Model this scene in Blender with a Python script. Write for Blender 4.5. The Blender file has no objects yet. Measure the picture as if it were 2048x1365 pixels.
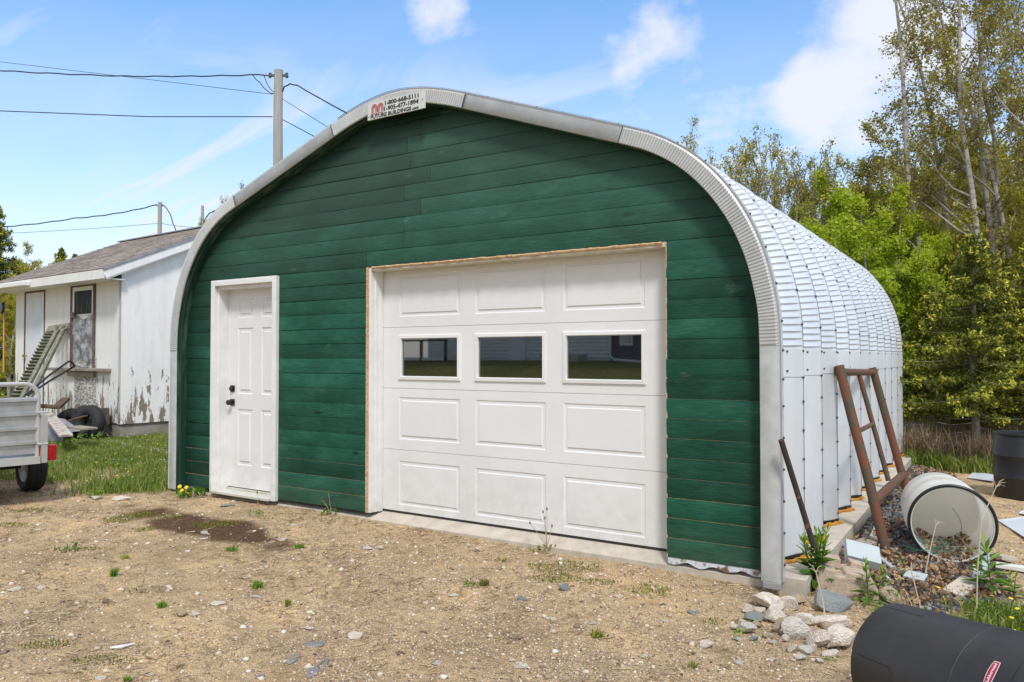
import bpy, bmesh, math, random
import numpy as np
from mathutils import Vector, Matrix, Euler, noise
R = math.radians
rng = random.Random(7)
nr = np.random.default_rng(11)
scene = bpy.context.scene
col = scene.collection

# ------------------------------------------------------------------ camera
F_PX, CX, CY = 1520.0, 1024.0, 682.5
CAM = Vector((1.9006, -4.9280, 1.3564))
PITCH, YAW = R(1.2249), R(32.5651)
FWD = Vector((-math.sin(YAW)*math.cos(PITCH), math.cos(YAW)*math.cos(PITCH), math.sin(PITCH)))
RGT = Vector((math.cos(YAW), math.sin(YAW), 0))
UP = RGT.cross(FWD)
cam_d = bpy.data.cameras.new('camera'); cam = bpy.data.objects.new('camera', cam_d); col.objects.link(cam)
cam_d.sensor_width = 36; cam_d.lens = 36*F_PX/2048
cam_d.clip_start = 0.05; cam_d.clip_end = 3000
cam.matrix_world = Matrix.Translation(CAM) @ Matrix((RGT, UP, -FWD)).transposed().to_4x4()
scene.camera = cam

# ------------------------------------------------------------------ light
SUN_EL, SUN_AZ = R(52), R(140)          # azimuth measured clockwise from +Y
SUN_STR, SKY_STR, EXPO = 2.2, 0.13, 0.42
sd = Vector((math.sin(SUN_AZ)*math.cos(SUN_EL), math.cos(SUN_AZ)*math.cos(SUN_EL), math.sin(SUN_EL)))
sun_d = bpy.data.lights.new('sun', 'SUN'); sun = bpy.data.objects.new('sun', sun_d); col.objects.link(sun)
sun_d.energy = SUN_STR; sun_d.angle = R(10); sun_d.color = (1, .975, .935)
sun.rotation_euler = sd.to_track_quat('Z', 'Y').to_euler()
scene.view_settings.view_transform = 'Standard'; scene.view_settings.look = 'None'
scene.view_settings.exposure = EXPO; scene.view_settings.gamma = 1

world = bpy.data.worlds.new('World'); scene.world = world; world.use_nodes = True
nt = world.node_tree; nt.nodes.clear()
def N(t, **kw):
    n = nt.nodes.new(t)
    for k, v in kw.items(): setattr(n, k, v)
    return n
def Lk(a, b): nt.links.new(a, b)
out = N('ShaderNodeOutputWorld'); bg = N('ShaderNodeBackground'); bg.inputs[1].default_value = SKY_STR
sky = N('ShaderNodeTexSky', sky_type='NISHITA'); sky.sun_disc = False
sky.sun_elevation = SUN_EL; sky.sun_rotation = SUN_AZ; sky.air_density = 1.0; sky.dust_density = .6; sky.ozone_density = 2.0
tc = N('ShaderNodeTexCoord')
hs = N('ShaderNodeHueSaturation'); hs.inputs['Hue'].default_value = .498; hs.inputs['Saturation'].default_value = 1.35; hs.inputs['Value'].default_value = 1.5
Lk(sky.outputs[0], hs.inputs['Color'])
def math_n(op, a, b=None, clamp=False):
    m = N('ShaderNodeMath', operation=op); m.use_clamp = clamp
    for i, v in enumerate((a, b)):
        if v is None: continue
        if isinstance(v, (int, float)): m.inputs[i].default_value = v
        else: Lk(v, m.inputs[i])
    return m.outputs[0]
nrm = N('ShaderNodeVectorMath', operation='NORMALIZE'); Lk(tc.outputs['Generated'], nrm.inputs[0])
sep = N('ShaderNodeSeparateXYZ'); Lk(nrm.outputs[0], sep.inputs[0])
# the cloud layer is laid out on a flat sheet overhead: direction / (z + small)
den = math_n('ADD', math_n('MAXIMUM', sep.outputs['Z'], 0.0), .22)
px_ = math_n('DIVIDE', sep.outputs['X'], den); py_ = math_n('DIVIDE', sep.outputs['Y'], den)
cmb = N('ShaderNodeCombineXYZ'); Lk(px_, cmb.inputs[0]); Lk(py_, cmb.inputs[1])
no = N('ShaderNodeTexNoise'); no.inputs['Scale'].default_value = 1.7; no.inputs['Detail'].default_value = 9; no.inputs['Roughness'].default_value = .56; no.inputs['Distortion'].default_value = .6
mp = N('ShaderNodeMapping'); mp.inputs['Location'].default_value = (3.1, 7.3, 0); mp.inputs['Scale'].default_value = (1, 1.6, 1); mp.inputs['Rotation'].default_value = (0, 0, .5)
Lk(cmb.outputs[0], mp.inputs[0]); Lk(mp.outputs[0], no.inputs['Vector'])
no2 = N('ShaderNodeTexNoise'); no2.inputs['Scale'].default_value = 9; no2.inputs['Detail'].default_value = 8; no2.inputs['Roughness'].default_value = .6
Lk(nrm.outputs[0], no2.inputs['Vector'])
def blob(d, w, amp):
    dt = N('ShaderNodeVectorMath', operation='DOT_PRODUCT'); Lk(nrm.outputs[0], dt.inputs[0])
    v = Vector(d).normalized(); dt.inputs[1].default_value = v
    mr = N('ShaderNodeMapRange'); mr.interpolation_type = 'SMOOTHSTEP'; Lk(dt.outputs['Value'], mr.inputs[0])
    mr.inputs[1].default_value = math.cos(R(w)); mr.inputs[2].default_value = 1.0; mr.inputs[3].default_value = 0; mr.inputs[4].default_value = amp
    return mr.outputs[0]
acc = None
for d, w, a in (((-.115, .935, .33), 7.5, 1.0), ((-.03, .93, .36), 8, .8), ((-.165, .943, .29), 4.5, .5), ((-.341, .885, .317), 8, .55), ((-.409, .841, .354), 6, .35), ((-.525, .757, .388), 1.9, .5),
                ((-.56, .716, .417), 3.4, .5), ((-.842, .492, .221), 10, .16), ((-.88, .44, .176), 12, .15), ((-.30, .861, .41), 4, .35), ((-.25, .93, .25), 7, .5), ((-.20, .94, .30), 4, .3)):
    b = blob(d, w, a); acc = b if acc is None else math_n('ADD', acc, b)
cl = math_n('ADD', math_n('MULTIPLY', acc, .55), math_n('MULTIPLY', math_n('SUBTRACT', no.outputs[0], .5), 1.15))
cl = math_n('ADD', cl, math_n('MULTIPLY', math_n('SUBTRACT', no2.outputs[0], .5), 1.35))
mr = N('ShaderNodeMapRange'); mr.interpolation_type = 'SMOOTHSTEP'; Lk(cl, mr.inputs[0])
mr.inputs[1].default_value = .08; mr.inputs[2].default_value = .85; mr.inputs[3].default_value = 0; mr.inputs[4].default_value = .96
# thin veil that thickens toward the horizon
vl = N('ShaderNodeMapRange'); Lk(sep.outputs['Z'], vl.inputs[0]); vl.inputs[1].default_value = .50; vl.inputs[2].default_value = .04; vl.inputs[3].default_value = .05; vl.inputs[4].default_value = .80
vn = math_n('MULTIPLY', vl.outputs[0], math_n('ADD', math_n('MULTIPLY', no.outputs[0], 1.0), .42), True)
# unseen pale cover added overhead and behind the camera for neutral ambient light
zc = N('ShaderNodeMapRange'); zc.interpolation_type = 'SMOOTHSTEP'; Lk(sep.outputs['Z'], zc.inputs[0]); zc.inputs[1].default_value = .50; zc.inputs[2].default_value = .75; zc.inputs[4].default_value = .9
yc = N('ShaderNodeMapRange'); yc.interpolation_type = 'SMOOTHSTEP'; Lk(sep.outputs['Y'], yc.inputs[0]); yc.inputs[1].default_value = .1; yc.inputs[2].default_value = -.35; yc.inputs[4].default_value = .8
ci = N('ShaderNodeTexNoise'); ci.inputs['Scale'].default_value = 1.1; ci.inputs['Detail'].default_value = 7; ci.inputs['Roughness'].default_value = .55; ci.inputs['Distortion'].default_value = 1.2
mp2 = N('ShaderNodeMapping'); mp2.inputs['Location'].default_value = (1.7, 4.2, 0); mp2.inputs['Scale'].default_value = (.8, 2.4, 1); mp2.inputs['Rotation'].default_value = (0, 0, -.5)
Lk(cmb.outputs[0], mp2.inputs[0]); Lk(mp2.outputs[0], ci.inputs['Vector'])
cim = N('ShaderNodeMapRange'); cim.interpolation_type = 'SMOOTHSTEP'; Lk(ci.outputs[0], cim.inputs[0]); cim.inputs[1].default_value = .36; cim.inputs[2].default_value = .64; cim.inputs[4].default_value = .85
cih = N('ShaderNodeMapRange'); Lk(sep.outputs['Z'], cih.inputs[0]); cih.inputs[1].default_value = .42; cih.inputs[2].default_value = .28; cih.inputs[3].default_value = .06; cih.inputs[4].default_value = 1
cir = math_n('MULTIPLY', cim.outputs[0], cih.outputs[0])
fac = math_n('MAXIMUM', math_n('MAXIMUM', mr.outputs[0], math_n('MAXIMUM', vn, cir)), math_n('MAXIMUM', zc.outputs[0], yc.outputs[0]))
mx = N('ShaderNodeMix', data_type='RGBA'); Lk(fac, mx.inputs['Factor'])
Lk(hs.outputs[0], mx.inputs['A']); mx.inputs['B'].default_value = (5.1, 5.25, 5.65, 1)
Lk(mx.outputs['Result'], bg.inputs[0]); Lk(bg.outputs[0], out.inputs[0])

# ------------------------------------------------------------------ helpers
def ray(px, py): return (FWD*F_PX + RGT*(px-CX) - UP*(py-CY))
def at(px, py, axis, val):
    r = ray(px, py); t = (val-CAM[axis])/r[axis]; return CAM + r*t
def hit(px, py, p0, n):
    r = ray(px, py); n = Vector(n); t = (Vector(p0)-CAM).dot(n)/r.dot(n); return CAM + r*t
def atd(px, depth, py=715):
    r = ray(px, py); return CAM + r*(depth/F_PX)

MATS = {}
def mat(name, base, rough=.6, metal=0, var=0, vscale=5, vstretch=(1, 1, 1), bump=0, bscale=40, bstretch=(1, 1, 1), col2=None, ir=None, ior=1.5, detail=6, lo=.35, hi=.65, tint=None, bdist=.01):
    if name in MATS: return MATS[name]
    m = bpy.data.materials.new(name); m.use_nodes = True; t = m.node_tree; b = t.nodes['Principled BSDF']
    b.inputs['Roughness'].default_value = rough; b.inputs['Metallic'].default_value = metal; b.inputs['IOR'].default_value = ior
    b.inputs['Base Color'].default_value = (*base, 1)
    c = None
    if col2 or var:
        tcn = t.nodes.new('ShaderNodeTexCoord'); mpn = t.nodes.new('ShaderNodeMapping'); mpn.inputs['Scale'].default_value = vstretch
        nn = t.nodes.new('ShaderNodeTexNoise'); nn.inputs['Scale'].default_value = vscale; nn.inputs['Detail'].default_value = detail; nn.inputs['Roughness'].default_value = .62
        t.links.new(tcn.outputs['Object'], mpn.inputs[0]); t.links.new(mpn.outputs[0], nn.inputs['Vector'])
        r = t.nodes.new('ShaderNodeMapRange'); t.links.new(nn.outputs[0], r.inputs[0]); r.inputs[1].default_value = lo; r.inputs[2].default_value = hi
        mixn = t.nodes.new('ShaderNodeMix'); mixn.data_type = 'RGBA'; t.links.new(r.outputs[0], mixn.inputs['Factor'])
        c2 = col2 if col2 else tuple(x*(1-var) for x in base)
        mixn.inputs['A'].default_value = (*base, 1); mixn.inputs['B'].default_value = (*c2, 1)
        c = mixn.outputs['Result']
    if tint:
        an = t.nodes.new('ShaderNodeAttribute'); an.attribute_name = 'tint'
        mm = t.nodes.new('ShaderNodeMix'); mm.data_type = 'RGBA'; mm.blend_type = 'MULTIPLY'; mm.inputs['Factor'].default_value = 1
        rr = t.nodes.new('ShaderNodeMapRange'); t.links.new(an.outputs['Fac'], rr.inputs[0]); rr.inputs[3].default_value = tint[0]; rr.inputs[4].default_value = tint[1]
        cc = t.nodes.new('ShaderNodeCombineColor')
        for i in range(3): t.links.new(rr.outputs[0], cc.inputs[i])
        if c: t.links.new(c, mm.inputs['A'])
        else: mm.inputs['A'].default_value = (*base, 1)
        t.links.new(cc.outputs[0], mm.inputs['B']); c = mm.outputs['Result']
    if c: t.links.new(c, b.inputs['Base Color'])
    if bump:
        tcn = t.nodes.new('ShaderNodeTexCoord'); mpn = t.nodes.new('ShaderNodeMapping'); mpn.inputs['Scale'].default_value = bstretch
        nn = t.nodes.new('ShaderNodeTexNoise'); nn.inputs['Scale'].default_value = bscale; nn.inputs['Detail'].default_value = 8
        t.links.new(tcn.outputs['Object'], mpn.inputs[0]); t.links.new(mpn.outputs[0], nn.inputs['Vector'])
        bn = t.nodes.new('ShaderNodeBump'); bn.inputs['Strength'].default_value = bump; bn.inputs['Distance'].default_value = bdist
        t.links.new(nn.outputs[0], bn.inputs['Height']); t.links.new(bn.outputs[0], b.inputs['Normal'])
    MATS[name] = m; return m
def leafmat(name, stops, transl=.35, rough=.6):
    """leaf colour runs along stops by the per-face 'tint'"""
    if name in MATS: return MATS[name]
    m = bpy.data.materials.new(name); m.use_nodes = True; t = m.node_tree; b = t.nodes['Principled BSDF']
    an = t.nodes.new('ShaderNodeAttribute'); an.attribute_name = 'tint'
    cr = t.nodes.new('ShaderNodeValToRGB'); e = cr.color_ramp.elements
    e[0].position = 0; e[0].color = (*stops[0], 1); e[1].position = 1; e[1].color = (*stops[-1], 1)
    for i, s in enumerate(stops[1:-1]): x = e.new((i+1)/(len(stops)-1)); x.color = (*s, 1)
    t.links.new(an.outputs['Fac'], cr.inputs[0]); t.links.new(cr.outputs[0], b.inputs['Base Color'])
    b.inputs['Roughness'].default_value = rough; b.inputs['Specular IOR Level'].default_value = .25
    if transl:
        tr = t.nodes.new('ShaderNodeBsdfTranslucent'); t.links.new(cr.outputs[0], tr.inputs[0])
        ms = t.nodes.new('ShaderNodeMixShader'); ms.inputs[0].default_value = transl
        t.links.new(b.outputs[0], ms.inputs[1]); t.links.new(tr.outputs[0], ms.inputs[2])
        t.links.new(ms.outputs[0], t.nodes['Material Output'].inputs[0])
    MATS[name] = m; return m

class MB:
    """collects shapes, then links them as ONE mesh object"""
    def __init__(s): s.v = []; s.f = []; s.m = []; s.t = []
    def add(s, vs, fs, mi=0, tint=.5, M=None):
        o = len(s.v)
        if M is not None: vs = [M @ Vector(q) for q in vs]
        s.v += [tuple(q) for q in vs]; s.f += [tuple(i+o for i in f) for f in fs]; s.m += [mi]*len(fs); s.t += [tint]*len(fs)
        return s
    def box(s, lo, hi, mi=0, tint=.5, M=None):
        (a, b, c), (d, e, f) = lo, hi
        vs = [(a,b,c),(d,b,c),(d,e,c),(a,e,c),(a,b,f),(d,b,f),(d,e,f),(a,e,f)]
        return s.add(vs, [(0,3,2,1),(4,5,6,7),(0,1,5,4),(1,2,6,5),(2,3,7,6),(3,0,4,7)], mi, tint, M)
    def bar(s, p, q, w, h, mi=0, tint=.5, up=(0,0,1)):
        p, q = Vector(p), Vector(q); d = (q-p); L = d.length; d.normalize()
        x = d.cross(Vector(up))
        if x.length < 1e-4: x = d.cross(Vector((0,1,0)))
        x.normalize(); y = x.cross(d)
        M = Matrix((x, d, y)).transposed().to_4x4(); M.translation = p
        return s.box((-w/2, 0, -h/2), (w/2, L, h/2), mi, tint, M)
    def tube(s, pts, r, n=10, mi=0, tint=.5, caps=True):
        pts = [Vector(p) for p in pts]; rs = r if isinstance(r, (list, tuple)) else [r]*len(pts)
        vs = []; fs = []; pa = None
        for i, p in enumerate(pts):
            d = (pts[min(i+1, len(pts)-1)]-pts[max(i-1, 0)])
            if d.length < 1e-9: d = Vector((0,0,1))
            d.normalize()
            a = (pa - d*pa.dot(d)) if pa is not None else d.cross(Vector((0,0,1)) if abs(d.z) < .9 else Vector((1,0,0)))
            a.normalize(); pa = a; b = d.cross(a)
            for k in range(n):
                w = 2*math.pi*k/n; vs.append(p + (a*math.cos(w)+b*math.sin(w))*rs[i])
        for i in range(len(pts)-1):
            for k in range(n): fs.append((i*n+k, i*n+(k+1)%n, (i+1)*n+(k+1)%n, (i+1)*n+k))
        if caps: fs.append(tuple(range(n))[::-1]); fs.append(tuple((len(pts)-1)*n+k for k in range(n)))
        return s.add(vs, fs, mi, tint)
    def lathe(s, prof, n=48, mi=0, tint=.5, M=None):
        """prof: (radius, height) list turned about local z"""
        vs = []; fs = []
        for r, h in prof:
            for k in range(n): w = 2*math.pi*k/n; vs.append((r*math.cos(w), r*math.sin(w), h))
        for i in range(len(prof)-1):
            for k in range(n): fs.append((i*n+k, i*n+(k+1)%n, (i+1)*n+(k+1)%n, (i+1)*n+k))
        return s.add(vs, fs, mi, tint, M)
    def prism(s, poly, d, mi=0, tint=.5, M=None):
        """poly in local xy, thickness d along z"""
        n = len(poly); vs = [(x, y, 0) for x, y in poly] + [(x, y, d) for x, y in poly]
        fs = [tuple(range(n))[::-1], tuple(range(n, 2*n))] + [(i, (i+1) % n, n+(i+1) % n, n+i) for i in range(n)]
        return s.add(vs, fs, mi, tint, M)
    def build(s, name, mats, parent=None, smooth=False, bevel=0, loc=None):
        me = bpy.data.meshes.new(name); me.from_pydata(s.v, [], s.f)
        for m in (mats if isinstance(mats, (list, tuple)) else [mats]): me.materials.append(m)
        me.polygons.foreach_set('material_index', s.m)
        a = me.attributes.new('tint', 'FLOAT', 'FACE'); a.data.foreach_set('value', s.t)
        if smooth: me.polygons.foreach_set('use_smooth', [True]*len(s.f))
        me.update()
        o = bpy.data.objects.new(name, me); col.objects.link(o)
        if parent is not None:
            o.parent = parent; o.matrix_parent_inverse = parent.matrix_basis.inverted() if s_world else Matrix()
        if loc: o.location = loc
        if bevel:
            md = o.modifiers.new('bevel', 'BEVEL'); md.width = bevel; md.segments = 2; md.limit_method = 'ANGLE'
        if smooth == 'auto' or smooth is True:
            try:
                me.set_sharp_from_angle(angle=R(40))
            except Exception: pass
        return o
s_world = True      # parts are modelled in world coordinates unless switched off
def tag(o, label=None, cat=None, group=None, kind=None):
    if label: o['label'] = label
    if cat: o['category'] = cat
    if group: o['group'] = group
    if kind: o['kind'] = kind
    return o
def thing(name, label, cat, loc=(0,0,0), group=None, rz=0):
    o = bpy.data.objects.new(name, None); col.objects.link(o); o.location = loc; o.rotation_euler = (0, 0, rz)
    o.empty_display_size = .1
    o.matrix_basis  # noqa
    return tag(o, label, cat, group)
def npmesh(name, V, Fq, mats, tint=None, parent=None, smooth=False):
    """V (n,3), Fq (m,k) numpy arrays"""
    me = bpy.data.meshes.new(name); n, m, k = len(V), len(Fq), Fq.shape[1]
    me.vertices.add(n); me.vertices.foreach_set('co', np.ascontiguousarray(V, dtype=np.float32).ravel())
    me.loops.add(m*k); me.loops.foreach_set('vertex_index', Fq.ravel().astype(np.int32))
    me.polygons.add(m); me.polygons.foreach_set('loop_start', np.arange(0, m*k, k, dtype=np.int32))
    try: me.polygons.foreach_set('loop_total', np.full(m, k, dtype=np.int32))
    except Exception: pass
    for q in (mats if isinstance(mats, (list, tuple)) else [mats]): me.materials.append(q)
    if tint is not None:
        a = me.attributes.new('tint', 'FLOAT', 'FACE'); a.data.foreach_set('value', np.ascontiguousarray(tint, dtype=np.float32))
    if smooth: me.polygons.foreach_set('use_smooth', np.ones(m, dtype=bool))
    me.update(calc_edges=True); me.validate()
    o = bpy.data.objects.new(name, me); col.objects.link(o)
    if parent is not None: o.parent = parent; o.matrix_parent_inverse = parent.matrix_basis.inverted()
    return o
def rot_rand(n, g=nr):
    q = g.normal(size=(n, 4)); q /= np.linalg.norm(q, axis=1)[:, None]; w, x, y, z = q.T
    return np.stack([1-2*(y*y+z*z), 2*(x*y-z*w), 2*(x*z+y*w), 2*(x*y+z*w), 1-2*(x*x+z*z), 2*(y*z-x*w), 2*(x*z-y*w), 2*(y*z+x*w), 1-2*(x*x+y*y)], 1).reshape(n, 3, 3)
def leaves(C, size, aspect=.6, tilt=None, g=nr):
    """one folded diamond leaf at each centre"""
    n = len(C); M = rot_rand(n, g); s = np.broadcast_to(np.asarray(size), (n,))[:, None, None]
    base = np.array([(0, -.5, 0), (.5*aspect, 0, .12), (0, .5, 0), (-.5*aspect, 0, .12)])
    V = np.einsum('nij,kj->nki', M, base)*s + C[:, None, :]
    return V.reshape(-1, 3), np.arange(n*4).reshape(n, 4)
def fnoise(x, y, s=1., seed=0, octs=4):
    """cheap vectorised value noise, about -1..1"""
    tot = np.zeros_like(x, dtype=float); a = 1.; nrmz = 0
    for o in range(octs):
        X = x*s*2**o + 17.3*o + seed*5.1; Y = y*s*2**o + 9.7*o - seed*3.3
        xi = np.floor(X).astype(np.int64); yi = np.floor(Y).astype(np.int64); fx = X-xi; fy = Y-yi
        fx = fx*fx*(3-2*fx); fy = fy*fy*(3-2*fy)
        def h(i, j):
            k = (i*374761393 + j*668265263 + seed*974711 + o*31337) & 0xffffffff
            k = ((k ^ (k >> 13))*1274126177) & 0xffffffff
            return ((k ^ (k >> 16)) & 0xffff)/32767.5 - 1
        v = (h(xi, yi)*(1-fx)+h(xi+1, yi)*fx)*(1-fy) + (h(xi, yi+1)*(1-fx)+h(xi+1, yi+1)*fx)*fy
        tot += v*a; nrmz += a; a *= .5
    return tot/nrmz
def sstep(x, a, b): t = np.clip((x-a)/(b-a), 0, 1); return t*t*(3-2*t)

# ------------------------------------------------------------------ ground shape and zones
def hgt(x, y):
    x = np.asarray(x, float); y = np.asarray(y, float)
    z = -.055 - .035*sstep(x, -3.5, .3)
    z = z - .075*sstep(x, .75, 1.5)*sstep(y, -1.0, .6)                      # lower beside the slab
    z = z - .03*sstep(x, .2, .9)*sstep(-y, -.4, .3)*sstep(y, -1.2, -.2)
    z = z + .04*sstep(-x, 6, 10)                                            # up a little toward the shed
    z = z + 1.25*sstep(-y, 8.5, 15.)                                        # bank with the lawn behind the camera
    z = z - .12*sstep(-x, 12, 40)*sstep(y, -5, 5)
    z = z + .35*sstep(y, 9, 16)*sstep(x, -4, 1)                             # wood floor rises at the back
    near = 1 - sstep(np.hypot(x-0, y+1), 9, 14)
    inside = sstep(x, -5.5, -5.35)*sstep(-x, -.9, -.75)*sstep(y, .02, .12)*sstep(-y, -7, -6.8)
    z = z + near*(1-inside)*(.016*fnoise(x, y, .9, 1, 3) + .010*fnoise(x, y, 5, 2, 3)*(1-.6*inside))
    tr = sstep(y, -3.3, -2.7)*sstep(-y, 1.1, 1.7)*sstep(x, -4.2, -2.5)*near
    z = z + tr*(.010*fnoise(x*.5 + y*.3, y*2.2, 2.6, 21, 3) + .006*np.sin((y + .25*x)*11 + 1.5*fnoise(x, y, 1., 22, 2)))
    z = z - inside*.12
    return z
def g(px, py, z0=-.07):
    """point on the ground seen at this pixel"""
    z = z0
    for _ in range(4):
        p = at(px, py, 2, z); z = float(hgt(p.x, p.y))
    return at(px, py, 2, z)
def m_grass(x, y):
    a = sstep(y + 1.1*fnoise(x, y, 1.1, 5, 4), -.75, .45)*sstep(-x + .5*fnoise(x, y, 1.5, 6, 3), 5.3, 6.0)*(.45+.55*sstep(fnoise(x, y, 1.5, 51, 4), -.35, .2))
    b = sstep(-y, 7.2, 8.2)                                                 # lawn behind the camera
    c = sstep(y, 7.0, 7.8)
    d = sstep(x + .3*fnoise(x, y, 2, 8, 3), 1.45, 1.9)*sstep(-y + .2*fnoise(x, y, 2, 9, 3), -.70, -.45)*sstep(y, -1.1, -.6)
    e = sstep(x, 2.6, 3.5)*sstep(y, 3.5, 5)
    return np.clip(np.maximum.reduce([a, b, c, d*.8, e]), 0, 1)
def m_soil(x, y):
    # damp dark earth in front of the entry door
    u = (x+3.75)/1.35; v = (y+.95 + .10*(x+3.75))/.30
    return sstep(-(u*u+v*v) + .85*fnoise(x, y, 3.5, 12, 5), -1.25, -.35)
def m_slate(x, y):
    return (1-sstep(x, 1.45, 1.75)*sstep(-y, -.75, -.5))*sstep(x + .12*fnoise(x, y, 3, 15, 3), .80, .98)*sstep(-x + .15*fnoise(x, y, 3, 16, 3) - .55*sstep(y, 1.5, 2.6), -2.0, -1.8)*sstep(y + .1*fnoise(x, y, 3, 17, 3), .1, .35)*sstep(-y, -7.2, -6.8)
# ------------------------------------------------------------------ ground sheet
def ground_sheet():
    xs = np.concatenate([-np.geomspace(400, 12.2, 40), np.linspace(-12, -6.1, 120), np.linspace(-6, 3, 420), np.linspace(3.05, 8, 60), np.geomspace(8.3, 400, 36)])
    ys = np.concatenate([-np.geomspace(400, 8.3, 50), np.linspace(-8, -4, 40), np.linspace(-3.95, 1.5, 270), np.linspace(1.55, 12, 150), np.geomspace(12.3, 400, 36)])
    X, Y = np.meshgrid(xs, ys); Z = hgt(X, Y)
    nx, ny = len(xs), len(ys)
    V = np.stack([X, Y, Z], -1).reshape(-1, 3)
    i = np.arange(nx*ny).reshape(ny, nx)
    Fq = np.stack([i[:-1, :-1], i[:-1, 1:], i[1:, 1:], i[1:, :-1]], -1).reshape(-1, 4)
    o = npmesh('ground', V, Fq, ground_mat(), smooth=True)
    me = o.data; a = me.color_attributes.new('zone', 'FLOAT_COLOR', 'POINT')
    x, y = V[:, 0], V[:, 1]
    C = np.stack([m_grass(x, y), m_soil(x, y), m_slate(x, y), np.ones_like(x)], 1).astype(np.float32)
    a.data.foreach_set('color', C.ravel())
    tag(o, kind='structure'); return o
def ground_mat():
    m = bpy.data.materials.new('gravel and dirt'); m.use_nodes = True; t = m.node_tree; b = t.nodes['Principled BSDF']; L = t.links.new
    def n(k): return t.nodes.new(k)
    tcn = n('ShaderNodeTexCoord')
    def noise_(s, d=6, r=.6, st=None):
        x = n('ShaderNodeTexNoise'); x.inputs['Scale'].default_value = s; x.inputs['Detail'].default_value = d; x.inputs['Roughness'].default_value = r
        if st:
            q = n('ShaderNodeMapping'); q.inputs['Scale'].default_value = st; L(tcn.outputs['Object'], q.inputs[0]); L(q.outputs[0], x.inputs['Vector'])
        else: L(tcn.outputs['Object'], x.inputs['Vector'])
        return x.outputs[0]
    def ramp(f, stops):
        r = n('ShaderNodeValToRGB'); e = r.color_ramp.elements; L(f, r.inputs[0])
        e[0].position = stops[0][0]; e[0].color = (*stops[0][1], 1); e[1].position = stops[-1][0]; e[1].color = (*stops[-1][1], 1)
        for p, c in stops[1:-1]: q = e.new(p); q.color = (*c, 1)
        return r.outputs[0]
    def mix(f, a, b_, bt='MIX'):
        x = n('ShaderNodeMix'); x.data_type = 'RGBA'; x.blend_type = bt
        if isinstance(f, float): x.inputs['Factor'].default_value = f
        else: L(f, x.inputs['Factor'])
        for k, v in (('A', a), ('B', b_)):
            if isinstance(v, tuple): x.inputs[k].default_value = (*v, 1)
            else: L(v, x.inputs[k])
        return x.outputs['Result']
    # sandy base with broad patches, then grains and pebbles
    base = ramp(noise_(.8, 5), [(.3, (.40, .28, .17)), (.42, (.52, .385, .24)), (.52, (.60, .455, .285)), (.64, (.72, .52, .30)), (.75, (.62, .51, .37))])
    mid = ramp(noise_(9, 8, .7), [(.3, (.50, .44, .38)), (.46, (.95, .93, .91)), (.7, (1.28, 1.22, 1.12))])
    c = mix(1., base, mid, 'MULTIPLY')
    fine = ramp(noise_(120, 4, .75), [(.32, (.28, .23, .19)), (.46, (.92, .90, .88)), (.7, (1.5, 1.46, 1.38))])
    c = mix(1., c, fine, 'MULTIPLY')
    vo = n('ShaderNodeTexVoronoi'); vo.inputs['Scale'].default_value = 75; L(tcn.outputs['Object'], vo.inputs['Vector'])
    peb = ramp(vo.outputs['Color'], [(0, (.16, .15, .14)), (.4, (.30, .25, .2)), (.7, (.42, .37, .31)), (1, (.62, .57, .52))])
    vm = n('ShaderNodeMapRange'); L(vo.outputs['Distance'], vm.inputs[0]); vm.inputs[1].default_value = .42; vm.inputs[2].default_value = .30
    pm = n('ShaderNodeMath'); pm.operation = 'MULTIPLY'; L(vm.outputs[0], pm.inputs[0])
    pr = n('ShaderNodeMapRange'); L(noise_(2.2, 4), pr.inputs[0]); pr.inputs[1].default_value = .38; pr.inputs[2].default_value = .6; pr.inputs[4].default_value = .75; L(pr.outputs[0], pm.inputs[1])
    c = mix(pm.outputs[0], c, peb)
    # trampled straw streaks
    st = ramp(noise_(7, 6, .75, (1.2, 5, 1)), [(.52, (0, 0, 0)), (.68, (.6, .6, .6))])
    c = mix(st, c, (.30, .215, .125))
    an = n('ShaderNodeAttribute'); an.attribute_name = 'zone'; sp = n('ShaderNodeSeparateColor'); L(an.outputs['Color'], sp.inputs[0])
    gr = ramp(noise_(14, 6, .7), [(.3, (.09, .09, .025)), (.5, (.17, .18, .045)), (.7, (.34, .27, .13))])
    c = mix(sp.outputs[0], c, gr)
    so = ramp(noise_(30, 6, .7), [(.3, (.07, .036, .020)), (.6, (.17, .095, .055)), (.8, (.30, .20, .13))])
    c = mix(sp.outputs[1], c, so)
    vs = n('ShaderNodeTexVoronoi'); vs.inputs['Scale'].default_value = 38; L(tcn.outputs['Object'], vs.inputs['Vector'])
    sl = ramp(vs.outputs['Color'], [(0, (.035, .038, .042)), (.5, (.085, .09, .098)), (1, (.20, .205, .21))])
    c = mix(sp.outputs[2], c, sl)
    L(c, b.inputs['Base Color']); b.inputs['Roughness'].default_value = .95; b.inputs['Specular IOR Level'].default_value = .15
    h1 = n('ShaderNodeMath'); h1.operation = 'ADD'; L(noise_(120, 4, .7), h1.inputs[0])
    h2 = n('ShaderNodeMath'); h2.operation = 'MULTIPLY'; h2.inputs[1].default_value = 1.6; L(noise_(22, 6, .65), h2.inputs[0]); L(h2.outputs[0], h1.inputs[1])
    h3 = n('ShaderNodeMath'); h3.operation = 'ADD'; L(h1.outputs[0], h3.inputs[0]); L(pm.outputs[0], h3.inputs[1])
    bn = n('ShaderNodeBump'); bn.inputs['Strength'].default_value = .9; bn.inputs['Distance'].default_value = .016; L(h3.outputs[0], bn.inputs['Height']); L(bn.outputs[0], b.inputs['Normal'])
    return m
ground = ground_sheet()

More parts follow.
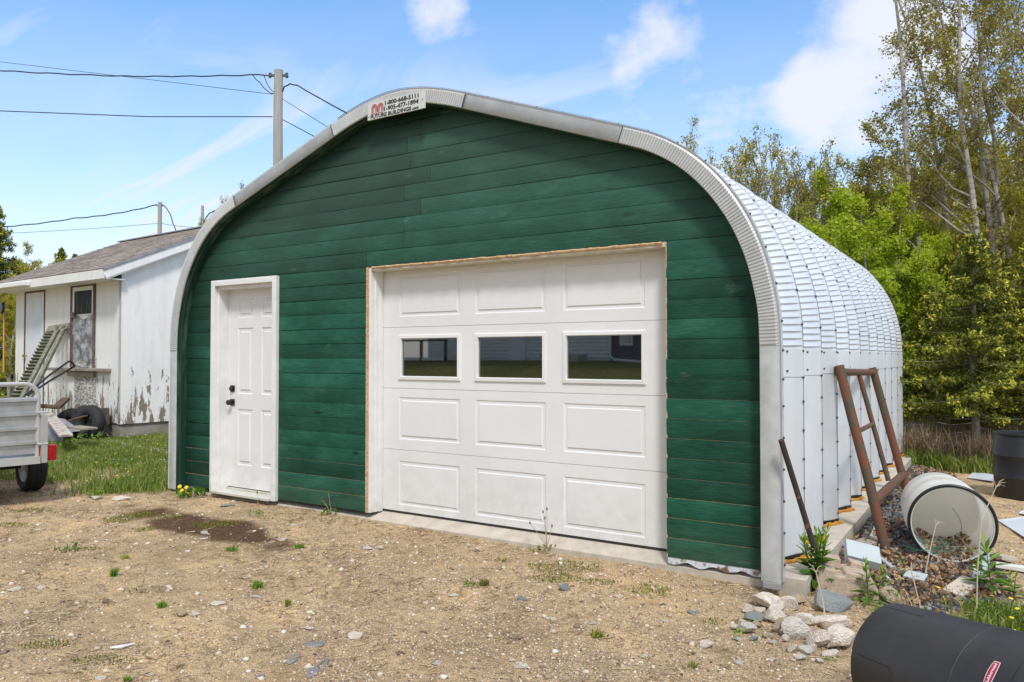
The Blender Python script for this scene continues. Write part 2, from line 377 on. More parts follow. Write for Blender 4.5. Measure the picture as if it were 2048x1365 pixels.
# ------------------------------------------------------------------ materials
M_white = mat('white door paint', (.755, .755, .75), .42, bump=.12, bscale=260, bstretch=(.25, 1, 2), var=.06, vscale=1.5, bdist=.002)
M_trimw = mat('white frame paint', (.78, .775, .765), .45, var=.10, vscale=6)
M_cream = mat('cream jamb', (.70, .66, .56), .5, col2=(.55, .48, .36), vscale=9, vstretch=(1, 1, .3))
M_foamj = mat('raw foam edge', (.62, .50, .30), .8, col2=(.45, .22, .10), vscale=45, bump=.8, bscale=70, bdist=.01)
M_conc = mat('concrete', (.56, .50, .41), .9, col2=(.42, .37, .30), vscale=7, bump=.5, bscale=60, bdist=.004, detail=10)
M_foam = mat('orange foam', (.60, .27, .03), .75, col2=(.38, .15, .01), vscale=30, bump=.8, bscale=30, bdist=.02)
M_tar = mat('black sealant', (.012, .012, .014), .5)
M_steel = mat('galvalume', (.76, .78, .80), .45, .30, var=.16, vscale=2.2, vstretch=(1, 1, .35), bump=.05, bscale=120, detail=8, bdist=.002)
M_trimA = mat('galvalume trim flat', (.42, .42, .41), .5, .35, col2=(.33, .335, .33), vscale=5, bump=.12, bscale=200, bdist=.002)
M_trimV = mat('galvalume trim bright', (.62, .635, .64), .48, .35, col2=(.50, .52, .52), vscale=8, bump=.15, bscale=200, bdist=.002)
M_rib = mat('ribbed trim', (.62, .62, .60), .42, .4, var=.12, vscale=6)
M_bolt = mat('bolt', (.10, .10, .105), .45, .6)
M_black = mat('black hardware', (.012, .012, .013), .35)
M_rubber = mat('rubber seal', (.02, .018, .018), .6)
M_glass = mat('dark glass', (.004, .0045, .005), .02, ior=2.9)
M_raw = mat('bare wood edge', (.52, .40, .19), .8, col2=(.22, .13, .05), vscale=30)
def add_dirt(m, z0, z1, c, amt, sc=6):
    """splashed dirt near the foot of a surface, following a noise of its own"""
    t = m.node_tree; b = t.nodes['Principled BSDF']; L = t.links.new; src = b.inputs['Base Color'].links[0].from_socket
    tcn = t.nodes.new('ShaderNodeTexCoord'); sp = t.nodes.new('ShaderNodeSeparateXYZ'); L(tcn.outputs['Object'], sp.inputs[0])
    a = t.nodes.new('ShaderNodeMapRange'); L(sp.outputs['Z'], a.inputs[0]); a.inputs[1].default_value = z1; a.inputs[2].default_value = z0; a.inputs[3].default_value = .06; a.inputs[4].default_value = 1
    nn = t.nodes.new('ShaderNodeTexNoise'); nn.inputs['Scale'].default_value = sc; nn.inputs['Detail'].default_value = 10; nn.inputs['Roughness'].default_value = .75; L(tcn.outputs['Object'], nn.inputs['Vector'])
    nr_ = t.nodes.new('ShaderNodeMapRange'); L(nn.outputs[0], nr_.inputs[0]); nr_.inputs[1].default_value = .42; nr_.inputs[2].default_value = .72; nr_.inputs[4].default_value = amt
    mu = t.nodes.new('ShaderNodeMath'); mu.operation = 'MULTIPLY'; L(a.outputs[0], mu.inputs[0]); L(nr_.outputs[0], mu.inputs[1])
    x = t.nodes.new('ShaderNodeMix'); x.data_type = 'RGBA'; L(mu.outputs[0], x.inputs['Factor']); L(src, x.inputs['A']); x.inputs['B'].default_value = (*c, 1); L(x.outputs['Result'], b.inputs['Base Color'])
add_dirt(M_white, .0, .45, (.42, .37, .29), .45); add_dirt(M_trimw, .0, .35, (.40, .34, .26), .5); add_dirt(M_steel, .0, .6, (.45, .42, .37), .5, 4); add_dirt(M_trimV, .0, .5, (.35, .33, .28), .6)
def green_mat():
    m = bpy.data.materials.new('green stained boards'); m.use_nodes = True; t = m.node_tree; b = t.nodes['Principled BSDF']; L = t.links.new
    tcn = t.nodes.new('ShaderNodeTexCoord')
    def nz(s, st, d=8, r=.6):
        q = t.nodes.new('ShaderNodeMapping'); q.inputs['Scale'].default_value = st; L(tcn.outputs['Object'], q.inputs[0])
        x = t.nodes.new('ShaderNodeTexNoise'); x.inputs['Scale'].default_value = s; x.inputs['Detail'].default_value = d; x.inputs['Roughness'].default_value = r; L(q.outputs[0], x.inputs['Vector']); return x.outputs[0]
    def ramp(f, stops):
        r = t.nodes.new('ShaderNodeValToRGB'); e = r.color_ramp.elements; L(f, r.inputs[0])
        e[0].position = stops[0][0]; e[0].color = (*stops[0][1], 1); e[1].position = stops[-1][0]; e[1].color = (*stops[-1][1], 1)
        for p, c in stops[1:-1]: q = e.new(p); q.color = (*c, 1)
        return r.outputs[0]
    def mul(a, b_, bt='MULTIPLY', f=1.):
        x = t.nodes.new('ShaderNodeMix'); x.data_type = 'RGBA'; x.blend_type = bt
        if isinstance(f, float): x.inputs['Factor'].default_value = f
        else: L(f, x.inputs['Factor'])
        L(a, x.inputs['A'])
        if isinstance(b_, tuple): x.inputs['B'].default_value = (*b_, 1)
        else: L(b_, x.inputs['B'])
        return x.outputs['Result']
    # blotchy brushed stain, fine sawn grain, knots
    c = ramp(nz(2.2, (1, 1, 2.5), 6), [(.32, (.007, .055, .032)), (.5, (.010, .078, .047)), (.68, (.022, .108, .070))])
    gr = ramp(nz(60, (.18, 1, 3.0), 4, .7), [(.28, (.50, .52, .52)), (.45, (.9, .9, .9)), (.6, (1.12, 1.12, 1.12)), (.78, (1.75, 1.7, 1.75))])
    c = mul(c, gr)
    an = t.nodes.new('ShaderNodeAttribute'); an.attribute_name = 'tint'
    tr = ramp(an.outputs['Fac'], [(0, (.60, .64, .64)), (.5, (1, 1, 1)), (1, (1.5, 1.38, 1.46))]); c = mul(c, tr)
    # sky reflection painted in as paler colour toward the gable top
    sep = t.nodes.new('ShaderNodeSeparateXYZ'); L(tcn.outputs['Object'], sep.inputs[0])
    vo = t.nodes.new('ShaderNodeTexVoronoi'); vo.inputs['Scale'].default_value = 1.9
    q = t.nodes.new('ShaderNodeMapping'); q.inputs['Scale'].default_value = (1, .01, 2.6); L(tcn.outputs['Object'], q.inputs[0]); L(q.outputs[0], vo.inputs['Vector'])
    kn = ramp(vo.outputs['Distance'], [(.03, (.25, .25, .25)), (.07, (.6, .6, .6)), (.11, (1, 1, 1))]); c = mul(c, kn)
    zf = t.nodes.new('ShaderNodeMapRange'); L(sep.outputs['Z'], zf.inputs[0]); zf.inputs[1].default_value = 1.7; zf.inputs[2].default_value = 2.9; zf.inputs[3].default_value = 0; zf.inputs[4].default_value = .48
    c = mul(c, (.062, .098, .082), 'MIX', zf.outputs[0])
    # heavier dark overspray near the left and top edge trim
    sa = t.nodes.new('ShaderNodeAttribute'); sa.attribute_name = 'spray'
    # whitish scuffs and a dusty splash zone at the foot
    sc1 = t.nodes.new('ShaderNodeMapRange'); L(nz(3.2, (1, 1, 2.2), 9, .72), sc1.inputs[0]); sc1.inputs[1].default_value = .62; sc1.inputs[2].default_value = .74; sc1.inputs[4].default_value = .40
    c = mul(c, (.20, .28, .25), 'MIX', sc1.outputs[0])
    sz_ = t.nodes.new('ShaderNodeMapRange'); L(sep.outputs['Z'], sz_.inputs[0]); sz_.inputs[1].default_value = .30; sz_.inputs[2].default_value = .0; sz_.inputs[4].default_value = .30
    szn = t.nodes.new('ShaderNodeMath'); szn.operation = 'MULTIPLY'; L(sz_.outputs[0], szn.inputs[0]); L(nz(7, (1, 1, 1), 6, .7), szn.inputs[1])
    c = mul(c, (.16, .13, .085), 'MIX', szn.outputs[0])
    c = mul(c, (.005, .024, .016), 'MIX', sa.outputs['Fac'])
    L(c, b.inputs['Base Color']); b.inputs['Roughness'].default_value = .62; b.inputs['Specular IOR Level'].default_value = .25
    bn = t.nodes.new('ShaderNodeBump'); bn.inputs['Strength'].default_value = .6; bn.inputs['Distance'].default_value = .005; L(nz(90, (.12, 1, 1.5), 6, .7), bn.inputs['Height']); L(bn.outputs[0], b.inputs['Normal'])
    return m
M_green = green_mat()

# ------------------------------------------------------------------ GARAGE
XC = -2.34
half = [(3.10, -.02), (3.10, .70), (3.10, 1.43), (3.09, 1.65), (3.055, 1.85), (3.005, 2.03), (2.935, 2.20), (2.845, 2.36), (2.735, 2.51), (2.60, 2.65), (2.45, 2.765), (2.28, 2.86), (2.08, 2.94)]
topc = [(.74, 3.42), (.55, 3.483), (.33, 3.54), (.11, 3.572), (0, 3.576)]
def smoothline(pts, step):
    """arc-length resample of a Catmull-Rom through pts"""
    P = [Vector((a, b)) for a, b in pts]; P = [2*P[0]-P[1]] + P + [2*P[-1]-P[-2]]; o = []
    for i in range(1, len(P)-2):
        for k in range(24):
            u = k/24; a, b, c, d = P[i-1:i+3]
            o.append(.5*((2*b)+(c-a)*u+(2*a-5*b+4*c-d)*u*u+(3*b-a-3*c+d)*u**3))
    o.append(P[-2]); L = [0]
    for i in range(1, len(o)): L.append(L[-1]+(o[i]-o[i-1]).length)
    n = max(1, round(L[-1]/step)); r = []; j = 0
    for k in range(n+1):
        s = L[-1]*k/n
        while j < len(L)-2 and L[j+1] < s: j += 1
        f = (s-L[j])/max(1e-9, L[j+1]-L[j]); r.append(o[j].lerp(o[j+1], f))
    return r
CR = .048                                   # spacing of the cross crimps
segs_half = [('flat', [Vector(half[0]), Vector(half[1]), Vector((3.10, 1.24)), Vector((3.10, 1.43))]),
             ('crimp', smoothline(half[2:], CR/6)),
             ('flat', [Vector(half[-1]).lerp(Vector(topc[0]), k/6) for k in range(7)]),
             ('crimp', smoothline(topc, CR/6))]
path = []                                   # right half base -> peak: (w, z, crimp amplitude 0..1)
for kind, ps in segs_half:
    n = len(ps)
    for i, p in enumerate(ps):
        if path and i == 0: continue
        if kind == 'crimp':
            ph = (i % 6)/6; a = ph if ph > 0 else 0
            path.append((p.x, p.y, [0, 1.0, .8, .5, .2, .05][i % 6]))
        else: path.append((p.x, p.y, 0))
full = [(XC+w, z, a) for w, z, a in path] + [(XC-w, z, a) for w, z, a in path[-2::-1]]
P2 = np.array([(a, b) for a, b, _ in full]); AMP = np.array([c for *_, c in full])
T = np.gradient(P2, axis=0); T /= np.linalg.norm(T, axis=1)[:, None]; NRM = np.stack([T[:, 1], -T[:, 0]], 1)
def offs(d): return P2 + NRM*np.asarray(d)[:, None] if np.ndim(d) else P2 + NRM*d

garage = thing('arched_garage', 'large arched metal garage with green board front and white doors', 'garage', (XC, 0, 0))
# slab
b = MB(); b.box((-5.46, .145, -.35), (.905, 6.95, 0))
b.add([(-5.40, .004, -.35), (.905, .004, -.35), (.905, .145, -.35), (-5.40, .145, -.35), (-5.40, .004, -.052), (.905, .004, -.052), (.905, .145, -.001), (-5.40, .145, -.001)], [(0,3,2,1),(4,5,6,7),(0,1,5,4),(1,2,6,5),(3,0,4,7)])
b.box((.70, -.05, -.35), (.9035, .1445, -.001))
b.build('foundation_slab', M_conc, garage)
# corrugated shell
PITCH_Y, NP = .641, 11
prof = [(0.012, -.165), (.052, -.17), (.10, -.17), (.30, 0.0), (.345, .030), (.54, .030), (.60, .030), (.63, .034)]
# from one seam to the next: drop to the valley, slope up the flank, crest
def shell():
    cols = []; 
    for k in range(NP):
        y0 = -.12 + (k-0)*PITCH_Y
        for (dy, off), a in zip([(.004, .021), (.03, -.10), (.075, -.155), (.17, -.160), (.24, -.150), (.335, -.108), (.43, -.060), (.52, -.018), (.590, .010), (.618, .020), (.641, .023)],
                                [0, 0, .3, .6, 1, 1, 1, 1, .55, .1, 0]):
            if k == 0 and dy < .20: off = max(off, -.100)
            cols.append((y0+dy, off, a))
    ny = len(cols); npth = len(P2); V = np.zeros((npth, ny, 3))
    for j, (y, off, a) in enumerate(cols):
        d = off + AMP*a*.0125
        q = P2 + NRM*d[:, None]; V[:, j, 0] = q[:, 0]; V[:, j, 1] = y; V[:, j, 2] = q[:, 1]
    i = np.arange(npth*ny).reshape(npth, ny)
    Fq = np.stack([i[:-1, :-1], i[:-1, 1:], i[1:, 1:], i[1:, :-1]], -1).reshape(-1, 4)
    o = npmesh('corrugated_shell', V.reshape(-1, 3), Fq, M_steel, parent=garage, smooth=True)
    o.data.set_sharp_from_angle(angle=R(17))
    return o
shell()
M_seam = mat('painted seam shade', (.20, .21, .23), .6, .3)  # dark grey strips paint in the shade line along each seam
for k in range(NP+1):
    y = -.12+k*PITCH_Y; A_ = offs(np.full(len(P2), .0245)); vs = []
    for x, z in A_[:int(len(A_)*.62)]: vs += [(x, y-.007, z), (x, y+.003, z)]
    b = MB(); b.add(vs, [(i*2, i*2+1, i*2+3, i*2+2) for i in range(len(vs)//2-1)]); b.build('seam_shade_strip', M_seam, garage)
# horizontal sheet laps and bolts, per seam
def hexbolt(mb, p, n, r=.011, h=.012):
    n = Vector(n).normalized(); mb.tube([p, p+n*.002, p+n*.0021, p+n*h], [r*1.5, r*1.5, r, r*.8], 6)
idx_lo = [k for k in range(len(full)//2)]
arc = np.concatenate([[0], np.cumsum(np.linalg.norm(np.diff(P2, axis=0), axis=1))])
total = arc[-1]
def on_path(s, d=.023):
    x = np.interp(s, arc, P2[:, 0]); z = np.interp(s, arc, P2[:, 1]); nx = np.interp(s, arc, NRM[:, 0]); nz = np.interp(s, arc, NRM[:, 1])
    return Vector((x+nx*d, 0, z+nz*d)), Vector((nx, 0, nz))
bolts = []
for k in range(NP+1):
    y = -.12 + k*PITCH_Y - .02
    if k == 0: y = -.070
    for s_ in [.10+.195*i for i in range(0, 6)]+[1.24, 1.42] + [1.60+.235*i for i in range(0, 40)]:
        if s_ > total*.60: break
        p, n = on_path(s_, .024 if k else .022); p.y = y; bolts.append((p, n, 1.))
for k in range(NP):
    for z in (1.265, 1.395): bolts.append((Vector((XC+3.10-.046, -.12+k*PITCH_Y+.455, z)), Vector((1, -.45, 0)), 1.15))
bolts.sort(key=lambda q: (q[0]-CAM).length)
bb = MB(); bb.tube([(0, 0, 0), (0, 0, .0015), (0, 0, .0016), (0, 0, .009)], [.011, .011, .0075, .006], 6); b0 = bb.build('bolt', M_bolt, garage); rest = MB()
for i, (p, n, sc) in enumerate(bolts):
    if i < 100:
        o = b0 if i == 0 else b0.copy()
        if i: col.objects.link(o)
        o.parent = garage; o.matrix_parent_inverse = garage.matrix_basis.inverted()
        o.location = p; o.rotation_euler = n.to_track_quat('Z', 'Y').to_euler(); o.scale = (sc, sc, sc)
    else: hexbolt(rest, p, n, .0075, .009)
tag(rest.build('bolts', M_bolt, garage), kind='stuff')
for k in range(NP):                          # lap between wall sheet and roof sheet on each rib
    y0 = -.12+k*PITCH_Y; mb = MB()
    pts = [(.335, -.108), (.43, -.060), (.52, -.018), (.590, .010), (.618, .020), (.643, .023)]
    vs = []
    for z0, z1, pr in ((1.225, 1.23, .004),):
        for dy, off in pts:
            x = XC+3.10+off
            vs += [(x+.0005, y0+dy-.001, z0), (x+pr, y0+dy-.003, z0), (x+pr, y0+dy-.003, z0+.19), (x+.0005, y0+dy-.001, z0+.196)]
    fs = []
    for i in range(len(pts)-1):
        for j in range(3): fs.append((i*4+j, (i+1)*4+j, (i+1)*4+j+1, i*4+j+1))
    mb.add(vs, fs)
    mb.build('sheet_lap', M_steel, garage)
# black sealant and orange foam at the foot of each rib
for k in range(NP):
    y0 = -.12+k*PITCH_Y; mb = MB()
    pts = [(.30, -.12), (.43, -.060), (.54, -.006), (.590, .010), (.618, .020), (.641, .023)]
    vs = []; n = len(pts)
    for dy, off in pts: x = XC+3.10+off+.005; vs += [(x, y0+dy-.003, .006), (x, y0+dy-.003, .036+.010*rng.random())]
    mb.add(vs, [(i*2, i*2+2, i*2+3, i*2+1) for i in range(n-1)])
    mb.build('sealant_strip', M_tar, garage)
    mb = MB(); pth = []; rr = []
    for i in range(22):
        f = i/21; j = f*(n-1); a = min(int(j), n-2); u = j-a
        dy = pts[a][0]*(1-u)+pts[a+1][0]*u; off = pts[a][1]*(1-u)+pts[a+1][1]*u
        pth.append((XC+3.10+off+.012+.012*math.sin(i*1.3+k)+.01*rng.random(), y0+dy-.02-.012*rng.random(), .008)); rr.append(.010+.010*rng.random())
    mb.tube(pth, rr, 7); mb.build('foam_seal', M_foam, garage, smooth=True)
# rear wall
b = MB(); q = offs(-.10)[::6]; n = len(q)
b.add([(x, 6.70, z) for x, z in q] + [(x, 6.74, z) for x, z in q], [tuple(range(n)), tuple(range(2*n-1, n-1, -1))]); b.build('rear_wall', M_steel, garage)

# front edge trim
FY = -.12
def trim(name, i0, i1, material, rib=False, inw=.105, flange=True, lip=True, ret=.12, z0=None, proud=0):
    """bent trim following the arch between path indices: face, outer return, inner return"""
    mb = MB(); q = []
    if rib:
        s0, s1 = arc[i0], arc[i1]; n = int((s1-s0)/.022)
        S = []
        for k in range(n):
            for f in (0, .42, .5, .92): S.append((s0+(s1-s0)*(k+f)/n, 0 if f < .45 else 1))
        S.append((s1, 0))
    else:
        S = [(arc[i], 0) for i in range(i0, i1+1, 1)]
    rows = []
    for s, up in S:
        x = np.interp(s, arc, P2[:, 0]); z = np.interp(s, arc, P2[:, 1]); nx = np.interp(s, arc, NRM[:, 0]); nz = np.interp(s, arc, NRM[:, 1])
        a = .006*up if rib else 0
        def P_(d, y): return (x+nx*d, y, z+nz*d)
        rows.append([P_(.023, FY+.06), P_(.020, FY+.030), P_(.014, FY+.010-proud), P_(-.004, FY-a-proud), P_(-inw+.004, FY-a-proud), P_(-inw-.001, FY+.004-proud), P_(-inw-.001, FY+.010)])
    m = len(rows[0]); vs = [v for r in rows for v in r]; fs = []
    for i in range(len(rows)-1):
        for j in range(m-1): fs.append((i*m+j, i*m+j+1, (i+1)*m+j+1, (i+1)*m+j))
    mb.add(vs, fs); o = mb.build(name, material, garage, smooth=not rib); return o
def idx(pred):
    return [i for i in range(len(full)) if pred(i)]
nh = len(path); lens = [len(p) for _, p in segs_half]
i_a = 0; i_b = lens[0]-1; i_c = i_b+lens[1]-1; i_d = i_c+lens[2]-1; i_pk = nh-1; NF = len(full)
trim('edge_trim', i_a, i_b, M_trimV); trim('edge_trim', i_b, i_c, M_rib, True, proud=.003); trim('edge_trim', i_c, i_d, M_trimA); trim('edge_trim', i_d, NF-1-i_d, M_rib, True, proud=.003)
trim('edge_trim', NF-1-i_d, NF-1-i_c, M_trimA); trim('edge_trim', NF-1-i_c, NF-1-i_b, M_rib, True, proud=.003); trim('edge_trim', NF-1-i_b, NF-1-i_a, M_trimV)
for sx, s in ((i_d, 1), (i_c, 1), (NF-1-i_d, -1), (NF-1-i_c, -1)):     # dark lap joints between the trim pieces
    b = MB(); p = Vector((P2[sx][0], 0, P2[sx][1])); n = Vector((NRM[sx][0], 0, NRM[sx][1])); 
    b.bar(p+n*.010+Vector((0, FY-.010, 0)), p-n*.106+Vector((0, FY-.010, 0)), .006, .004, up=(0, 1, 0)); b.build('joint_strip', M_bolt, garage)

b = MB(); b.box((.665, FY-.004, -.065), (.775, FY+.03, -.022)); b.build('trim_foot', M_trimA, garage, bevel=.004)

# inner return of the first rib, oversprayed green
M_over = mat('oversprayed steel', (.012, .045, .03), .5, col2=(.10, .16, .13), vscale=4, vstretch=(1, 3, .5), lo=.5, hi=.72)
b = MB(); vs = []; q1 = offs(-.104); q2 = offs(-.106); q3 = offs(-.110); m_ = 4
for (a1, a2), (b1, b2), (c1, c2), am in zip(q1, q2, q3, AMP): vs += [(a1, FY+.010, a2), (b1, FY+.045, b2), (c1, FY+.055, c2), (c1, .01, c2)]
b.add(vs, [(i*m_+j, (i+1)*m_+j, (i+1)*m_+j+1, i*m_+j+1) for i in range(NF-1) for j in range(m_-1)]); b.build('inner_return', M_over, garage, smooth=False)
# board front, one mesh of separate planks
inner = offs(-.118)
def half_w(z):
    zz = inner[:nh, 1]; xx = inner[:nh, 0]-XC
    if z >= zz[-1]: return 0
    return float(np.interp(z, zz, xx))
OPN = [(-4.885, -3.885, 2.14), (-2.757, 0.0, 2.148)]
sid = MB(); spray = []
def plank(x0, x1, x0b, x1b, z0, z1, yb, yt, cup, tint, raw=False):
    """x0..x1 at the bottom edge, x0b..x1b at the top edge"""
    rows = []; n = 5
    for k in range(n+1):
        f = k/n; z = z0+(z1-z0)*f; y = yb+(yt-yb)*f - cup*math.sin(f*math.pi) + (.002 if k in (0, n) else 0)
        L0 = x0+(x0b-x0)*f; L1 = x1+(x1b-x1)*f
        nseg = max(1, int((L1-L0)/.30)); rows.append([(L0+(L1-L0)*i/nseg, y, z) for i in range(nseg+1)])
    nseg = min(len(r) for r in rows)-1
    rows = [[(r[0][0]+(r[-1][0]-r[0][0])*i/nseg, r[0][1], r[0][2]+.0016*math.sin(r[0][0]*7+ r[-1][0]*i*1.7)*(1 if k in (0, n) else 0)) for i in range(nseg+1)] for k, r in enumerate(rows)]
    m = nseg+1; vs = [v for r in rows for v in r]
    fs = [(k*m+i, k*m+i+1, (k+1)*m+i+1, (k+1)*m+i) for k in range(n) for i in range(nseg)]
    sid.add(vs, fs, 0, tint)
    # top and bottom edges, ends
    for r, rev, mi in ((rows[0], True, 0), (rows[-1], False, 1 if raw else 0)):
        vs = [v for v in r]+[(v[0], .03, v[2]) for v in r]
        fs = [(i, i+1, m+i+1, m+i) for i in range(nseg)]
        sid.add(vs, [f[::-1] for f in fs] if rev else fs, mi, tint)
    for c in (0, -1):
        vs = [r[c] for r in rows]+[(r[c][0], .03, r[c][2]) for r in rows]
        sid.add(vs, [(i, i+1, n+1+i+1, n+1+i) for i in range(n)], 0, tint)
BP = .134; zb = .006
joints = {25: [-1.95], 24: [-2.15, -.6], 23: [-2.30], 22: [-2.26], 21: [-2.05], 20: [-2.33], 19: [-2.15], 18: [-2.33], 17: [-2.34], 16: [-2.76], 8: [-4.95]}
for k in range(27):
    z0 = zb+k*BP+.0012; z1 = min(zb+(k+1)*BP-.0012, 3.455)
    if z0 > 3.45: break
    w0, w1 = half_w(z0)+.018, half_w(z1)+.018
    spans = [(XC-w0, XC+w0, XC-w1, XC+w1)]
    if k < 16:
        spans = [(XC-w0, OPN[0][0], XC-w1, OPN[0][0]), (OPN[0][1], OPN[1][0], OPN[0][1], OPN[1][0]), (OPN[1][1], XC+w0, OPN[1][1], XC+w1)]
    for si, (a, b_, c, d) in enumerate(spans):
        cuts = [j for j in joints.get(k, []) if a+.1 < j < b_-.1]
        xs = [(a, c)]+[(j, j) for j in cuts]+[(b_, d)]
        for i in range(len(xs)-1):
            tl = rng.uniform(.001, .0045) if (si == 1 and k < 16) or k > 15 else rng.uniform(-.001, .004)
            raw = (k < 10 and si == 2) or (k < 3)
            plank(xs[i][0]+.002, xs[i+1][0]-.002, xs[i][1]+.002, xs[i+1][1]-.002, z0, z1, -tl-rng.uniform(0, .002), rng.uniform(-.002, .001)-(.008 if raw else 0), rng.uniform(0, .003), rng.random(), raw)
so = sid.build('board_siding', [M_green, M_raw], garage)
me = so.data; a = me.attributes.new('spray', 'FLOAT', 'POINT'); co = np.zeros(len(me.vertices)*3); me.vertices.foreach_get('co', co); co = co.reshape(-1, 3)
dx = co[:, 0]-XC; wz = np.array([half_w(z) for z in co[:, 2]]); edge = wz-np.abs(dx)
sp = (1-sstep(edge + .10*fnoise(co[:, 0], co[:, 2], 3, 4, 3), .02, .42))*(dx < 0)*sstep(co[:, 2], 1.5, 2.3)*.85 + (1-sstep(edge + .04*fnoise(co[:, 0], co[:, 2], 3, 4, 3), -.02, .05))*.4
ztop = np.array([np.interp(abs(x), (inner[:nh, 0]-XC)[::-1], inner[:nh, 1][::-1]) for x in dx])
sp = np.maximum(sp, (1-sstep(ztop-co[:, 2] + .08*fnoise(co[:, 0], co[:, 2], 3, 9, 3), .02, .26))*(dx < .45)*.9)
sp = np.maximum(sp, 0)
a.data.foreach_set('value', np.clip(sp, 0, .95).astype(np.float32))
# backing sheet, seen only as dark gaps
b = MB()
q = [(x, z) for x, z in inner[::8]]; zz = 2.15
poly = [(x, z) for x, z in q if z > zz]; n = len(poly)
b.add([(x, .032, z) for x, z in poly], [tuple(range(n))])
b.add([(-3.885, .032, 0), (-2.757, .032, 0), (-2.757, .032, 2.15), (-3.885, .032, 2.15)], [(0, 1, 2, 3)])
for z_ in [i*.215 for i in range(10)]:
    w_ = half_w(z_+.215)
    for x0, x1 in ((XC-w_, -4.885), (0.0, XC+w_)): b.add([(x0, .032, z_), (x1, .032, z_), (x1, .032, z_+.215), (x0, .032, z_+.215)], [(0, 1, 2, 3)])
b.build('wall_backing', M_black, garage)
# weathered strip of old membrane under the right boards
M_memb = mat('torn white membrane', (.55, .57, .60), .6, col2=(.16, .09, .05), vscale=14, lo=.52, hi=.62)
b = MB(); vs = []
for i in range(25): x = .005+.62*i/24; vs += [(x, .004, .012), (x, -.002, -.025-.012*math.sin(i*.9)-.008*rng.random())]
b.add(vs, [(i*2+1, i*2+3, i*2+2, i*2) for i in range(24)]); b.build('torn_membrane', M_memb, garage)
# rust stain / dark foot under boards
# ------------------------------------------------------------------ garage door
def raised_panel(mb, x0, x1, z0, z1, y, d=.006, s=.035, s2=.018):
    """stamped panel: a groove ring then a raised field"""
    rings = [(0, 0, 0), (s2*.5, s2*.5, d), (s-s2*.3, s-s2*.3, d*1.0), (s, s, -.001)]
    vs = []
    for ix, iz, dy in rings: vs += [(x0+ix, y+dy, z0+iz), (x1-ix, y+dy, z0+iz), (x1-ix, y+dy, z1-iz), (x0+ix, y+dy, z1-iz)]
    fs = []
    for r in range(3):
        for i in range(4): j = (i+1) % 4; fs.append((r*4+i, r*4+j, (r+1)*4+j, (r+1)*4+i))
    fs.append((12, 13, 14, 15)); mb.add(vs, fs)
def sheet_with_holes(mb, x0, x1, z0, z1, holes, y):
    xs = sorted({x0, x1} | {h[0] for h in holes} | {h[1] for h in holes}); zs = sorted({z0, z1} | {h[2] for h in holes} | {h[3] for h in holes})
    for i in range(len(xs)-1):
        for j in range(len(zs)-1):
            cx_, cz = (xs[i]+xs[i+1])/2, (zs[j]+zs[j+1])/2
            if any(h[0] < cx_ < h[1] and h[2] < cz < h[3] for h in holes): continue
            mb.add([(xs[i], y, zs[j]), (xs[i+1], y, zs[j]), (xs[i+1], y, zs[j+1]), (xs[i], y, zs[j+1])], [(0, 1, 2, 3)])
DY = .14; SX0, SX1 = -2.705, .06
PX = [(-2.505, -1.845), (-1.69, -1.03), (-.872, -.212)]
gd = tag(bpy.data.objects.new('overhead_door', None)); col.objects.link(gd); gd.parent = garage; gd.matrix_parent_inverse = garage.matrix_basis.inverted()
ZS = [.02, .553, 1.086, 1.619, 2.152]
for k in range(4):
    z0, z1 = ZS[k]+.0015, ZS[k+1]-.0015; mb = MB()
    if k == 2: holes = [(a+.012, b_-.012, 1.175, 1.535) for a, b_ in PX]
    else: holes = [(a, b_, z0+.055, z0+.435) if k == 0 else (a, b_, z0+.090, z0+.455) for a, b_ in PX]
    sheet_with_holes(mb, SX0, SX1, z0, z1, holes, DY)
    if k != 2:
        for h in holes: raised_panel(mb, *h, DY)
    # rolled top/bottom edges
    mb.add([(SX0, DY, z0), (SX1, DY, z0), (SX1, DY+.03, z0-.004), (SX0, DY+.03, z0-.004)], [(0, 3, 2, 1)]); mb.add([(SX0, DY, z1), (SX1, DY, z1), (SX1, DY+.03, z1+.0015), (SX0, DY+.03, z1+.0015)], [(0, 1, 2, 3)])
    o = mb.build('door_section', M_white, gd)
    if k == 2:
        for a, b_ in PX:
            f = MB(); A, B_, Z0, Z1 = a-.008, b_+.008, 1.158, 1.552
            prof_ = [(0, DY+.001), (.006, DY-.012), (.030, DY-.014), (.036, DY-.004), (.036, DY+.02)]
            vs = []
            for ins, yy in prof_: vs += [(A+ins, yy, Z0+ins), (B_-ins, yy, Z0+ins), (B_-ins, yy, Z1-ins), (A+ins, yy, Z1-ins)]
            f.add(vs, [(r*4+i, r*4+(i+1) % 4, (r+1)*4+(i+1) % 4, (r+1)*4+i) for r in range(4) for i in range(4)])
            f.build('window_frame', M_white, gd)
            p = MB(); p.box((A+.03, DY+.012, Z0+.03), (B_-.03, DY+.018, Z1-.03)); p.build('window_pane', M_glass, gd)
b = MB(); b.box((SX0, DY+.002, -.0), (SX1, DY+.03, .022)); b.build('bottom_seal', M_rubber, gd, bevel=.006)
b = MB(); b.box((-2.757, -.012, .004), (-2.735, .03, 2.145)); b.build('raw_edge', M_foamj, gd)
b = MB(); b.box((-2.735, .0, .002), (-2.712, .06, 2.14)); b.box((-2.712, .05, .002), (-2.700, .134, 2.14)); b.build('door_jamb', M_trimw, gd, bevel=.003)
b = MB(); b.box((-2.700, .10, .002), (-2.688, .136, 2.13)); b.build('stop_strip', M_trimw, gd)
b = MB(); b.box((-2.71, .004, 2.112), (.05, .13, 2.15)); b.build('lintel', M_cream, gd, bevel=.003)
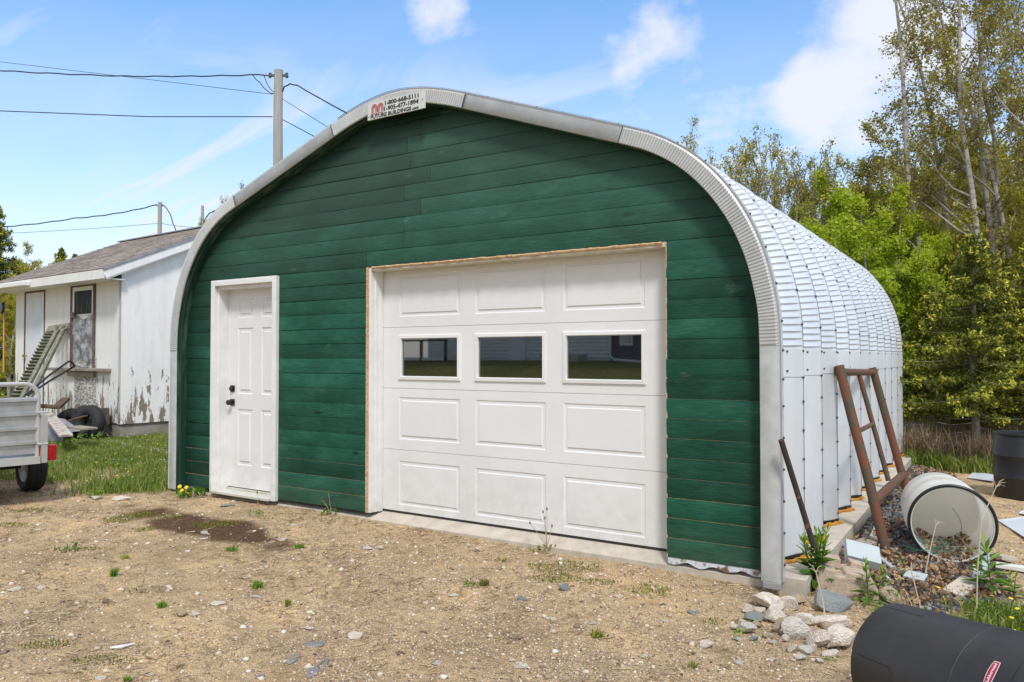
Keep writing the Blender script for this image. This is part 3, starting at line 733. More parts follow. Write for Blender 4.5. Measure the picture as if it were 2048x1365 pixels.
b = MB(); pts = [(-2.70+i*.027, .0+.004*math.sin(i), 2.136+.004*rng.random()) for i in range(100)]; b.tube(pts, [.010+.003*rng.random() for _ in pts], 7); b.build('lintel_foam', M_foamj, gd)
b = MB(); b.box((.0, -.004, .01), (.006, .05, 2.14)); b.build('raw_edge', M_foamj, gd)
b = MB()   # black sheet standing in for the unlit interior behind the panes
b.box((-2.75, .6, .0), (.25, .62, 2.25)); b.build('interior_dark_sheet', M_black, gd)

# ------------------------------------------------------------------ entry door
ed = tag(bpy.data.objects.new('entry_door', None)); col.objects.link(ed); ed.parent = garage; ed.matrix_parent_inverse = garage.matrix_basis.inverted()
b = MB()
for x0, x1, z0, z1 in ((-4.880, -4.822, .0, 2.138), (-3.952, -3.890, -.012, 2.138), (-4.822, -3.952, 2.080, 2.138)):
    b.box((x0, -.040, z0), (x1, .0, z1)); b.box((x0+.010, -.047, z0+.0), (x1-.012, -.0395, z1-(.012 if z1 > 2 else 0)))
b.build('door_casing', M_trimw, ed, bevel=.003)
b = MB(); b.box((-4.836, -.0, .0), (-4.800, .12, 2.08)); b.box((-3.975, -.0, .0), (-3.945, .12, 2.08)); b.box((-4.80, .0, 2.045), (-3.975, .12, 2.081)); b.build('door_jamb', M_trimw, ed, bevel=.002)
b = MB(); x0, x1, z0, z1, y = -4.799, -3.977, .035, 2.044, .115
cols_ = [(-4.645, -4.415), (-4.285, -4.055)]; rows_ = [(.262, .830), (.985, 1.655), (1.760, 1.952)]
hl = [(a, c, d, e) for a, c in cols_ for d, e in rows_]; sheet_with_holes(b, x0, x1, z0, z1, hl, y)
for h in hl: raised_panel(b, *h, y, d=.008, s=.045, s2=.02)
b.add([(x0, y, z0), (x1, y, z0), (x1, y+.03, z0), (x0, y+.03, z0)], [(0, 3, 2, 1)])
b.build('door_leaf', M_white, ed)
M_thr = mat('weathered sill', (.62, .62, .56), .45, .2, col2=(.48, .40, .28), vscale=8, lo=.5, hi=.75)
b = MB(); b.box((-4.83, -.075, -.012), (-3.952, .10, .010)); b.box((-4.799, .098, .0105), (-3.977, .135, .026)); b.build('threshold', M_thr, ed, bevel=.002)
b = MB(); b.box((x0+.01, y+.004, .0262), (x1-.01, y+.02, .0345)); b.build('door_sweep', M_rubber, ed)
b = MB(); cx_, cz = -4.722, 1.035
b.box((cx_-.033, y-.010, cz-.033), (cx_+.033, y-.001, cz+.033)); b.tube([(cx_, y-.010, cz), (cx_, y-.032, cz)], .022, 16); b.build('deadbolt', M_black, ed, bevel=.002)
b = MB(); cz = .895
b.box((cx_-.033, y-.010, cz-.033), (cx_+.033, y-.001, cz+.033)); b.tube([(cx_, y-.010, cz), (cx_, y-.040, cz)], .012, 12); b.tube([(cx_, y-.040, cz), (cx_, y-.045, cz), (cx_, y-.062, cz), (cx_, y-.068, cz)], [.020, .027, .027, .020], 16); b.build('door_knob', M_black, ed)

# ------------------------------------------------------------------ sign on the peak
sg = thing('company_sign', 'white sign with phone numbers and red arch logo at the peak', 'sign', (-2.306, FY-.02, 3.38))
sx0, sx1, sz0, sz1 = -2.628, -1.998, 3.383, 3.527
YS = FY-.018
M_sign = mat('sign white', (.62, .62, .60), .45, var=.05, vscale=8); M_ink = mat('sign ink', (.02, .017, .02), .5); M_red = mat('sign red', (.42, .03, .03), .5)
b = MB(); b.box((sx0, YS, sz0), (sx1, YS+.012, sz1)); b.build('sign_board', M_sign, sg, bevel=.002)
def text(s, x, z, size, y, m, parent, name='lettering', bold=.0, align='LEFT', sx=1., rot=None, W=None):
    cu = bpy.data.curves.new(name, 'FONT'); cu.body = s; cu.size = size; cu.extrude = .0006; cu.offset = bold; cu.align_x = align; cu.resolution_u = 3
    to = bpy.data.objects.new('tmp_text', cu); col.objects.link(to)
    me = bpy.data.meshes.new_from_object(to.evaluated_get(bpy.context.evaluated_depsgraph_get())); bpy.data.objects.remove(to); 
    if W: xs_ = [v.co.x for v in me.vertices]; sx = W/(max(xs_)-min(xs_)); x -= min(xs_)*sx
    Mx = Matrix.Translation((x, y, z)) @ (rot or Euler((R(90), 0, 0)).to_matrix().to_4x4()) @ Matrix.Diagonal((sx, 1, 1, 1))
    me.transform(Mx); me.materials.clear(); me.materials.append(m)
    o = bpy.data.objects.new(name, me); col.objects.link(o)
    if parent is not None: o.parent = parent; o.matrix_parent_inverse = parent.matrix_basis.inverted()
    return o
yt = YS-.0012
text('1-800-668-5111', -2.431, 3.484, .049, yt, M_ink, sg, bold=.0016, W=.366)
text('1-905-477-1894', -2.438, 3.436, .049, yt, M_ink, sg, bold=.0016, W=.373)
text('FUTURE BUILDINGS', -2.592, 3.391, .044, yt, M_ink, sg, bold=.0016, W=.450)
text('.com', -2.136, 3.391, .033, yt, M_ink, sg, bold=.0012, W=.071)
text('Building for the Future', -2.584, 3.4275, .0125, yt, M_red, sg, bold=.0003, W=.135)
b = MB()
for cxx in (-2.548, -2.480):
    for ro, ri in ((.035, .0285), (.0250, .0185), (.0150, .0085)):
        n = 20; vs = []
        for i in range(n+1):
            w = math.pi*i/n
            for r_ in (ro, ri): vs.append((cxx+r_*math.cos(w), yt, 3.472+r_*math.sin(w)*1.15))
        b.add(vs, [(i*2, i*2+2, i*2+3, i*2+1) for i in range(n)])
        for sg_ in (-1, 1):
            a_, c_ = sorted((cxx+sg_*ro, cxx+sg_*ri)); b.add([(a_, yt, 3.440), (c_, yt, 3.440), (c_, yt, 3.472), (a_, yt, 3.472)], [(0, 1, 2, 3)])
b.build('arch_logo', M_red, sg)
b = MB()
for p in ((-2.613, 3.412), (-2.022, 3.459)): b.tube([(p[0], YS, p[1]), (p[0], YS-.004, p[1])], .004, 8)
b.build('screws', M_ink, sg)
# ------------------------------------------------------------------ WHITE SHED
S0 = at(240, 882, 2, -.03); SR = -R(3.79)
s_x = Vector((math.cos(SR), math.sin(SR), 0)); s_y = Vector((-math.sin(SR), math.cos(SR), 0))
shed = thing('old_shed', 'weathered white painted shed with peeling walls and shallow brown roof', 'shed', S0, rz=SR)
bpy.context.view_layer.update()
def sl(px, py, ax='y', val=0.):
    """pixel -> shed coordinates on the plane local ax = val"""
    n = s_y if ax == 'y' else s_x; p = hit(px, py, S0+n*val, n)-S0; return Vector((p.dot(s_x), p.dot(s_y), p.z))
def sbuild(mb, name, m, parent=None, **k):
    o = mb.build(name, m, None, **k); o.parent = parent or shed; return o
def peel_mat(name, paint, under, amt):
    m = mat(name, paint, .7, bump=.3, bscale=50, bdist=.004)
    t = m.node_tree; b = t.nodes['Principled BSDF']; L = t.links.new
    tcn = t.nodes.new('ShaderNodeTexCoord')
    def nz(s, st, d=6):
        q = t.nodes.new('ShaderNodeMapping'); q.inputs['Scale'].default_value = st; L(tcn.outputs['Object'], q.inputs[0])
        x = t.nodes.new('ShaderNodeTexNoise'); x.inputs['Scale'].default_value = s; x.inputs['Detail'].default_value = d; x.inputs['Roughness'].default_value = .7; L(q.outputs[0], x.inputs['Vector']); return x.outputs[0]
    sp = t.nodes.new('ShaderNodeSeparateXYZ'); L(tcn.outputs['Object'], sp.inputs[0])
    hz = t.nodes.new('ShaderNodeMapRange'); L(sp.outputs['Z'], hz.inputs[0]); hz.inputs[1].default_value = 1.9; hz.inputs[2].default_value = .3; hz.inputs[3].default_value = -.08; hz.inputs[4].default_value = amt
    a1 = t.nodes.new('ShaderNodeMath'); a1.operation = 'ADD'; L(nz(9, (1, 1, .28)), a1.inputs[0]); L(hz.outputs[0], a1.inputs[1])
    mr_ = t.nodes.new('ShaderNodeMapRange'); L(a1.outputs[0], mr_.inputs[0]); mr_.inputs[1].default_value = .61; mr_.inputs[2].default_value = .635
    dirt = t.nodes.new('ShaderNodeMapRange'); L(nz(3, (2, 2, .4)), dirt.inputs[0]); dirt.inputs[1].default_value = .45; dirt.inputs[2].default_value = .75; dirt.inputs[4].default_value = .35
    x1 = t.nodes.new('ShaderNodeMix'); x1.data_type = 'RGBA'; L(dirt.outputs[0], x1.inputs['Factor']); x1.inputs['A'].default_value = (*paint, 1); x1.inputs['B'].default_value = (*[c*.6 for c in paint], 1)
    x2 = t.nodes.new('ShaderNodeMix'); x2.data_type = 'RGBA'; L(mr_.outputs[0], x2.inputs['Factor']); L(x1.outputs['Result'], x2.inputs['A']); x2.inputs['B'].default_value = (*under, 1)
    L(x2.outputs['Result'], b.inputs['Base Color']); return m
M_peel = peel_mat('peeling white paint', (.74, .74, .71), (.24, .20, .16), .135)
M_peel2 = peel_mat('peeling white paint gable', (.92, .885, .845), (.26, .21, .16), .125)
M_greyw = mat('grey weathered wood', (.21, .185, .145), .85, col2=(.36, .33, .27), vscale=14, vstretch=(.3, .3, 2), bump=.4, bscale=40)
M_slat = mat('dark mossy wood', (.12, .125, .09), .85, col2=(.26, .26, .19), vscale=14, bump=.4, bscale=40)
M_brownw = mat('brown rotten trim', (.085, .055, .05), .85, col2=(.18, .13, .11), vscale=20)
M_shin = mat('brown shingles', (.155, .125, .105), .9, col2=(.26, .22, .19), vscale=3.5, vstretch=(1, 6, 1), bump=.6, bscale=30, bstretch=(1, 5, 1))
M_found = mat('old foundation', (.24, .21, .17), .95, col2=(.36, .33, .28), vscale=3, bump=.6, bscale=20)
zf = sl(240, 848).z; ze = sl(240, 545).z
E0 = sl(209, 541, 'y', -.35); ex = E0.x
rk = sl(394, 477, 'x', ex); slope = (rk.z-E0.z)/(rk.y-E0.y)
def on_roof(px, py):
    """pixel -> roof plane, shed coordinates"""
    nrm_l = Vector((0, -slope, 1)); n = s_x*nrm_l.x + s_y*nrm_l.y + Vector((0, 0, 1)); p0 = S0+s_x*E0.x+s_y*E0.y+Vector((0, 0, E0.z))
    p = hit(px, py, p0, n)-S0; return Vector((p.dot(s_x), p.dot(s_y), p.z))
rdg = on_roof(385, 464); lft = on_roof(197, 503)
RY = min(max(rdg.y, 2.2), 4.6); LX = min(lft.x, -4.2)
print('SHED', S0, 'zf', zf, 'ze', ze, 'E0', E0, 'slope', slope, 'ridge', rdg, 'left', lft)
rz_ = E0.z + slope*(RY-E0.y)
BY = 2*RY+.0
x0 = LX+.25
b = MB(); b.box((x0, 0, zf), (-.001, .1, ze)); 
for xx in (-1.22, -2.44, -3.66): b.box((xx-.003, -.002, zf), (xx+.003, .001, ze))
b.v = [tuple(v) for v in b.v]; sbuild(b, 'front_wall', M_peel)
b = MB(); zr = lambda y: E0.z-.03+slope*(y-E0.y) if y <= RY else E0.z-.03+slope*(2*RY-y-E0.y)
ys = [0, RY, BY]; 
b.add([(.001, 0, zf-.01), (.001, BY, zf-.01), (.001, BY, zr(BY)), (.001, RY, zr(RY)), (.001, 0, zr(0))], [(0, 1, 2, 3, 4)])
b.add([(-.09, 0, zf-.01), (-.09, BY, zf-.01), (-.09, BY, zr(BY)), (-.09, RY, zr(RY)), (-.09, 0, zr(0))], [(4, 3, 2, 1, 0)]); b.add([(.001, 0, zf-.01), (.001, 0, zr(0)), (-.09, 0, zr(0)), (-.09, 0, zf-.01)], [(0, 1, 2, 3)])
for yy in (1.22, 2.44): b.box((.0, yy-.003, zf), (.0035, yy+.003, zr(yy)-.05))
sbuild(b, 'gable_wall', M_peel2)
b = MB(); b.box((x0, BY-.1, zf), (-.1, BY, ze)); b.box((x0, .1, zf), (x0+.1, BY-.1, ze)); sbuild(b, 'back_wall', M_peel)
b = MB(); b.box((x0-.02, .02, -.4), (-.03, BY-.05, zf-.004)); sbuild(b, 'foundation', M_found)
b = MB(); ex2 = LX; th = .035
for sgn in (1,):
    b.add([(ex, E0.y, E0.z), (ex2, E0.y, E0.z), (ex2, RY, rz_), (ex, RY, rz_), (ex, E0.y, E0.z+th), (ex2, E0.y, E0.z+th), (ex2, RY, rz_+th), (ex, RY, rz_+th),
           (ex, 2*RY-E0.y, E0.z), (ex2, 2*RY-E0.y, E0.z), (ex, 2*RY-E0.y, E0.z+th), (ex2, 2*RY-E0.y, E0.z+th)],
          [(0, 1, 2, 3), (4, 7, 6, 5), (0, 4, 5, 1), (0, 3, 7, 4), (1, 5, 6, 2), (3, 2, 9, 8), (7, 10, 11, 6), (8, 9, 11, 10), (3, 8, 10, 7), (2, 6, 11, 9)])
# shingle courses
L = math.hypot(RY-E0.y, rz_-E0.z); nc = int(L/.14)
for k in range(nc):
    f0, f1 = k/nc, (k+1)/nc; y0_, y1_ = E0.y+(RY-E0.y)*f0, E0.y+(RY-E0.y)*f1; z0_, z1_ = E0.z+(rz_-E0.z)*f0+th, E0.z+(rz_-E0.z)*f1+th
    x = ex2
    while x < ex:
        w = min(.32, ex-x); t_ = .007+.006*rng.random()
        b.add([(x+.003, y0_-.01, z0_+t_), (x+w-.003, y0_-.01, z0_+t_), (x+w-.003, y1_, z1_+.002), (x+.003, y1_, z1_+.002), (x+.003, y0_-.01, z0_), (x+w-.003, y0_-.01, z0_)], [(0, 1, 2, 3), (4, 5, 1, 0)], 0, rng.random()); x += w
M_shin2 = mat('brown shingles tinted', (.21, .17, .14), .9, col2=(.34, .29, .25), vscale=9, tint=(.72, 1.25))
sbuild(b, 'roof', M_shin2)
M_cap = mat('grey metal ridge cap', (.36, .37, .38), .6, .2, var=.3, vscale=6)
b = MB(); b.bar((ex2, RY-.02, rz_+th+.002), (ex+.01, RY-.02, rz_+th+.002), .16, .02); sbuild(b, 'ridge_cap', M_cap)
b = MB(); b.box((ex2, E0.y-.02, E0.z-.13), (ex-.002, E0.y+.005, E0.z+.02)); sbuild(b, 'fascia', M_peel)
b = MB(); b.box((ex2, E0.y+.006, E0.z-.13), (ex-.03, -.003, E0.z-.115)); sbuild(b, 'soffit', M_peel)
b = MB(); d = Vector((0, RY-E0.y, rz_-E0.z)).normalized()
b.bar((ex-.012, E0.y, E0.z-.055), (ex-.012, RY, rz_-.055), .024, .15); sbuild(b, 'rake_board', M_peel2)
b = MB(); b.bar((ex+.006, E0.y-.03, E0.z+.016), (ex+.006, RY, rz_+.016), .02, .035); sbuild(b, 'drip_edge', M_cap)
b = MB(); b.bar((ex-.02, E0.y+.04, E0.z-.135), (ex-.02, RY, rz_-.135), .02, .02)
b.add([(ex-.03, E0.y+.02, E0.z-.13), (ex-.03, RY, rz_-.13), (.002, RY, rz_-.13), (.002, E0.y+.02, E0.z-.13)], [(0, 1, 2, 3)]); sbuild(b, 'rake_soffit', M_peel2)
b = MB(); q = on_roof(30, 560); b.box((ex2, E0.y-.14, E0.z-.10), (sl(57, 570, 'y', -.4).x, E0.y-.022, E0.z-.02)); sbuild(b, 'gutter', M_trimw, bevel=.01)
# door
d0 = sl(51, 600); d1 = sl(90, 600); dt = sl(70, 586).z
b = MB(); b.box((d0.x+.05, -.012, zf), (d1.x-.01, -.003, dt)); 
for i in range(2):
    for (u, v) in ((.80, .93), (.42, .76), (.08, .38)):
        xa = d0.x+.14+i*.36; b.box((xa, -.016, zf+(dt-zf)*u), (xa+.25, -.0118, zf+(dt-zf)*v))
M_door2 = mat('pale blue white door', (.62, .65, .70), .5, var=.06, vscale=3)
dd = sbuild(b, 'shed_door', M_door2, bevel=.002)
b = MB(); b.box((d0.x, -.02, zf), (d0.x+.05, -.001, dt+.03)); b.box((d1.x-.01, -.016, zf), (d1.x+.012, -.001, dt+.03)); b.box((d0.x+.05, -.018, dt), (d1.x-.01, -.001, dt+.03)); sbuild(b, 'door_trim', M_brownw)
k_ = sl(51.5, 712); M_brass = mat('brass', (.45, .30, .08), .3, .9)
b = MB(); b.tube([(k_.x+.06, -.012, k_.z), (k_.x+.06, -.05, k_.z), (k_.x+.06, -.055, k_.z), (k_.x+.06, -.085, k_.z)], [.012, .012, .028, .022], 12); sbuild(b, 'door_handle', M_brass, dd)
# window
w0 = sl(144, 600).x; w1 = sl(192, 600).x; wt = sl(168, 566).z; wb = sl(168, 735).z; mid_ = sl(168, 628).z
b = MB()
b.box((w0, -.03, wb), (w0+.07, -.001, wt)); b.box((w1-.055, -.03, wb), (w1, -.001, wt)); b.box((w0+.07, -.03, wt-.07), (w1-.055, -.001, wt))
wf = sbuild(b, 'window_frame', M_brownw)
b = MB(); a0, a1 = w0+.07, w1-.055
b.box((a0, -.022, mid_), (a0+.06, -.002, wt-.07)); b.box((a1-.05, -.022, mid_), (a1, -.002, wt-.07)); b.box((a0+.06, -.022, wt-.14), (a1-.05, -.002, wt-.07)); sbuild(b, 'sash', M_trimw, wf)
b = MB(); b.box((a0+.06, -.012, mid_), (a1-.05, -.004, wt-.14)); sbuild(b, 'upper_pane', mat('dim window glass', (.012, .011, .010), .35, ior=1.12, col2=(.07, .06, .05), vscale=8, vstretch=(1, 1, .2), lo=.5, hi=.7), wf)
M_plas = mat('torn plastic sheet', (.34, .35, .37), .35, col2=(.10, .105, .11), vscale=6, bump=1, bscale=9, bdist=.04, lo=.42, hi=.6)
b = MB(); nx_, nz_ = 14, 26; vs = []
for j in range(nz_+1):
    for i in range(nx_+1):
        u, v = i/nx_, j/nz_; zt = mid_ - .07*math.sin(u*math.pi) + .03*math.sin(u*9)
        vs.append((a0+(a1-a0)*u, -.014+.020*noise.noise((u*4, v*7, 2)), wb+(zt-wb)*v))
b.add(vs, [(j*(nx_+1)+i, j*(nx_+1)+i+1, (j+1)*(nx_+1)+i+1, (j+1)*(nx_+1)+i) for j in range(nz_) for i in range(nx_)]); sbuild(b, 'plastic_cover', M_plas, wf, smooth=True)
b = MB()
for px, py in ((150, 630), (143, 652), (142, 664), (150, 735)):
    p = sl(px, py); 
    for k in range(4): b.box((p.x-.04+rng.uniform(-.02, .02), -.05, p.z-.05+k*.02), (p.x+.03+rng.uniform(-.02, .03), -.03, p.z-.03+k*.025))
sbuild(b, 'torn_rag', mat('rag', (.13, .10, .10), .9, col2=(.3, .27, .26), vscale=30), wf)
la, lb = sl(106, 737), sl(223, 741)
b = MB(); b.box((la.x, -.12, la.z-.035), (lb.x, -.002, la.z+.015)); sbuild(b, 'window_ledge', M_greyw, bevel=.004)
p0, p1 = sl(141, 745), sl(193, 752)
b = MB(); b.box((p0.x, -.06, p1.z-.02), (p1.x, -.002, la.z-.036)); sbuild(b, 'ledge_bracket', M_greyw)
M_flake = mat('flaking board', (.60, .60, .57), .8, col2=(.27, .25, .22), vscale=12, vstretch=(1, 1, 2.4), lo=.46, hi=.52)
p0, p1 = sl(150, 752), sl(192, 815); b = MB(); b.box((p0.x, -.010, p1.z), (p1.x, -.002, p1.z+(p1-p0).length*.9)); sbuild(b, 'flaked_panel', M_flake)
# scraped arrow-like marks on the wall are left to the paint
# broom / black headed tool against the wall
sc_ = thing('black_scoop', 'black round headed scoop with an orange handle standing against the shed wall', 'shovel', S0 + s_x*sl(8, 700).x - s_y*.14, rz=SR)
s_world = False
def lp(px, py, off): p = sl(px, py, 'y', off); return p
def rel(p, o): q = S0 + s_x*p.x + s_y*p.y + Vector((0, 0, p.z)) - o.location; return Vector((q.dot(s_x), q.dot(s_y), q.z))
b = MB(); a = rel(lp(8, 626, -.15), sc_); c = rel(lp(7, 745, -.2), sc_); b.tube([a, c], .016, 10); b.build('handle', mat('orange handle', (.52, .24, .07), .5), sc_)
b = MB(); c_ = rel(lp(5, 617, -.15), sc_); Mx = Matrix.Translation(c_) @ Euler((R(90), 0, R(0))).to_matrix().to_4x4() @ Matrix.Diagonal((.62, 1, 1, 1))
b.lathe([(0, .03), (.10, .028), (.135, .0), (.14, -.012), (.13, -.004), (.10, .015), (0, .02)], 28, M=Mx); b.build('head', M_black, sc_, smooth=True)
s_world = True
# grey crate left of the door
gc = sl(2, 800); b = MB(); o_ = S0 + s_x*gc.x - s_y*.35
for k in range(6): b.box((-.35, -.18, k*.105), (.12, .18, k*.105+.09))
b.box((-.30, -.15, 0), (-.26, .15, .62)); b.box((.06, -.15, 0), (.10, .15, .62))
o = b.build('wooden_crate', M_greyw); o.location = (o_.x, o_.y, float(hgt(o_.x, o_.y))); o.rotation_euler = (0, 0, SR); tag(o, 'brown wooden crate standing at the left end of the shed wall', 'crate')

# ------------------------------------------------------------------ things leaning and lying by the shed
def shed_pt(px, py, off): p = sl(px, py, 'y', off); return S0 + s_x*p.x + s_y*p.y + Vector((0, 0, p.z))
def tworld(name, label, cat, p, group=None): return thing(name, label, cat, (p.x, p.y, p.z), group)
sb = tworld('slatted_shutter', 'long grey wooden slatted shutter leaning on the shed wall behind the trailer', 'shutter', shed_pt(50, 850, -1.1))
A = shed_pt(118, 655, -.12); B = shed_pt(42, 800, -1.0); ax = (A-B).normalized(); sd_ = Vector(s_y*-1) ; wv = (s_x*.8+Vector((0,0,-.35))).normalized(); wv = (wv-ax*wv.dot(ax)).normalized(); nv = ax.cross(wv)
b = MB(); b.bar(B+wv*.0, A+wv*.0, .07, .05, up=nv); b.build('stile', M_slat, sb)
b = MB(); b.bar(B+wv*.16, A+wv*.12, .07, .05, up=nv); b.build('stile', M_slat, sb)
b = MB(); b.bar(A-ax*.02-wv*.22, A-ax*.02+wv*.20, .16, .05, up=nv); b.build('top_rail', M_slat, sb, bevel=.01)
Ln = (A-B).length; ns = 21
for k in range(ns):
    b = MB(); p = B+ax*(Ln*(k+.5)/ns*.93); b.bar(p-wv*.20-nv*.02, p-wv*.03+nv*.02, .075, .016, up=ax); b.build('slat', M_slat, sb)
# black handle hoop
hp = tworld('black_handlebar', 'bent black tube handle resting between the trailer and the shed window ledge', 'handle', shed_pt(110, 860, -.9))
Q = [shed_pt(52, 790, -1.4), shed_pt(100, 750, -.9), shed_pt(135, 725, -.35), shed_pt(140, 722.5, -.28), shed_pt(146, 727, -.2), shed_pt(149, 733, -.18), shed_pt(140, 738, -.2), shed_pt(100, 762, -.8), shed_pt(56, 791, -1.4)]
b = MB(); b.tube(Q, .017, 10); b.build('tube', mat('black paint', (.02, .022, .026), .4), hp, smooth=True)
def torus(mb, c, R_, r, M, n=32, m=12, mi=0, flat=1.):
    vs = []; fs = []
    for i in range(n):
        a = 2*math.pi*i/n
        for j in range(m):
            w = 2*math.pi*j/m; vs.append(((R_+r*math.cos(w))*math.cos(a), (R_+r*math.cos(w))*math.sin(a), r*math.sin(w)*flat))
    for i in range(n):
        for j in range(m): fs.append((i*m+j, ((i+1) % n)*m+j, ((i+1) % n)*m+(j+1) % m, i*m+(j+1) % m))
    mb.add(vs, fs, mi, .5, M)
M_tyre = mat('tyre rubber', (.018, .018, .019), .75, bump=.5, bscale=60)
for lab, px, py, off, R_, tilt in (('black tyre leaning upright on the shed wall, middle of the junk pile', 158, 838, -.25, .20, 70), ('rust stained tyre at the right end of the junk pile', 178, 842, -.38, .21, 78), ('small dark tyre half hidden behind the grey rag', 136, 846, -.30, .18, 60)):
    p = shed_pt(px, py, off); z = float(hgt(p.x, p.y)); b = MB()
    torus(b, None, R_, .095, Matrix.Identity(4), flat=1.1)
    o = b.build('old_tyre', M_tyre, smooth=True); o.location = (p.x, p.y, z+R_*math.sin(R(tilt))+.08); o.rotation_euler = (R(tilt), 0, R(rng.uniform(-30, 20))); tag(o, lab, 'tyre', 'tyres dumped by the shed')
M_wpl = mat('white flaked plank', (.50, .47, .43), .85, col2=(.30, .22, .17), vscale=16, vstretch=(1, 1, 1), lo=.48, hi=.58)
M_dkw = mat('dark old timber', (.075, .052, .036), .9, col2=(.16, .115, .08), vscale=20)
def plank_thing(label, a, c, w, t, m, name='plank', cat='board', up=(0, 0, 1), group='boards in the junk pile'):
    a, c = Vector(a), Vector(c); mid = (a+c)/2; b = MB(); b.bar(a-mid, c-mid, w, t, up=up); o = b.build(name, m, bevel=.004); o.location = mid; return tag(o, label, cat, group)
plank_thing('pale flaking plank slanting down from the grey rag to the grass', shed_pt(96, 828, -.7), shed_pt(132, 872, -1.5), .17, .03, M_wpl)
plank_thing('dark beam lying on top of the junk pile beside the trailer', shed_pt(78, 812, -.6), shed_pt(118, 815, -.45), .10, .06, M_dkw)
plank_thing('dark short board propped up at an angle against the shed wall', shed_pt(112, 816, -.5), shed_pt(132, 798, -.15), .13, .05, M_dkw)
plank_thing('greyish square board end at the foundation corner of the shed', shed_pt(199, 833, -.1), shed_pt(216, 833, -.1)-Vector((0, 0, .0)), .05, .28, M_dkw)
plank_thing('thin brown board across the front of the tyres', shed_pt(138, 842, -.75), shed_pt(172, 832, -.6), .10, .025, M_dkw)
plank_thing('flat tan board lying on the ground in front of the tyres', shed_pt(146, 854, -1.0), shed_pt(180, 858, -1.0), .22, .03, M_greyw)
plank_thing('brown board end sticking out beside the trailer wheel', shed_pt(88, 870, -.9), shed_pt(100, 862, -.7), .08, .04, mat('orange brown wood', (.20, .09, .04), .8))
# rag
p = shed_pt(126, 838, -.65); b = MB(); n = 18; vs = []
for j in range(n):
    for i in range(n):
        u, v = i/(n-1)-.5, j/(n-1)-.5; r2 = u*u+v*v
        vs.append((u*.62+.05*noise.noise((u*3, v*3, 0)), v*.5, .30*math.exp(-r2*6)+.07*noise.noise((u*5, v*5, 4))))
b.add(vs, [(j*n+i, j*n+i+1, (j+1)*n+i+1, (j+1)*n+i) for j in range(n-1) for i in range(n-1)])
o = b.build('grey_rag', mat('grey cloth', (.36, .34, .38), .8, col2=(.18, .17, .19), vscale=6), smooth=True); o.location = (p.x, p.y, float(hgt(p.x, p.y))+.08); o.rotation_euler = (R(22), 0, 0); tag(o, 'crumpled pale grey cloth draped over the junk pile', 'cloth')
# white pipe in the grass
a = g(215, 886); c = g(336, 909); b = MB(); pts = [a.lerp(c, t)+Vector((0, 0, .02+.008*math.sin(t*9))) for t in [i/10 for i in range(11)]]; b.tube([q-a for q in pts], .026, 10); o = b.build('white_pipe', mat('peeling pipe', (.62, .60, .53), .6, var=.35, vscale=14), smooth=True); o.location = a; tag(o, 'long thin white pipe lying in the grass beside the shed', 'pipe')

# ------------------------------------------------------------------ TRAILER
W = g(62, 981); HF = R(80); tf = Vector((-math.sin(HF), math.cos(HF), 0)); tl_ = Vector((-math.cos(HF), -math.sin(HF), 0)); tr_ = -tl_
M_galv = mat('galvanised steel', (.50, .51, .51), .42, .6, col2=(.38, .39, .39), vscale=7, bump=.06, bscale=20)
M_galvb = mat('galvanised tube', (.62, .62, .60), .38, .5, var=.12, vscale=10)
tk = at(79, 860, 2, 0)
# tailgate plane: through the point 0.95 m behind the axle
T0 = W - tf*.95
def tp(px, py): return hit(px, py, T0, tf)
rt = tp(79, 850); rt.z = 0                                    # right edge foot of the tailgate
tgz0, tgz1, tgzp = tp(79, 913).z, tp(70, 768).z, tp(70, 800).z
TW = 1.45
trl = thing('utility_trailer', 'galvanised utility trailer with ribbed tailgate and red tail light', 'trailer', (W.x, W.y, W.z))
def tpt(l, f, z): q = rt + tl_*l + tf*f; return Vector((q.x, q.y, z))
gate = MB(); rw = .022
pts = [tpt(.015, 0, tgz0), tpt(.015, 0, tgz1-.12)]
for i in range(1, 7): w = i/6*math.pi/2; pts.append(tpt(.015+.12*(1-math.cos(w)), 0, tgz1-.12+.12*math.sin(w)))
for i in range(7): w = i/6*math.pi/2; pts.append(tpt(TW-.135+.12*math.sin(w), 0, tgz1-.12+.12*math.cos(w)))
pts.append(tpt(TW-.015, 0, tgz0)); gate.tube(pts, rw, 10); gate.build('tailgate_frame', M_galvb, trl, smooth=True)
b = MB(); hh = tgzp-tgz0; vs = []; prof_ = []
nb = 4
for k in range(nb):
    z = tgz0+.03+hh*k/nb; s_ = hh/nb
    prof_ += [(z, 0), (z+s_*.62, 0), (z+s_*.70, -.028), (z+s_*.88, -.028), (z+s_*.96, 0)]
prof_.append((tgzp, 0)); m_ = len(prof_)
for l in (.03, TW-.03): vs += [tuple(tpt(l, dy-.0, z)) for z, dy in prof_]
b.add(vs, [(i, m_+i, m_+i+1, i+1) for i in range(m_-1)]); b.build('tailgate_panel', M_galv, trl)
b = MB(); b.bar(tpt(.0, -.01, tgz0-.03), tpt(TW, -.01, tgz0-.03), .06, .07); b.build('rear_sill', M_galvb, trl)
b = MB(); b.bar(tpt(-.03, -.02, tgz0-.06), tpt(-.03, -.02, tgz1-.30), .05, .05); b.build('corner_post', M_galvb, trl)
b = MB(); b.bar(tpt(.0, .03, tgz0-.03), tpt(.0, 2.3, tgz0-.03), .05, .07); b.bar(tpt(TW, .03, tgz0-.03), tpt(TW, 2.3, tgz0-.03), .05, .07); b.bar(tpt(.0, 2.3, tgz0-.03), tpt(TW, 2.3, tgz0-.03), .05, .07); b.build('bed_frame', M_galvb, trl)
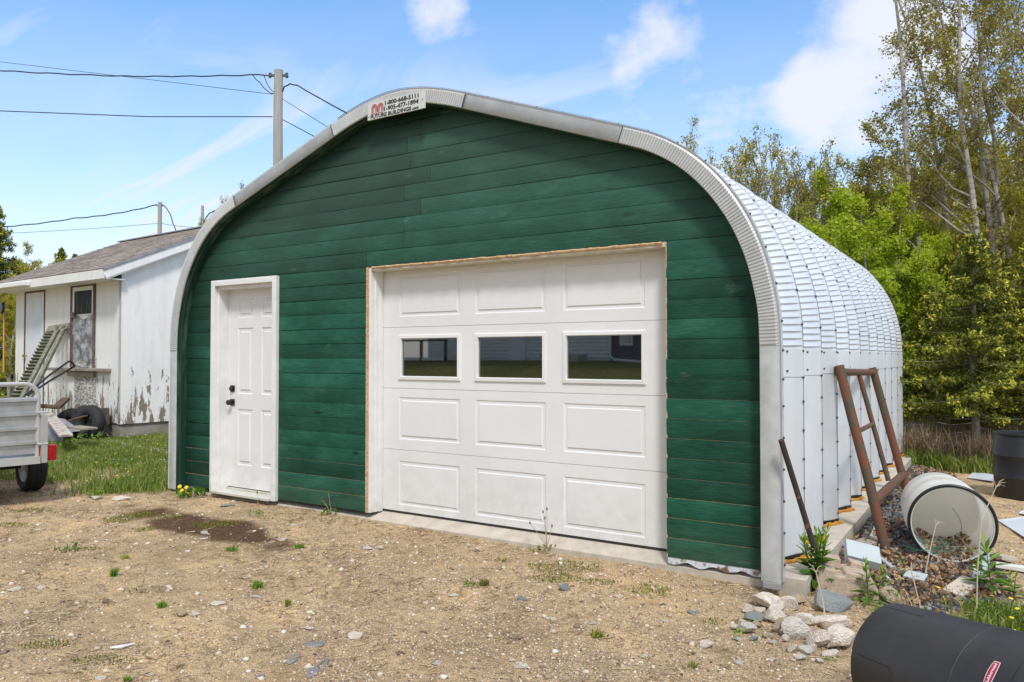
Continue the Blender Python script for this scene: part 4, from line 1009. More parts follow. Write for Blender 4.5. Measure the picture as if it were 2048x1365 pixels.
b = MB(); q = [tpt(.03, .03, tgz0), tpt(TW-.03, .03, tgz0), tpt(TW-.03, 2.28, tgz0), tpt(.03, 2.28, tgz0)]; b.add([tuple(v) for v in q], [(0, 1, 2, 3)]); b.build('bed_floor', M_galv, trl)
for l in (.0, TW):
    b = MB(); b.bar(tpt(l, .03, tgz0+.17), tpt(l, 2.3, tgz0+.17), .012, .33); b.build('side_panel', M_galv, trl)
b = MB(); b.bar(tpt(.03, 2.3, tgz0+.17), tpt(TW-.03, 2.3, tgz0+.17), .012, .33); b.build('front_panel', M_galv, trl)
wc = Vector((W.x, W.y, W.z+.27)) - tl_*.0
b = MB(); b.tube([wc+tl_*.10, wc+tl_*(TW+.2)], .028, 10); b.build('axle', M_black, trl)
b = MB(); b.bar(tpt(.1, .6, tgz0-.07)-Vector((0,0,.05)), tpt(.1, 1.35, tgz0-.07)-Vector((0,0,.05)), .05, .03); b.bar(wc+tl_*.18, tpt(.1, .95, tgz0-.03), .04, .04); b.build('leaf_spring', M_black, trl)
b = MB(); b.bar(tpt(TW/2, 2.3, tgz0-.05), tpt(TW/2, 3.5, tgz0-.05), .07, .07); b.build('drawbar', M_galvb, trl)
Mw = Matrix((tf, Vector((0, 0, 1)), tl_)).transposed().to_4x4()       # wheel axis along trailer left
for side, c in ((0, wc), (1, wc+tl_*(TW+.28))):
    sgn = 1 if side == 0 else -1
    Mq = Matrix.Translation(c) @ Mw @ Matrix.Diagonal((1, 1, sgn, 1))
    b = MB(); b.lathe([(.175, -.07), (.19, -.085), (.235, -.09), (.258, -.078), (.270, -.055), (.2715, -.02), (.266, -.018), (.266, -.012), (.272, -.010), (.272, .010), (.266, .012), (.266, .018), (.2715, .02), (.270, .055), (.258, .078), (.235, .09), (.19, .085), (.175, .07)], 56, M=Mq)
    wh = b.build('wheel', M_tyre, trl, smooth=True)
    b = MB(); b.lathe([(.178, .072), (.172, .078), (.160, .055), (.150, .02), (.08, .005), (.05, .012), (.0, .012)], 40, M=Mq); b.lathe([(.178, -.072), (.172, -.078), (.160, -.045), (.0, -.03)], 40, M=Mq); r_ = b.build('rim', M_galvb, None, smooth=True); r_.parent = wh; r_.matrix_parent_inverse = Matrix()
M_red2 = mat('red lens', (.35, .008, .008), .18, ior=1.5); M_grey2 = mat('lamp housing', (.30, .30, .30), .5)
lc = tp(93, 906)
b = MB(); b.box((-.085, -.02, -.075), (.085, .02, .075), M=Matrix.Translation(lc) @ Matrix((tr_, tf, Vector((0, 0, 1)))).transposed().to_4x4()); tlmp = b.build('tail_light', M_red2, trl, bevel=.012)
b = MB(); b.lathe([(0, .026), (.045, .026), (.052, .020), (.045, .022), (0, .022)], 24, M=Matrix.Translation(lc) @ Matrix((tr_, Vector((0, 0, 1)), -tf)).transposed().to_4x4()); o = b.build('reflector', M_red2, None, smooth=True); o.parent = tlmp; o.matrix_parent_inverse = Matrix()
b = MB(); b.box((-.09, .018, -.085), (.095, .045, .060), M=Matrix.Translation(lc) @ Matrix((tr_, tf, Vector((0, 0, 1)))).transposed().to_4x4()); b.build('light_bracket', M_galvb, trl)
for z in (tgz0+.12, tgz0+.42):
    b = MB(); p = tpt(-.01, -.04, z); b.tube([p-tr_*.04, p+tr_*.05], .012, 8); b.build('gate_latch', M_galvb, trl)
# white cover bulging above the tailgate
b = MB(); n = 20; vs = []; cc = tpt(.75, .55, tgzp-.12)
for j in range(n):
    for i in range(n):
        u, v = i/(n-1)-.5, j/(n-1)-.5; q = cc + tl_*(u*1.15) + tf*(v*.8); e = max(abs(u), abs(v))*2
        vs.append((q.x, q.y, q.z + .22*(1-e**6)*(.85+.3*noise.noise((u*3, v*3, 7)))))
b.add(vs, [(j*n+i, j*n+i+1, (j+1)*n+i+1, (j+1)*n+i) for j in range(n-1) for i in range(n-1)]); o = b.build('white_cover', mat('white tarp', (.66, .68, .70), .5), smooth=True); tag(o, 'white plastic cover bulging above the trailer tailgate', 'cover')

# ------------------------------------------------------------------ POLES AND WIRES
M_pole = mat('grey utility pole', (.30, .28, .25), .9, col2=(.44, .42, .39), vscale=10, vstretch=(3, 3, .12), bump=.5, bscale=30, bstretch=(3, 3, .1))
M_wire = mat('black cable', (.02, .02, .022), .5)
def pole(name, label, px, depth, pytop, r0, r1):
    top = atd(px, depth, pytop); z0 = float(hgt(top.x, top.y)); t = thing(name, label, 'pole', (top.x, top.y, z0), 'utility poles and posts'); t['top'] = 1; del t['top']
    b = MB(); n = 10; b.tube([(top.x+.01*math.sin(i*2), top.y, z0-.3+(top.z-z0+.3)*i/n) for i in range(n+1)], [r0+(r1-r0)*i/n for i in range(n+1)], 18); b.build('post', M_pole, t, smooth=True); return t, top
p1, t1 = pole('utility_pole', 'tall grey wooden utility pole rising behind the left roof slope of the garage', 557, 20, 141, .15, .112)
p2, t2 = pole('utility_pole', 'distant weathered service pole standing behind the shed roof', 320, 45, 405, .15, .115)
p3, t3 = pole('utility_pole', 'thin bare post between the shed roof and the garage arch', 405, 38, 412, .085, .07)
def hardware(t, top, dz, s=1.):
    b = MB(); q = top+Vector((0, 0, dz)); b.bar(q-RGT*.22*s, q+RGT*.24*s, .05*s, .06*s); b.build('bracket', M_bolt, t)
    for k in (-1, 1):
        b = MB(); b.tube([q+RGT*k*.22*s+Vector((0, 0, j*.04*s-.06*s)) for j in range(4)], [.03*s, .05*s, .03*s, .045*s], 8); b.build('insulator', mat('insulator', (.10, .09, .09), .3), t)
hardware(p1, t1, -.14); hardware(p2, t2, -.2, .8)
def cable(label, pts, r, sag=0, name='overhead_wire', wig=0, group='overhead wires'):
    P_ = [Vector(p) for p in pts]; o0 = P_[0]; out_ = []
    for i in range(len(P_)-1):
        n = 14
        for k in range(n+(i == len(P_)-2)):
            u = k/n; q = P_[i].lerp(P_[i+1], u); q.z -= sag*4*u*(1-u); q.z += wig*math.sin((i*n+k)*1.9); out_.append(q-o0)
    b = MB(); b.tube(out_, r, 5); o = b.build(name, M_wire, smooth=True); o.location = o0; return tag(o, label, 'wire', group)
D = 20
def w(px, py, d): return atd(px, d, py)
cable('thick twisted service wire running left from the top of the tall pole', [w(-60, 138, 20.5), w(250, 153, 20.5), w(520, 150, 20), w(549, 150, 20)], .018, .02, wig=.012)
cable('thin wire sloping down to the left side of the tall pole', [w(-60, 117, 26), w(545, 189, 20)], .008)
cable('lower single wire meeting the tall pole at mid height', [w(-60, 220, 20.5), w(300, 234, 20.5), w(545, 234, 20)], .014, .0)
cable('looping jumper wire left of the tall pole top', [w(505, 150, 20), w(520, 165, 20), w(535, 182, 20), w(548, 187, 20)], .012, .03)
cable('short jumper wire close to the tall pole top', [w(528, 150, 20), w(535, 170, 20), w(549, 186, 20)], .010, .02)
cable('thick service cable dropping right from the tall pole to the garage roof', [w(565, 184, 20), w(568, 174, 19.9), w(580, 168, 19.7), w(595, 171, 19.4), w(640, 197, 18), w(720, 240, 15)], .018, .01)
cable('thin wire dropping right from the tall pole, second of three', [w(564, 198, 20), w(690, 276, 15)], .008)
cable('lowest wire dropping right from the tall pole behind the roof', [w(566, 240, 20), w(660, 290, 16)], .012)
cable('twisted wire running left from the distant service pole', [w(-60, 457, 46), w(150, 437, 45.5), w(314, 410, 45)], .035, .12, wig=.02)
cable('curved cable hanging down right of the distant service pole', [w(323, 410, 45), w(338, 425, 45), w(346, 448, 44), w(354, 472, 43)], .03, -.1)
cable('hair thin far wire low in the sky above the shed', [w(-60, 470, 60), w(320, 447, 60)], .018, .1)
cable('hair thin far wire right of the distant service pole', [w(322, 447, 60), w(405, 455, 60)], .018, .1)
cable('arched cable between the thin bare post and the garage roof', [w(407, 448, 38), w(413, 435, 38), w(424, 425, 37.5), w(440, 421, 37)], .03, -.05)
# ------------------------------------------------------------------ THINGS RIGHT OF THE GARAGE
M_rust = mat('rusty steel pipe', (.17, .058, .028), .78, .1, col2=(.085, .07, .045), vscale=11, vstretch=(1, 1, .6), lo=.42, hi=.58, bump=.4, bscale=60, detail=10)
M_rustb = mat('dark rusty rod', (.045, .030, .022), .8, .1, col2=(.24, .10, .05), vscale=16, lo=.56, hi=.66)
def gz(x, y): return float(hgt(x, y))
fr = thing('rusty_pipe_frame', 'rusty brown ladder-like pipe frame leaning on the corrugated wall', 'frame', (1.15, 1.56, gz(1.15, 1.56)))
TL, TRt = Vector((.815, 1.74, 1.265)), Vector((.815, 3.69, 1.23)); BL = Vector((1.166, 1.555, -.15)); dn = (BL-TL)
BR = at(1808, 964, 0, 1.085); BR = TRt + (BR-TRt)*1.06
b = MB(); b.tube([TL-dn*.015, TL+dn*.3, TL+dn*.6+Vector((.006, 0, 0)), BL], .038, 14); b.build('rail', M_rust, fr, smooth=True)
b = MB(); b.tube([TRt-(BR-TRt)*.015, TRt.lerp(BR, .5), BR], .038, 14); b.build('rail', M_rust, fr, smooth=True)
b = MB(); b.tube([TL+Vector((0, .03, -.03)), TRt+Vector((0, -.03, -.03))], .032, 14); b.build('top_bar', M_rust, fr, smooth=True)
c0 = TL+dn*.735; c1 = at(1808, 948, 0, 1.07)
b = MB(); b.tube([c0, c1], .040, 14); b.build('bottom_bar', M_rust, fr, smooth=True)
t0 = at(1718, 748, 0, .822); t1 = at(1777, 962, 0, 1.06)
b = MB(); b.tube([t0, t1], .022, 10); b.build('thin_rail', M_rust, fr, smooth=True)
m0 = TL+dn*.36; m1 = t0.lerp(t1, .475)
b = MB(); b.tube([m0, m1], .020, 10); b.build('rung', M_rust, fr, smooth=True)
b = MB(); b.tube([c0+Vector((.03, .02, -.02)), c0+Vector((.04, .03, -.14))], .014, 8); b.build('weld_lug', M_rust, fr)
b = MB(); a = at(1562, 880, 0, .80); c = Vector((.935, -.02, gz(.935, -.02))); c = at(1628, 1095, 0, .95)
b.tube([a-a, (c-a)*.5+Vector((.0, .0, .004)), c-a], .017, 10); o = b.build('rusty_rod', M_rustb, smooth=True); o.location = a; tag(o, 'thin dark rusty rod leaning against the first rib of the metal wall', 'rod')

# white barrel lying open
M_wb = mat('white barrel plastic', (.90, .90, .88), .42, col2=(.80, .79, .75), vscale=4)
M_in = mat('barrel inside', (.88, .86, .78), .6, col2=(.80, .77, .68), vscale=6)
def lying(cf, cb):
    """matrix with local z running from the back centre to the front centre"""
    z = (cf-cb).normalized(); x = Vector((0, 0, 1)).cross(z).normalized(); y = z.cross(x)
    M = Matrix((x, y, z)).transposed().to_4x4(); M.translation = cb; return M, (cf-cb).length
for mm in (M_wb, M_in):       # the plastic lets daylight through
    t_ = mm.node_tree; pb_ = t_.nodes['Principled BSDF']; tl2 = t_.nodes.new('ShaderNodeBsdfTranslucent'); tl2.inputs[0].default_value = (.92, .89, .82, 1); mx_ = t_.nodes.new('ShaderNodeMixShader'); mx_.inputs[0].default_value = .38 if mm is M_wb else .3
    t_.links.new(pb_.outputs[0], mx_.inputs[1]); t_.links.new(tl2.outputs[0], mx_.inputs[2]); t_.links.new(mx_.outputs[0], t_.nodes['Material Output'].inputs[0])
zg = gz(1.6, 1.8)
cf = atd(1904, 5.60, 1042); cb = atd(1872, 6.42, 1004); cf.z = zg+.290; cb.z = zg+.285
wbr = thing('white_barrel', 'white plastic barrel lying on its side with a black rim and open end', 'barrel', (cf.x, cf.y, zg), 'plastic barrels')
M_, L_ = lying(cf, cb)
b = MB(); b.lathe([(0, .01), (.2, .0), (.255, .02), (.272, .06), (.278, L_*.30), (.284, L_*.32), (.284, L_*.35), (.279, L_*.37), (.281, L_*.62), (.288, L_*.64), (.288, L_*.67), (.281, L_*.69), (.281, L_-.06), (.279, L_-.012)], 64, M=M_)
b.build('body', M_wb, wbr, smooth=True)
b = MB(); b.lathe([(.268, .30), (.266, .28), (.24, .262), (0, .26)], 64, M=M_); b.build('inner_wall', M_in, wbr, smooth=True)
b = MB(); torus(b, None, .283, .0125, M_ @ Matrix.Translation((0, 0, L_)), n=72, m=12); b.build('rim', M_black, wbr, smooth=True)
b = MB(); b.lathe([(.272, L_+.006), (.266, L_+.004), (.264, L_-.012), (.271, L_-.014)], 64, M=M_); b.build('lip', M_wb, wbr, smooth=True)
# upright black barrel
M_bb = mat('black barrel plastic', (.018, .019, .021), .42, bump=.08, bscale=50)
q = atd(2046, 8.25); zq = gz(q.x, q.y)
ub = thing('black_barrel', 'black open-topped plastic barrel standing upright at the right edge', 'barrel', (q.x, q.y, zq), 'plastic barrels')
H_ = .70; Mq = Matrix.Translation((q.x, q.y, zq))
b = MB(); b.lathe([(0, .0), (.27, .0), (.282, .02), (.287, .22), (.291, .228), (.287, .236), (.292, .45), (.296, .458), (.292, .466), (.285, .62), (.272, .655), (.268, H_-.02)], 56, M=Mq); b.build('body', M_bb, ub, smooth=True)
b = MB(); b.lathe([(.268, H_-.03), (.282, H_-.022), (.284, H_-.004), (.274, H_), (.262, H_-.004), (.258, H_-.03), (.262, .1), (0, .05)], 56, M=Mq); b.build('rim', M_bb, ub, smooth=True)
# foreground black bin lying down
bx = thing('black_bin', 'big black plastic bin lying on its side in the near right corner', 'bin', (1.6, -1.4, gz(1.6, -1.4)))
ab = R(69); dirb = (RGT*math.cos(ab) - Vector((FWD.x, FWD.y, 0)).normalized()*math.sin(ab)).normalized()
cb = atd(1772.5, 3.084); cb.z = gz(cb.x, cb.y)+.23; Lb = .72; cf = cb+dirb*Lb; cf.z = gz(cf.x, cf.y)+.275
M_, L_ = lying(cf, cb); M_bin = mat('black bin plastic', (.024, .023, .023), .50, col2=(.050, .046, .041), vscale=3.5, lo=.45, hi=.8, bump=.25, bscale=420, bdist=.0012)
def binr(h): return .222 + (.268-.222)*h/L_
def bin_body():
    n = 128; hs = [0, .004, .014, .03, .05] + [.07+.0135*i for i in range(int((L_-.08)/.0135))]
    vs = []; fs = []
    for h in hs:
        for k in range(n):
            w = 2*math.pi*k/n; r = binr(h)
            if h < .03: r = r-.020*(1-h/.03)**2
            # hand grip recesses pressed in from the base end
            for w0 in (R(-128), R(-62), R(0), R(62), R(118), R(180)):
                dw = abs((w-w0+math.pi) % (2*math.pi)-math.pi)*r
                r -= .020*(1-min(1, max(0, (dw-.055)/.010)))*(1-min(1, max(0, (h-.20)/.014)))
            if .445 < h < .472: r += .0015
            vs.append((r*math.cos(w), r*math.sin(w), h))
    m = len(hs)
    for i in range(m-1):
        for k in range(n): fs.append((i*n+k, i*n+(k+1) % n, (i+1)*n+(k+1) % n, (i+1)*n+k))
    fs.append(tuple(range(n))[::-1])
    bb_ = MB(); bb_.add(vs, fs, M=M_); return bb_.build('body', M_bin, bx, smooth=True)
bin_body()
b = MB(); torus(b, None, binr(.459)+.0005, .0018, M_ @ Matrix.Translation((0, 0, .459)), n=96, m=6); b.build('mould_line', mat('mould line', (.06, .055, .04), .5), bx)
b = MB(); b.lathe([(binr(L_-.05), L_-.06), (binr(L_)+.004, L_-.055), (binr(L_)+.016, L_-.045), (binr(L_)+.020, L_-.02), (binr(L_)+.014, L_), (binr(L_)-.002, L_+.002), (binr(L_)-.008, L_-.01), (binr(L_)-.01, L_-.06), (.222, .02), (0, .015)], 96, M=M_); b.build('rim', M_bin, bx, smooth=True)
# red badge with white lettering wrapped on the bin
def on_bin(w, h, d): r = binr(h)+d; return M_ @ Vector((r*math.cos(w), r*math.sin(w), h))
def cam_angle(px, py):
    best = None
    for i in range(720):
        w = math.pi*2*i/720
        for h in (.50, .53, .56, .59, .62):
            p = on_bin(w, h, 0); d = p-CAM; z = d.dot(FWD); x = CX+F_PX*d.dot(RGT)/z; y = CY-F_PX*d.dot(UP)/z; e = (x-px)**2+(y-py)**2 + z*30
            if best is None or e < best[0]: best = (e, w, h)
    return best[1:]
wB, hB = cam_angle(1977, 1345)
M_badge = mat('red badge', (.38, .02, .05), .35); M_bw = mat('badge white', (.75, .72, .72), .4)
def badge(w_, h_, d, m, name):
    """lens shaped badge: long side runs round the bin"""
    n = 14; vs = []; r0 = binr(hB)
    for i in range(n+1):
        u = i/n*2-1; hw = h_/2*(.72+.28*(1-u*u)); 
        for v in (-1, 0, 1): vs.append(on_bin(wB+u*w_/2/r0, hB+v*hw, d))
    b = MB(); b.add(vs, [(i*3+j, (i+1)*3+j, (i+1)*3+j+1, i*3+j+1) for i in range(n) for j in (0, 1)]); return b.build(name, m, bx)
badge(.090, .030, .0020, M_bw, 'badge_edge'); badge(.085, .0255, .0026, M_badge, 'badge')
def wrap_text(s_, size, W_):
    cu = bpy.data.curves.new('badge_lettering', 'FONT'); cu.body = s_; cu.size = size; cu.offset = .0003; cu.align_x = 'CENTER'; cu.align_y = 'CENTER'; cu.resolution_u = 2
    to = bpy.data.objects.new('tmp_text', cu); col.objects.link(to); me = bpy.data.meshes.new_from_object(to.evaluated_get(bpy.context.evaluated_depsgraph_get())); bpy.data.objects.remove(to)
    xs_ = [v.co.x for v in me.vertices]; sc = W_/(max(xs_)-min(xs_)); r0 = binr(hB)
    for v in me.vertices: x, y = v.co.x*sc, v.co.y; v.co = on_bin(wB+TXS*x/r0, hB+TYS*y, .0032)
    me.materials.clear(); me.materials.append(M_bw); o = bpy.data.objects.new('badge_lettering', me); col.objects.link(o); o.parent = bx; o.matrix_parent_inverse = bx.matrix_basis.inverted()
# lettering climbs from the lower left to the upper right as in the photo
pa, pb = on_bin(wB-.1, hB, 0), on_bin(wB+.1, hB, 0); TXS = 1 if pb.z > pa.z else -1; TYS = -1
wrap_text('Rubbermaid', .014, .072)

# white metal sheets lying on the ground
def gsheet(label, pix, t=.006, lift=.012):
    P_ = [g(x, y, -.13) for x, y in pix]; o0 = P_[0]; b = MB(); n = len(P_); zt = max(gz(p.x, p.y) for p in P_)+lift
    vs = [(p.x-o0.x, p.y-o0.y, zt+.02*(i % 2)-o0.z) for i, p in enumerate(P_)]; vs += [(x, y, z-t) for x, y, z in vs]
    b.add(vs, [tuple(range(n)), tuple(range(2*n-1, n-1, -1))]+[(i, n+i, n+(i+1) % n, (i+1) % n) for i in range(n)]); o = b.build('metal_sheet', mat('white sheet', (.66, .70, .74), .45, .1, var=.1, vscale=5)); o.location = o0; tag(o, label, 'metal sheet', 'loose sheets on the gravel')
gsheet('small white sheet with screw holes lying left of the upright black barrel', [(1934, 958), (1985, 968), (2010, 948), (1957, 940)])
gsheet('pale blue white sheet lying on gravel right of the white barrel', [(1995, 1043), (2075, 1100), (2100, 1052), (2048, 1040)])
gsheet('corner of a pale sheet at the right edge below the black barrel', [(2036, 1030), (2080, 1042), (2090, 1028), (2052, 1024)])

# stump beyond the slab
sp_ = atd(1827, 11.2); zs_ = gz(sp_.x, sp_.y); b = MB(); n = 40; vs = []; hs_ = [0, .06, .16, .30, .42, .47]
for j, h in enumerate(hs_):
    for k in range(n):
        w_ = 2*math.pi*k/n; r = .20*(1.28-.5*min(1, h/.25)+.06*math.sin(w_*5)+.05*noise.noise((math.cos(w_)*3, math.sin(w_)*3, h*4)))
        vs.append((r*math.cos(w_), r*math.sin(w_), h+.012*noise.noise((k, j, 1))))
fs = [(j*n+k, j*n+(k+1) % n, (j+1)*n+(k+1) % n, (j+1)*n+k) for j in range(len(hs_)-1) for k in range(n)]+[tuple((len(hs_)-1)*n+k for k in range(n))]
b.add(vs, fs); o = b.build('tree_stump', mat('grey stump', (.20, .15, .125), .95, col2=(.38, .34, .31), vscale=10, vstretch=(1, 1, .35), bump=1, bscale=18, bdist=.03), smooth=True); o.location = (sp_.x, sp_.y, zs_); tag(o, 'short grey weathered stump beyond the far end of the slab', 'stump')

# ------------------------------------------------------------------ rocks
def rock_mesh(name, seed, flat=.6, cuts=7, mats=None, sub=3):
    r = random.Random(seed); bm = bmesh.new(); bmesh.ops.create_icosphere(bm, subdivisions=sub, radius=1)
    pl = []
    for _ in range(cuts):
        n = Vector((r.gauss(0, 1), r.gauss(0, 1), r.gauss(0, 1))).normalized(); pl.append((n, r.uniform(.45, .75)))
    for v in bm.verts:
        p = v.co.copy()
        for n, d in pl:
            e = p.dot(n)-d
            if e > 0: p -= n*e*.98
        p += p.normalized()*(.05*noise.noise(p*2.2+Vector((seed, 0, 0)))+.025*noise.noise(p*7+Vector((seed, 3, 0))))
        v.co = Vector((p.x, p.y, p.z*flat))
    me = bpy.data.meshes.new(name); bm.to_mesh(me); bm.free(); me.polygons.foreach_set('use_smooth', [True]*len(me.polygons)); me.set_sharp_from_angle(angle=R(28))
    if mats: me.materials.append(mats)
    a_ = me.attributes.new('tint', 'FLOAT', 'FACE'); a_.data.foreach_set('value', [.5]*len(me.polygons))
    return me
M_rk = [mat('pale rock', (.86, .77, .65), .9, col2=(.58, .49, .40), vscale=3, bump=.7, bscale=9, bdist=.04, detail=10),
        mat('tan rock', (.58, .46, .31), .9, col2=(.42, .33, .23), vscale=2.5, bump=.7, bscale=9, bdist=.04),
        mat('blue grey slate', (.36, .40, .40), .8, col2=(.42, .44, .42), vscale=2.2, vstretch=(1, 4, 1), bump=.8, bscale=5, bstretch=(1, 6, 3), bdist=.05),
        mat('grey rock', (.50, .47, .42), .9, col2=(.68, .62, .54), vscale=3, bump=.7, bscale=8, bdist=.04)]
def rock(label, px, py, w_px, h_px, m=0, flat=None, rot=None, group='rocks in the small pile', name='rock', deep=.8, tilt=0., dz=0.):
    """w_px by h_px is its outline in the photo, (px, py) its foot"""
    p = g(px, py, -.1); d = (p-CAM).dot(FWD); w_ = w_px/F_PX*d/2*1.12; h_ = h_px/F_PX*d/2*1.08
    me = rock_mesh(name, hash_(label), 1., 11, M_rk[m]); o = bpy.data.objects.new(name, me); col.objects.link(o)
    o.scale = (w_, w_*deep, max(.006, h_*1.02)); q = p + Vector((FWD.x, FWD.y, 0))*w_*deep*.55
    o.location = (q.x, q.y, gz(q.x, q.y)+h_*.72+dz); o.rotation_euler = (0, tilt, YAW + (rot or 0)); return tag(o, label, 'rock', group)
def hash_(s_): return sum((i+1)*ord(c) for i, c in enumerate(s_)) % 9973
rock('large pale rough rock at the back of the pile, topmost', 1541, 1222, 74, 34, 0)
rock('pale rounded rock right behind the topmost pale rock', 1582, 1222, 50, 32, 0)
rock('tan angular rock at the upper right of the pile', 1600, 1210, 34, 18, 1)
rock('white knobbly rock in the middle of the pile', 1552, 1247, 44, 40, 0)
rock('small pale rock at the far left of the pile', 1497, 1228, 30, 22, 0)
rock('flat bluish rock left of the white knobbly rock', 1517, 1245, 46, 20, 2)
rock('grey squat rock at the left front of the pile', 1496, 1270, 38, 24, 3)
rock('small tan rock between the grey squat rock and the bluish one', 1515, 1256, 26, 16, 1)
rock('long tan slab tipped over in the front centre of the pile', 1556, 1270, 24, 38, 1, tilt=.5)
rock('largest front rock, pale grey with a dark shadow under it', 1597, 1281, 60, 46, 3, tilt=-.2)
rock('brownish rock above the largest front rock', 1594, 1246, 34, 16, 1)
rock('sharp pale wedge rock behind the largest front rock', 1620, 1252, 60, 22, 0)
rock('pale pitted rock right of the largest front rock', 1640, 1300, 50, 50, 0)
rock('broad pale rock half hidden behind the black bin', 1690, 1304, 80, 58, 0)
rock('flat pale stone just behind the black bin', 1668, 1258, 90, 24, 0)
rock('small upright cream stone at the foot of the pile', 1583, 1306, 18, 20, 0)
rock('low grey stone in front of the pitted rock', 1610, 1308, 40, 16, 3)
rock('small brown stone at the left foot of the pile', 1536, 1278, 26, 14, 1)
rock('tiny pale stone left of the grey squat rock', 1470, 1262, 22, 14, 0)
rock('tiny blue stone at the left foot of the pile', 1508, 1283, 24, 10, 2)
for lab_, px_0, py_0, w_0, h_0, m_0 in (('cream chip at the back left of the pile', 1518, 1212, 22, 14, 0), ('pale wedge between the topmost and left rocks', 1520, 1228, 24, 18, 0), ('grey pebble under the tipped tan slab', 1546, 1290, 18, 10, 3), ('cream cobble between the largest rock and tipped slab', 1573, 1286, 22, 18, 0),
        ('pale cobble right of the small upright cream stone', 1625, 1306, 26, 18, 0), ('flat cream stone at the right foot of the pile', 1664, 1316, 36, 16, 0), ('tan cobble on top near the right end', 1655, 1262, 26, 18, 1), ('white chip in front of the white knobbly rock', 1565, 1252, 18, 10, 0), ('cream stone on the left skirt of the pile', 1485, 1250, 20, 12, 0),
        ('grey chip on the left skirt of the pile', 1478, 1284, 18, 8, 3), ('pale stone at the very front of the pile', 1604, 1322, 24, 12, 0), ('small cream stone right of the very front stone', 1640, 1328, 18, 10, 0)): rock(lab_, px_0, py_0, w_0, h_0, m_0)
rock('big rounded blue grey slate lying in front of the concrete block', 1668, 1226, 92, 46, 2, group='rocks beside the block', deep=.55, tilt=.22)
rock('pinkish rock right of the concrete block among the weeds', 1790, 1213, 54, 38, 1, group='rocks beside the block')
# stones strewn over the yard: every one can be pointed at
yard = [(1000+0, 0, 0, 0, 0, '')][:0] + [
 (1413, 1297, 34, 22, 0, 'round pale stone left of the rock pile in open gravel'), (1386, 1228, 26, 12, 2, 'small bluish stone in open gravel right of centre'),
 (1131, 1182, 30, 22, 2, 'flat grey slate chip below the mossy patch'), (1044, 1202, 24, 12, 2, 'dark blue pebble left of the grey slate chip'),
 (706, 1278, 40, 20, 0, 'pale pinkish flat stone in the lower middle of the yard'), (735, 1101, 20, 14, 3, 'grey stone of a pair in front of the left end of the slab'),
 (757, 1100, 20, 12, 0, 'pale stone of a pair in front of the left end of the slab'), (1043, 1338, 30, 16, 0, 'pale stone near the bottom edge right of centre'),
 (1025, 1325, 14, 14, 0, 'small white stone near the bottom edge'), (566, 1010, 26, 14, 0, 'flat pale stone in front of the entry door sill'),
 (452, 1014, 30, 8, 2, 'flat bluish stone left of the entry door sill'), (240, 1002, 44, 14, 0, 'long flat pale stone at the edge of the grass'),
 (192, 982, 30, 12, 0, 'pale stone in the grass edge behind the trailer wheel'), (190, 1000, 26, 12, 0, 'second pale stone at the grass edge, nearer the viewer'),
 (562, 1082, 26, 8, 0, 'flat white stone on the gravel below the soil patch'), (544, 1086, 16, 8, 1, 'small tan stone beside the flat white stone'),
 (408, 1068, 18, 10, 3, 'grey pebble at the front edge of the dark soil'), (406, 1080, 14, 8, 0, 'white pebble at the front edge of the dark soil'),
 (588, 1052, 18, 6, 0, 'white chip lying on the dark soil'), (504, 1043, 14, 5, 2, 'bluish chip lying on the dark soil'),
 (360, 1236, 24, 20, 1, 'brown stone in the left yard'), (386, 1233, 26, 12, 0, 'pale stone beside the brown stone in the left yard'),
 (436, 1212, 34, 14, 0, 'pinkish pale stone in the left yard'), (28, 1183, 28, 14, 0, 'pale stone near the left edge of the picture'),
 (80, 1178, 22, 10, 0, 'second pale stone near the left edge of the picture'), (510, 1196, 20, 10, 0, 'pale stone near the green tuft in the left yard'),
 (615, 1260, 24, 10, 0, 'pale stone up from the dark shards'), (905, 1195, 22, 12, 0, 'small pale stone in the centre of the yard'),
 (912, 1140, 28, 12, 1, 'tan flat stone up the centre of the yard'), (1235, 1196, 22, 10, 0, 'pale stone below the mossy fringe at right'),
 (1103, 1240, 22, 10, 0, 'whitish stone in the centre right of the yard'), (300, 1352, 16, 10, 0, 'white pebble near the bottom left'), (200, 1358, 26, 10, 0, 'pale flat pebble at the bottom left edge'),
 (958, 1098, 16, 7, 0, 'tiny pale stone close to the slab'), (1186, 1250, 20, 10, 3, 'grey pebble right of the centre'), (1330, 1245, 20, 9, 0, 'pale pebble in the gravel right'),
 (872, 1330, 24, 10, 3, 'grey flat pebble near the bottom centre'), (1290, 1318, 26, 12, 0, 'pale pebble near the bottom right of centre'), (1480, 1330, 22, 12, 3, 'grey stone below the rock pile'), (1545, 1322, 22, 12, 0, 'white stone below the rock pile')]
for px, py, w_, h_, m, lab in yard: rock(lab, px, py, w_, h_*.72, m, dz=-.004, group='stones strewn on the yard', name='stone', deep=.7)
M_shard = mat('dark slate shard', (.15, .15, .155), .8, col2=(.26, .25, .24), vscale=5)
